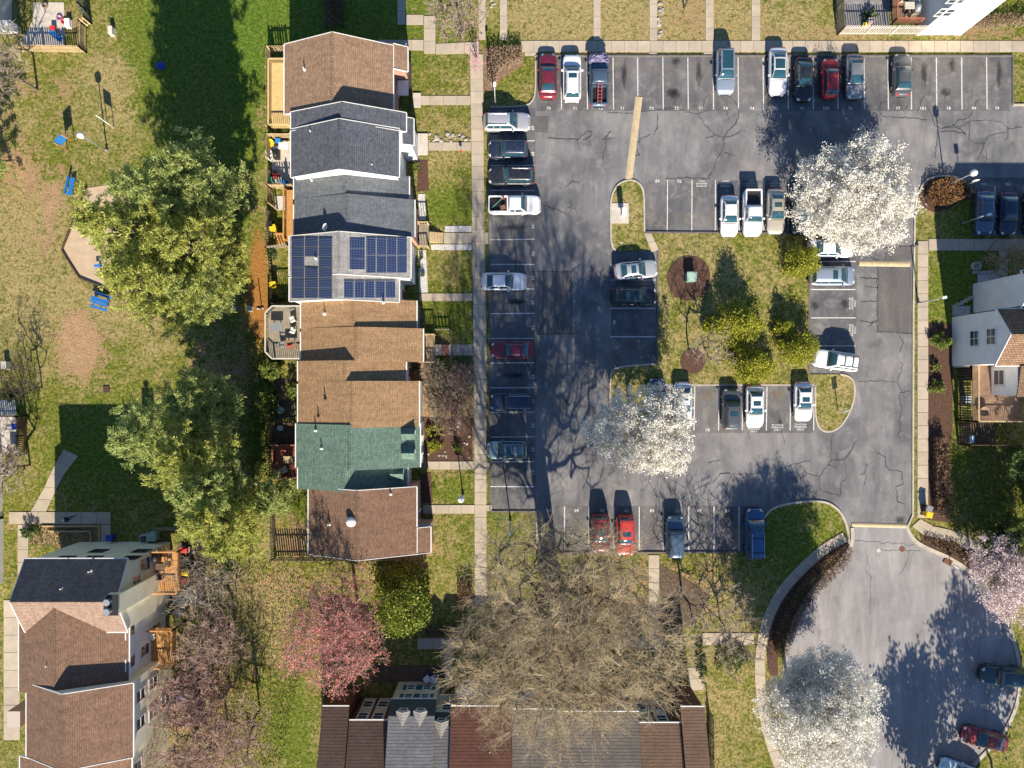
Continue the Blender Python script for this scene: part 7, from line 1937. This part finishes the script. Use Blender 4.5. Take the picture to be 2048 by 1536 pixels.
# blue lounger patio
def lounge(base, deg, label):
    p = W(*base); t = thing("sun_lounger", (p.x, p.y, .03), label, "lounger", None, math.radians(deg))
    for i in range(6): m2 = MB(); m2.box((-.8 + .3 * i, 0, .35 + (0.12 * (i - 3) if i > 3 else 0)), (.24, .6, .05)); link("slat", m2.mesh("slat", BLUEP), t)
    for x in (-.75, .7):
        for y in (-.27, .27): m2 = MB(); m2.box((x, y, .17), (.06, .06, .34)); link("leg", m2.mesh("leg", BLUEP), t)
lounge((118, 76), -40, "blue slatted lounger in the shade of the sunlit fence"); 
for x, y, m_, lab in ((120, 36, pal("plum_ring", (.3, .12, .25)), "purple inflatable ring on the blue lounger patio"), (129, 43, REDP, "red inflatable ring on the blue lounger patio"), (91, 11, BROWNDECK, "brown fire ring on the blue lounger patio")):
    p = W(x, y); t = thing("toy_ring", (p.x, p.y, .03), lab, "ring"); mb = MB(); R0_ = .26; P_ = [[(p.x + math.cos(a * .4488) * (R0_ + .09 * math.cos(b_ * 1.0472)), p.y + math.sin(a * .4488) * (R0_ + .09 * math.cos(b_ * 1.0472)), .1 + .09 * math.sin(b_ * 1.0472)) for b_ in range(7)] for a in range(15)]; mb.grid(P_); mb.build("tube_ring", m_, t, True)
cabinet((140, 50), .5, .8, .35, "white cooler on the blue lounger patio", WHITE, "cooler_box", "cooler"); cabinet((110, 60), .5, .4, .3, "red toy box on the blue lounger patio", REDP, "yard_box", "box")
# deck by the tall white house
table((1812, 18), 1.3, .5, "pale covered square table on the crowded deck", PALEWOOD, .7, True); table((1822, 2), 1.3, .5, "cream cushion table on the crowded deck", pal("cream_cover", (.6, .5, .38)), .5, True); grill((1828, 22), 1.3, "silver grill on the crowded deck", STEEL); chair((1812, 36), 1.3, 120, "tan folding chair on the crowded deck", TANWOOD); chair((1800, 5), 1.3, 0, "cream cushioned chair on the crowded deck", pal("cushion", (.55, .45, .33)))
cabinet((1735, 48), .55, .45, .6, "pale pink box behind the pale picket fence", pal("pinkish", (.5, .38, .35)), "yard_box", "box"); cabinet((1726, 53), .35, .3, .3, "yellow bucket behind the pale picket fence", YELLOWP, "bucket", "bucket")
p = W(1962, 823, 2.6); t = thing("wicker_chair", p, "round wicker chair on the weathered brown deck", "chair"); mb = MB(); mb.lathe((p.x, p.y, 2.6), [(.3, .1), (.5, .35), (.55, .6), (.48, .62), (.4, .4)], 16); mb.build("bowl_seat", BROWNDECK, t, True); mb = MB(); mb.cyl((p.x, p.y, 2.6), (p.x, p.y, 2.75), .25); mb.build("base", DARKWOOD, t)
cabinet((1938, 878), .5, .7, .3, "pale blue tray in the shaded fenced yard", pal("pale_blue", (.3, .5, .65)), "yard_box", "box"); cabinet((1926, 800), .5, .8, .7, "pale blue cabinet between fence and weathered brown deck", pal("pale_blue2", (.35, .45, .6)), "yard_box", "box")
# planters and stones
p = W(1950, 533); t = thing("planter_ring", p, "round concrete planter under the golden bare shrub", "planter"); mb = MB(); mb.lathe((p.x, p.y, 0), [(.46, 0), (.46, .4), (.36, .4), (.34, .1)], 20); mb.build("ring", KERB, t, True)
for x, y, lab in ((843, 515, "dark pot plant near the porch on the white stone strip"), (846, 550, "dark pot plant near the path on the white stone strip"), (838, 533, "leafy pot plant in the middle of the white stone strip")):
    p = W(x, y); t = thing("pot_plant", p, lab, "pot plant"); mb = MB(); mb.lathe((p.x, p.y, 0), [(.16, 0), (.22, .3), (.18, .3)], 12); mb.build("pot", BLACK, t, True); V, F = quads(NR.normal(0, .14, (60, 3)) + np.array([0, 0, .45]), .14); link("leaves", np_mesh("leaves", V, F, DKGREEN if x != 838 else SHRUBG), t)
def rocks(poly, n, r, seed, label, gap=None):
    rng = random.Random(seed); me_ = []
    for k in range(3):
        m2 = MB(); m2.lathe((0, 0, 0), [(.8, 0), (1.0, .3), (.8, .62), (.35, .8)], 7); m = m2.mesh("stone", nmat("fieldstone", (.42, .38, .33), (.26, .23, .2), 2.5, .9, .5, var=.25), smooth=False)
        for v in m.vertices: v.co *= 1 + rng.uniform(-.18, .18)
        me_.append(m)
    xs = [p[0] for p in poly]; ys = [p[1] for p in poly]
    for i in range(n):
        x, y = rng.uniform(min(xs), max(xs)), rng.uniform(min(ys), max(ys)); p = W(x, y)
        o = link("garden_stone", me_[i % 3], None, (p.x, p.y, 0)); s_ = r * rng.uniform(.6, 1.4); o.scale = (s_, s_ * rng.uniform(.7, 1), s_ * .7); o.rotation_euler = (0, 0, rng.uniform(0, 6)); tag(o, label, "stone", label)
rocks([(858, 268), (942, 283)], 34, .16, 1, "pale fieldstone in the border beside the slate grey house path"); rocks([(1316, 5), (1326, 78)], 22, .17, 2, "pale fieldstone edging the path over the straw lawn"); rocks([(980, 0), (990, 15)], 7, .14, 3, "pale fieldstone by the path near the redbud"); rocks([(856, 850), (945, 918)], 26, .13, 4, "pale fieldstone in the front mulch bed"); rocks([(1242, 484), (1249, 490)], 2, .2, 5, "pale fieldstone on the island nose lawn"); rocks([(383, 1103), (408, 1106)], 5, .16, 6, "pale fieldstone in the grass by the orange decks")
for i in range(9):
    a, b_ = ((1945, 545), (1998, 543)) if i < 4 else ((1905, 612), (1945, 590)); t_ = (i % 4) / 4 if i < 4 else (i - 4) / 5; x = a[0] + (b_[0] - a[0]) * t_ + 5; y = a[1] + (b_[1] - a[1]) * t_
    p = W(x, y); mb = MB(); mb.box((p.x, p.y, .14), (.6, .25, .28), .05); tag(mb.build("edging_block", KERB), "pale concrete block edging the gravel beds", "block", "pale concrete blocks edging the gravel beds")
# the tarp on the pickup's nose
p = W(1198, 114, 1.2); rng_ = random.Random(4); mb = MB(); n_ = 9; rows_ = []
for i in range(n_):
    row = []
    for j in range(n_):
        u = -1 + 2 * i / (n_ - 1); v = -1 + 2 * j / (n_ - 1); e = max(abs(u), abs(v)); z = 1.15 + .55 * (1 - e) ** 1.0 + rng_.uniform(-.10, .10)
        if v > .7: z -= .55 * (v - .7) / .3
        row.append((p.x + u * 1.05 * (1 - .35 * max(v, 0)) + rng_.uniform(-.05, .05), p.y + v * .62 + rng_.uniform(-.05, .05), z))
    rows_.append(row)
mb.grid(rows_); t = thing("tarp", (p.x, p.y, 0), "crumpled purple navy tarp draped over the pickup truck nose", "tarp"); mb.build("tarp_sheet", nmat("tarp_cloth", (.07, .065, .14), (.17, .16, .24), 2.2, .5, .2), t)
# flag and pole on the end house
p = W(868, 1047, 2.0); t = thing("wall_flag", p, "small red striped flag beside the front of the end house", "flag"); mb = MB(); mb.cyl((p.x - .4, p.y, 1.9), (p.x + .4, p.y, 2.5), .02); mb.build("flag_pole", WHITE, t)
for i in range(5): mb = MB(); mb.bar((p.x + .02 + .07 * i, p.y - .02, 2.0), (p.x + .1 + .07 * i, p.y - .05, 2.4), .06, .02); mb.build("stripe", REDP if i % 2 == 0 else WHITE, t)
p = W(923, 306); t = thing("lawn_ornament", p, "small red lawn ornament before the slate grey house", "ornament"); mb = MB(); mb.cyl(p, p + Vector((0, 0, .6)), .02); mb.build("stake", DARKMETAL, t); mb = MB(); mb.box((p.x, p.y, .62), (.3, .08, .22)); mb.build("shape", REDP, t)
p = W(492, 973); t = thing("fallen_log", p, "pale fallen log between the pines", "log"); mb = MB(); mb.cyl((p.x - 1.0, p.y - .15, .14), (p.x + 1.3, p.y + .3, .2), .14, .08, 9); mb.build("stem", PALEWOOD, t, True); mb = MB(); mb.cyl((p.x - .3, p.y, .15), (p.x + .4, p.y - .5, .35), .05, .02, 6); mb.build("branch_stub", PALEWOOD, t)
p = W(524, 618); t = thing("lumber_plank", p, "grey plank standing on the orange needle strip", "plank"); mb = MB(); mb.bar((p.x - .5, p.y, .08), (p.x + .2, p.y + .05, .1), .14, .1); mb.build("board", PALEWOOD, t); mb = MB(); mb.bar((p.x, p.y, 0), (p.x, p.y, 1.9), .09, .09); mb.build("stake", DARKWOOD, t)
for lab, pts in (("low wooden border around the shaded bed by the plum house", [(85, 1052), (200, 1052), (200, 1092)]), ("inner timber border of the shaded bed by the plum house", [(98, 1062), (183, 1062), (183, 1092)])):
    P_ = [W(x, y) for x, y in pts]; t = thing("timber_border", P_[0], lab, "border")
    for a, b_ in zip(P_[:-1], P_[1:]): mb = MB(); mb.bar(a + Vector((0, 0, .1)), b_ + Vector((0, 0, .1)), .14, .2); mb.build("timber", TANWOOD, t)

# ------------------------------------------------------------------ the walker
def walker(px, py, deg):
    p = W(px, py)
    t = thing("person", (p.x, p.y, .055), "person in dark jacket and pale cap walking along the shaded walk", "person", None, math.radians(deg))
    V = [(0, 0, .95), (0, 0, 1.15), (.01, 0, 1.38), (.03, 0, 1.50), (.05, 0, 1.60), (.06, 0, 1.70),                       # pelvis .. head
         (0, .10, .90), (.20, .10, .50), (.14, .10, .10), (.30, .10, .04),                                                  # left leg forward
         (0, -.10, .90), (-.08, -.10, .50), (-.36, -.10, .16), (-.24, -.10, .03),                                           # right leg back
         (.0, .20, 1.40), (-.12, .25, 1.14), (.02, .25, .92), (.06, .25, .84), (.0, -.20, 1.40), (.06, -.25, 1.14), (.26, -.23, 1.00), (.34, -.22, .97)]
    E = [(0, 1), (1, 2), (2, 3), (3, 4), (4, 5), (0, 6), (6, 7), (7, 8), (8, 9), (0, 10), (10, 11), (11, 12), (12, 13), (2, 14), (14, 15), (15, 16), (16, 17), (2, 18), (18, 19), (19, 20), (20, 21)]
    R = [.15, .15, .17, .07, .09, .085, .09, .07, .05, .045, .09, .07, .05, .045, .075, .058, .042, .03, .075, .058, .042, .03]
    me_ = bpy.data.meshes.new("body"); me_.from_pydata(V, E, []); skin_m = nmat("dark_clothing", (.02, .025, .04), (.035, .04, .055), 5, .9, .3)
    me_.materials.append(skin_m); o = link("body", me_, t); o.modifiers.new("skin", 'SKIN'); me_.skin_vertices or None
    lay = me_.skin_vertices[0].data if len(me_.skin_vertices) else None
    if lay:
        for i, r in enumerate(R): lay[i].radius = (r, r)
        lay[0].use_root = True
    sb = o.modifiers.new("sub", 'SUBSURF'); sb.levels = 2; sb.render_levels = 2
    m2 = MB(); m2.lathe((.06, 0, 1.66), [(.115, 0), (.12, .06), (.09, .13), (.03, .16)], 14); m2.box((.18, 0, 1.67), (.12, .16, .02)); link("cap", m2.mesh("cap", WHITE, smooth=False), t)
    SKIN = plain("skin", (.45, .27, .19), .6)
    for x, y, z in ((.06, .25, .80), (.37, -.22, .95)):
        m2 = MB(); m2.box((x, y, z), (.05, .035, .09))
        for k in range(4): m2.bar((x + .018 * (k - 1.5), y, z - .04), (x + .018 * (k - 1.5) + .01, y, z - .105 - .01 * (k in (1, 2))), .016, .018)
        m2.bar((x + .03, y, z + .01), (x + .06, y + .01, z - .03), .018, .018); link("hand", m2.mesh("hand", SKIN), t)
    m2 = MB(); m2.lathe((.075, 0, 1.54), [(.04, 0), (.085, .05), (.092, .11), (.085, .15)], 12); m2.box((.175, 0, 1.60), (.03, .03, .04)); link("face", m2.mesh("face", SKIN, smooth=True), t)
    for y in (.035, -.035): m2 = MB(); m2.box((.163, y, 1.625), (.012, .025, .014)); link("eye", m2.mesh("eye", BLACK), t)
    for x, z in ((.26, .045), (-.27, .05)):
        m2 = MB(); m2.box((x, .10 if x > 0 else -.10, z), (.28, .10, .08)); link("shoe", m2.mesh("shoe", WHITE), t)
walker(148, 1034, 200)
# ================================================================== turf blades and wear on the asphalt
BLADES = leafmat("grass_blades", (0.13, 0.165, 0.022), (0.30, 0.26, 0.085), (0.075, 0.12, 0.016), 0.8, 0.2, 0.55)
def turf(rects, dens, zoff=0.0, excl=(), seed=1):
    rng = np.random.default_rng(seed); Cs = []
    for poly in rects:
        if len(poly) == 4 and not isinstance(poly[0], tuple): x0, y0, x1, y1 = poly; poly = [(x0, y0), (x1, y0), (x1, y1), (x0, y1)]
        xs = [p[0] for p in poly]; ys = [p[1] for p in poly]
        n = int((max(xs) - min(xs)) * (max(ys) - min(ys)) / S / S * dens)
        px = rng.uniform(min(xs), max(xs), n); py = rng.uniform(min(ys), max(ys), n); k = inpoly(px, py, poly)
        for e in excl: k &= ~inpoly(px, py, e)
        # tufts gather in clumps
        k &= (np.sin(px * .11 + 3 * np.sin(py * .05)) + np.sin(py * .13 + 2 * np.sin(px * .07)) + rng.normal(0, .8, n)) > -0.5
        Cs.append(np.stack([(px[k] - 1024) / S, (768 - py[k]) / S, zoff + rng.uniform(-.01, .06, k.sum())], 1))
    C = np.concatenate(Cs); V, F = quads(C, 0.17, 0.4, rng)
    o = link("turf", np_mesh("turf", V, F, BLADES)); o["kind"] = "stuff"
SANDP = [(174, 376), (125, 500), (160, 556), (285, 606), (350, 590), (370, 480), (300, 380), (230, 368)]
PADP = [(1218, 404), (1260, 404), (1260, 450), (1218, 450)]; SH_W = [(1286, 460), (1304, 460), (1320, 505), (1300, 508)]
turf([[(0, 110), (180, 110), (180, 0), (530, 0), (530, 470), (490, 640), (430, 780), (0, 780)]], 7, 0, (SANDP, circ(160, 700, 45, ry=60)), 301)
turf([(545, 0, 790, 70), (835, 113, 936, 189), (842, 213, 938, 266), (845, 304, 940, 382), (862, 390, 940, 450), (862, 503, 942, 584), (860, 606, 942, 686), (868, 943, 945, 1006), (868, 1030, 946, 1100),
      (1018, 0, 1184, 78), (1204, 0, 1296, 78), (1332, 0, 1408, 78), (1430, 0, 1500, 78), (1523, 0, 1660, 78), (1860, 506, 1940, 640), (1834, 428, 1940, 472), (976, 1030, 1068, 1100), (1410, 1112, 1520, 1262), (1425, 1320, 1508, 1540), (560, 1420, 636, 1540),
      (1040, 106, 1068, 180), (560, 990, 612, 1100), (2030, 113, 2060, 205), (1080, 105.5, 1290, 109), (1440, 105.5, 2020, 110)], 9, 0, (), 302)
turf([island_pts], 9, 0.09, (PADP, SH_W, circ(1378, 557, 45), circ(1385, 722, 26)), 303)
turf([isl + [(1640, 1090), (1590, 1140), (1545, 1200), (1530, 1105)]], 9, 0, (), 304)

def stain_mat(name, c, strength, seed):
    m, nt, b = new_mat(name)
    v = coords(nt)
    ln = N(nt, "ShaderNodeVectorMath", operation='LENGTH'); nt.links.new(v, ln.inputs[0])
    oi = N(nt, "ShaderNodeObjectInfo"); of = N(nt, "ShaderNodeVectorMath", operation='ADD'); nt.links.new(v, of.inputs[0])
    cb = N(nt, "ShaderNodeCombineXYZ"); sc_ = math_n(nt, 'MULTIPLY', oi.outputs["Random"], 50.0); nt.links.new(sc_, cb.inputs[0]); nt.links.new(cb.outputs[0], of.inputs[1])
    f = math_n(nt, 'SUBTRACT', noise(nt, of.outputs[0], 1.6, 5, 0.7), math_n(nt, 'MULTIPLY', ln.outputs["Value"], 0.62))
    a = math_n(nt, 'MULTIPLY', ramp(nt, f, [(0.0, 0.0), (0.38, 1.0)]), strength)
    b.inputs["Base Color"].default_value = c4(c); b.inputs["Roughness"].default_value = 0.8; b.inputs["Specular IOR Level"].default_value = 0.2
    tr = N(nt, "ShaderNodeBsdfTransparent"); mx = N(nt, "ShaderNodeMixShader")
    nt.links.new(a, mx.inputs[0]); nt.links.new(tr.outputs[0], mx.inputs[1]); nt.links.new(b.outputs[0], mx.inputs[2]); nt.links.new(mx.outputs[0], nt.nodes["Material Output"].inputs[0])
    return m
OIL = stain_mat("oil_stain", (0.025, 0.024, 0.025), 0.55, 1); WEAR = stain_mat("worn_pale_asphalt", (0.24, 0.215, 0.185), 0.42, 2); RUSTY = stain_mat("rusty_stain", (0.24, 0.16, 0.10), 0.35, 3)
_sq = {}
_sn = [0]
def stain(px, py, rx, ry, m, rot=0.0):
    if m.name not in _sq:
        mb = MB(); mb.poly([(-1, -1, 0), (1, -1, 0), (1, 1, 0), (-1, 1, 0)]); _sq[m.name] = mb.mesh("stain", m)
    p = W(px, py); _sn[0] += 1
    o = link("oil_stain" if m is OIL else "worn_patch", _sq[m.name], lot, (p.x, p.y, 0.0095 + 0.00006 * _sn[0])); o.scale = (rx / S, ry / S, 1); o.rotation_euler = (0, 0, rot)
stain(1349, 187, 13, 13, OIL); stain(1346, 187, 22, 18, OIL)
for x, y, rx, ry in ((1352, 122, 16, 12), (1447, 480, 8, 8), (1690, 608, 14, 14), (1630, 612, 12, 14), (1905, 130, 14, 20), (1890, 185, 18, 14), (1560, 850, 10, 20), (1505, 790, 8, 20), (1455, 1028, 18, 22), (1800, 1040, 16, 12)): stain(x, y, rx, ry, OIL)
for k in range(19):
    x = 1098 + 50 * k; stain(x - 11 + RNG.uniform(-3, 3), 130 + RNG.uniform(-6, 8), 12, 20, WEAR); stain(x + 12 + RNG.uniform(-3, 3), 133 + RNG.uniform(-6, 8), 12, 22, WEAR)
    if k % 3 == 0: stain(x, 150, 9, 40, OIL)
for k in range(16):
    y = 258 + 49.35 * k; stain(993, y - 9, 14, 9, WEAR); stain(993 + RNG.uniform(0, 20), y + 12, 18, 9, WEAR)
    if k % 3 == 1: stain(1030, y, 34, 9, OIL)
for x in (1311, 1360, 1407): stain(x - 8, 432, 10, 18, WEAR); stain(x + 12, 436, 10, 18, WEAR)
for x in (1365, 1413, 1555, 1603): stain(x - 10, 795, 9, 20, WEAR); stain(x + 10, 790, 9, 20, WEAR); stain(x, 788, 16, 14, RUSTY)
for x in (1103, 1153, 1303, 1403, 1453): stain(x - 10, 1080, 10, 20, WEAR); stain(x + 10, 1078, 10, 20, WEAR); stain(x, 1042, 14, 18, WEAR)
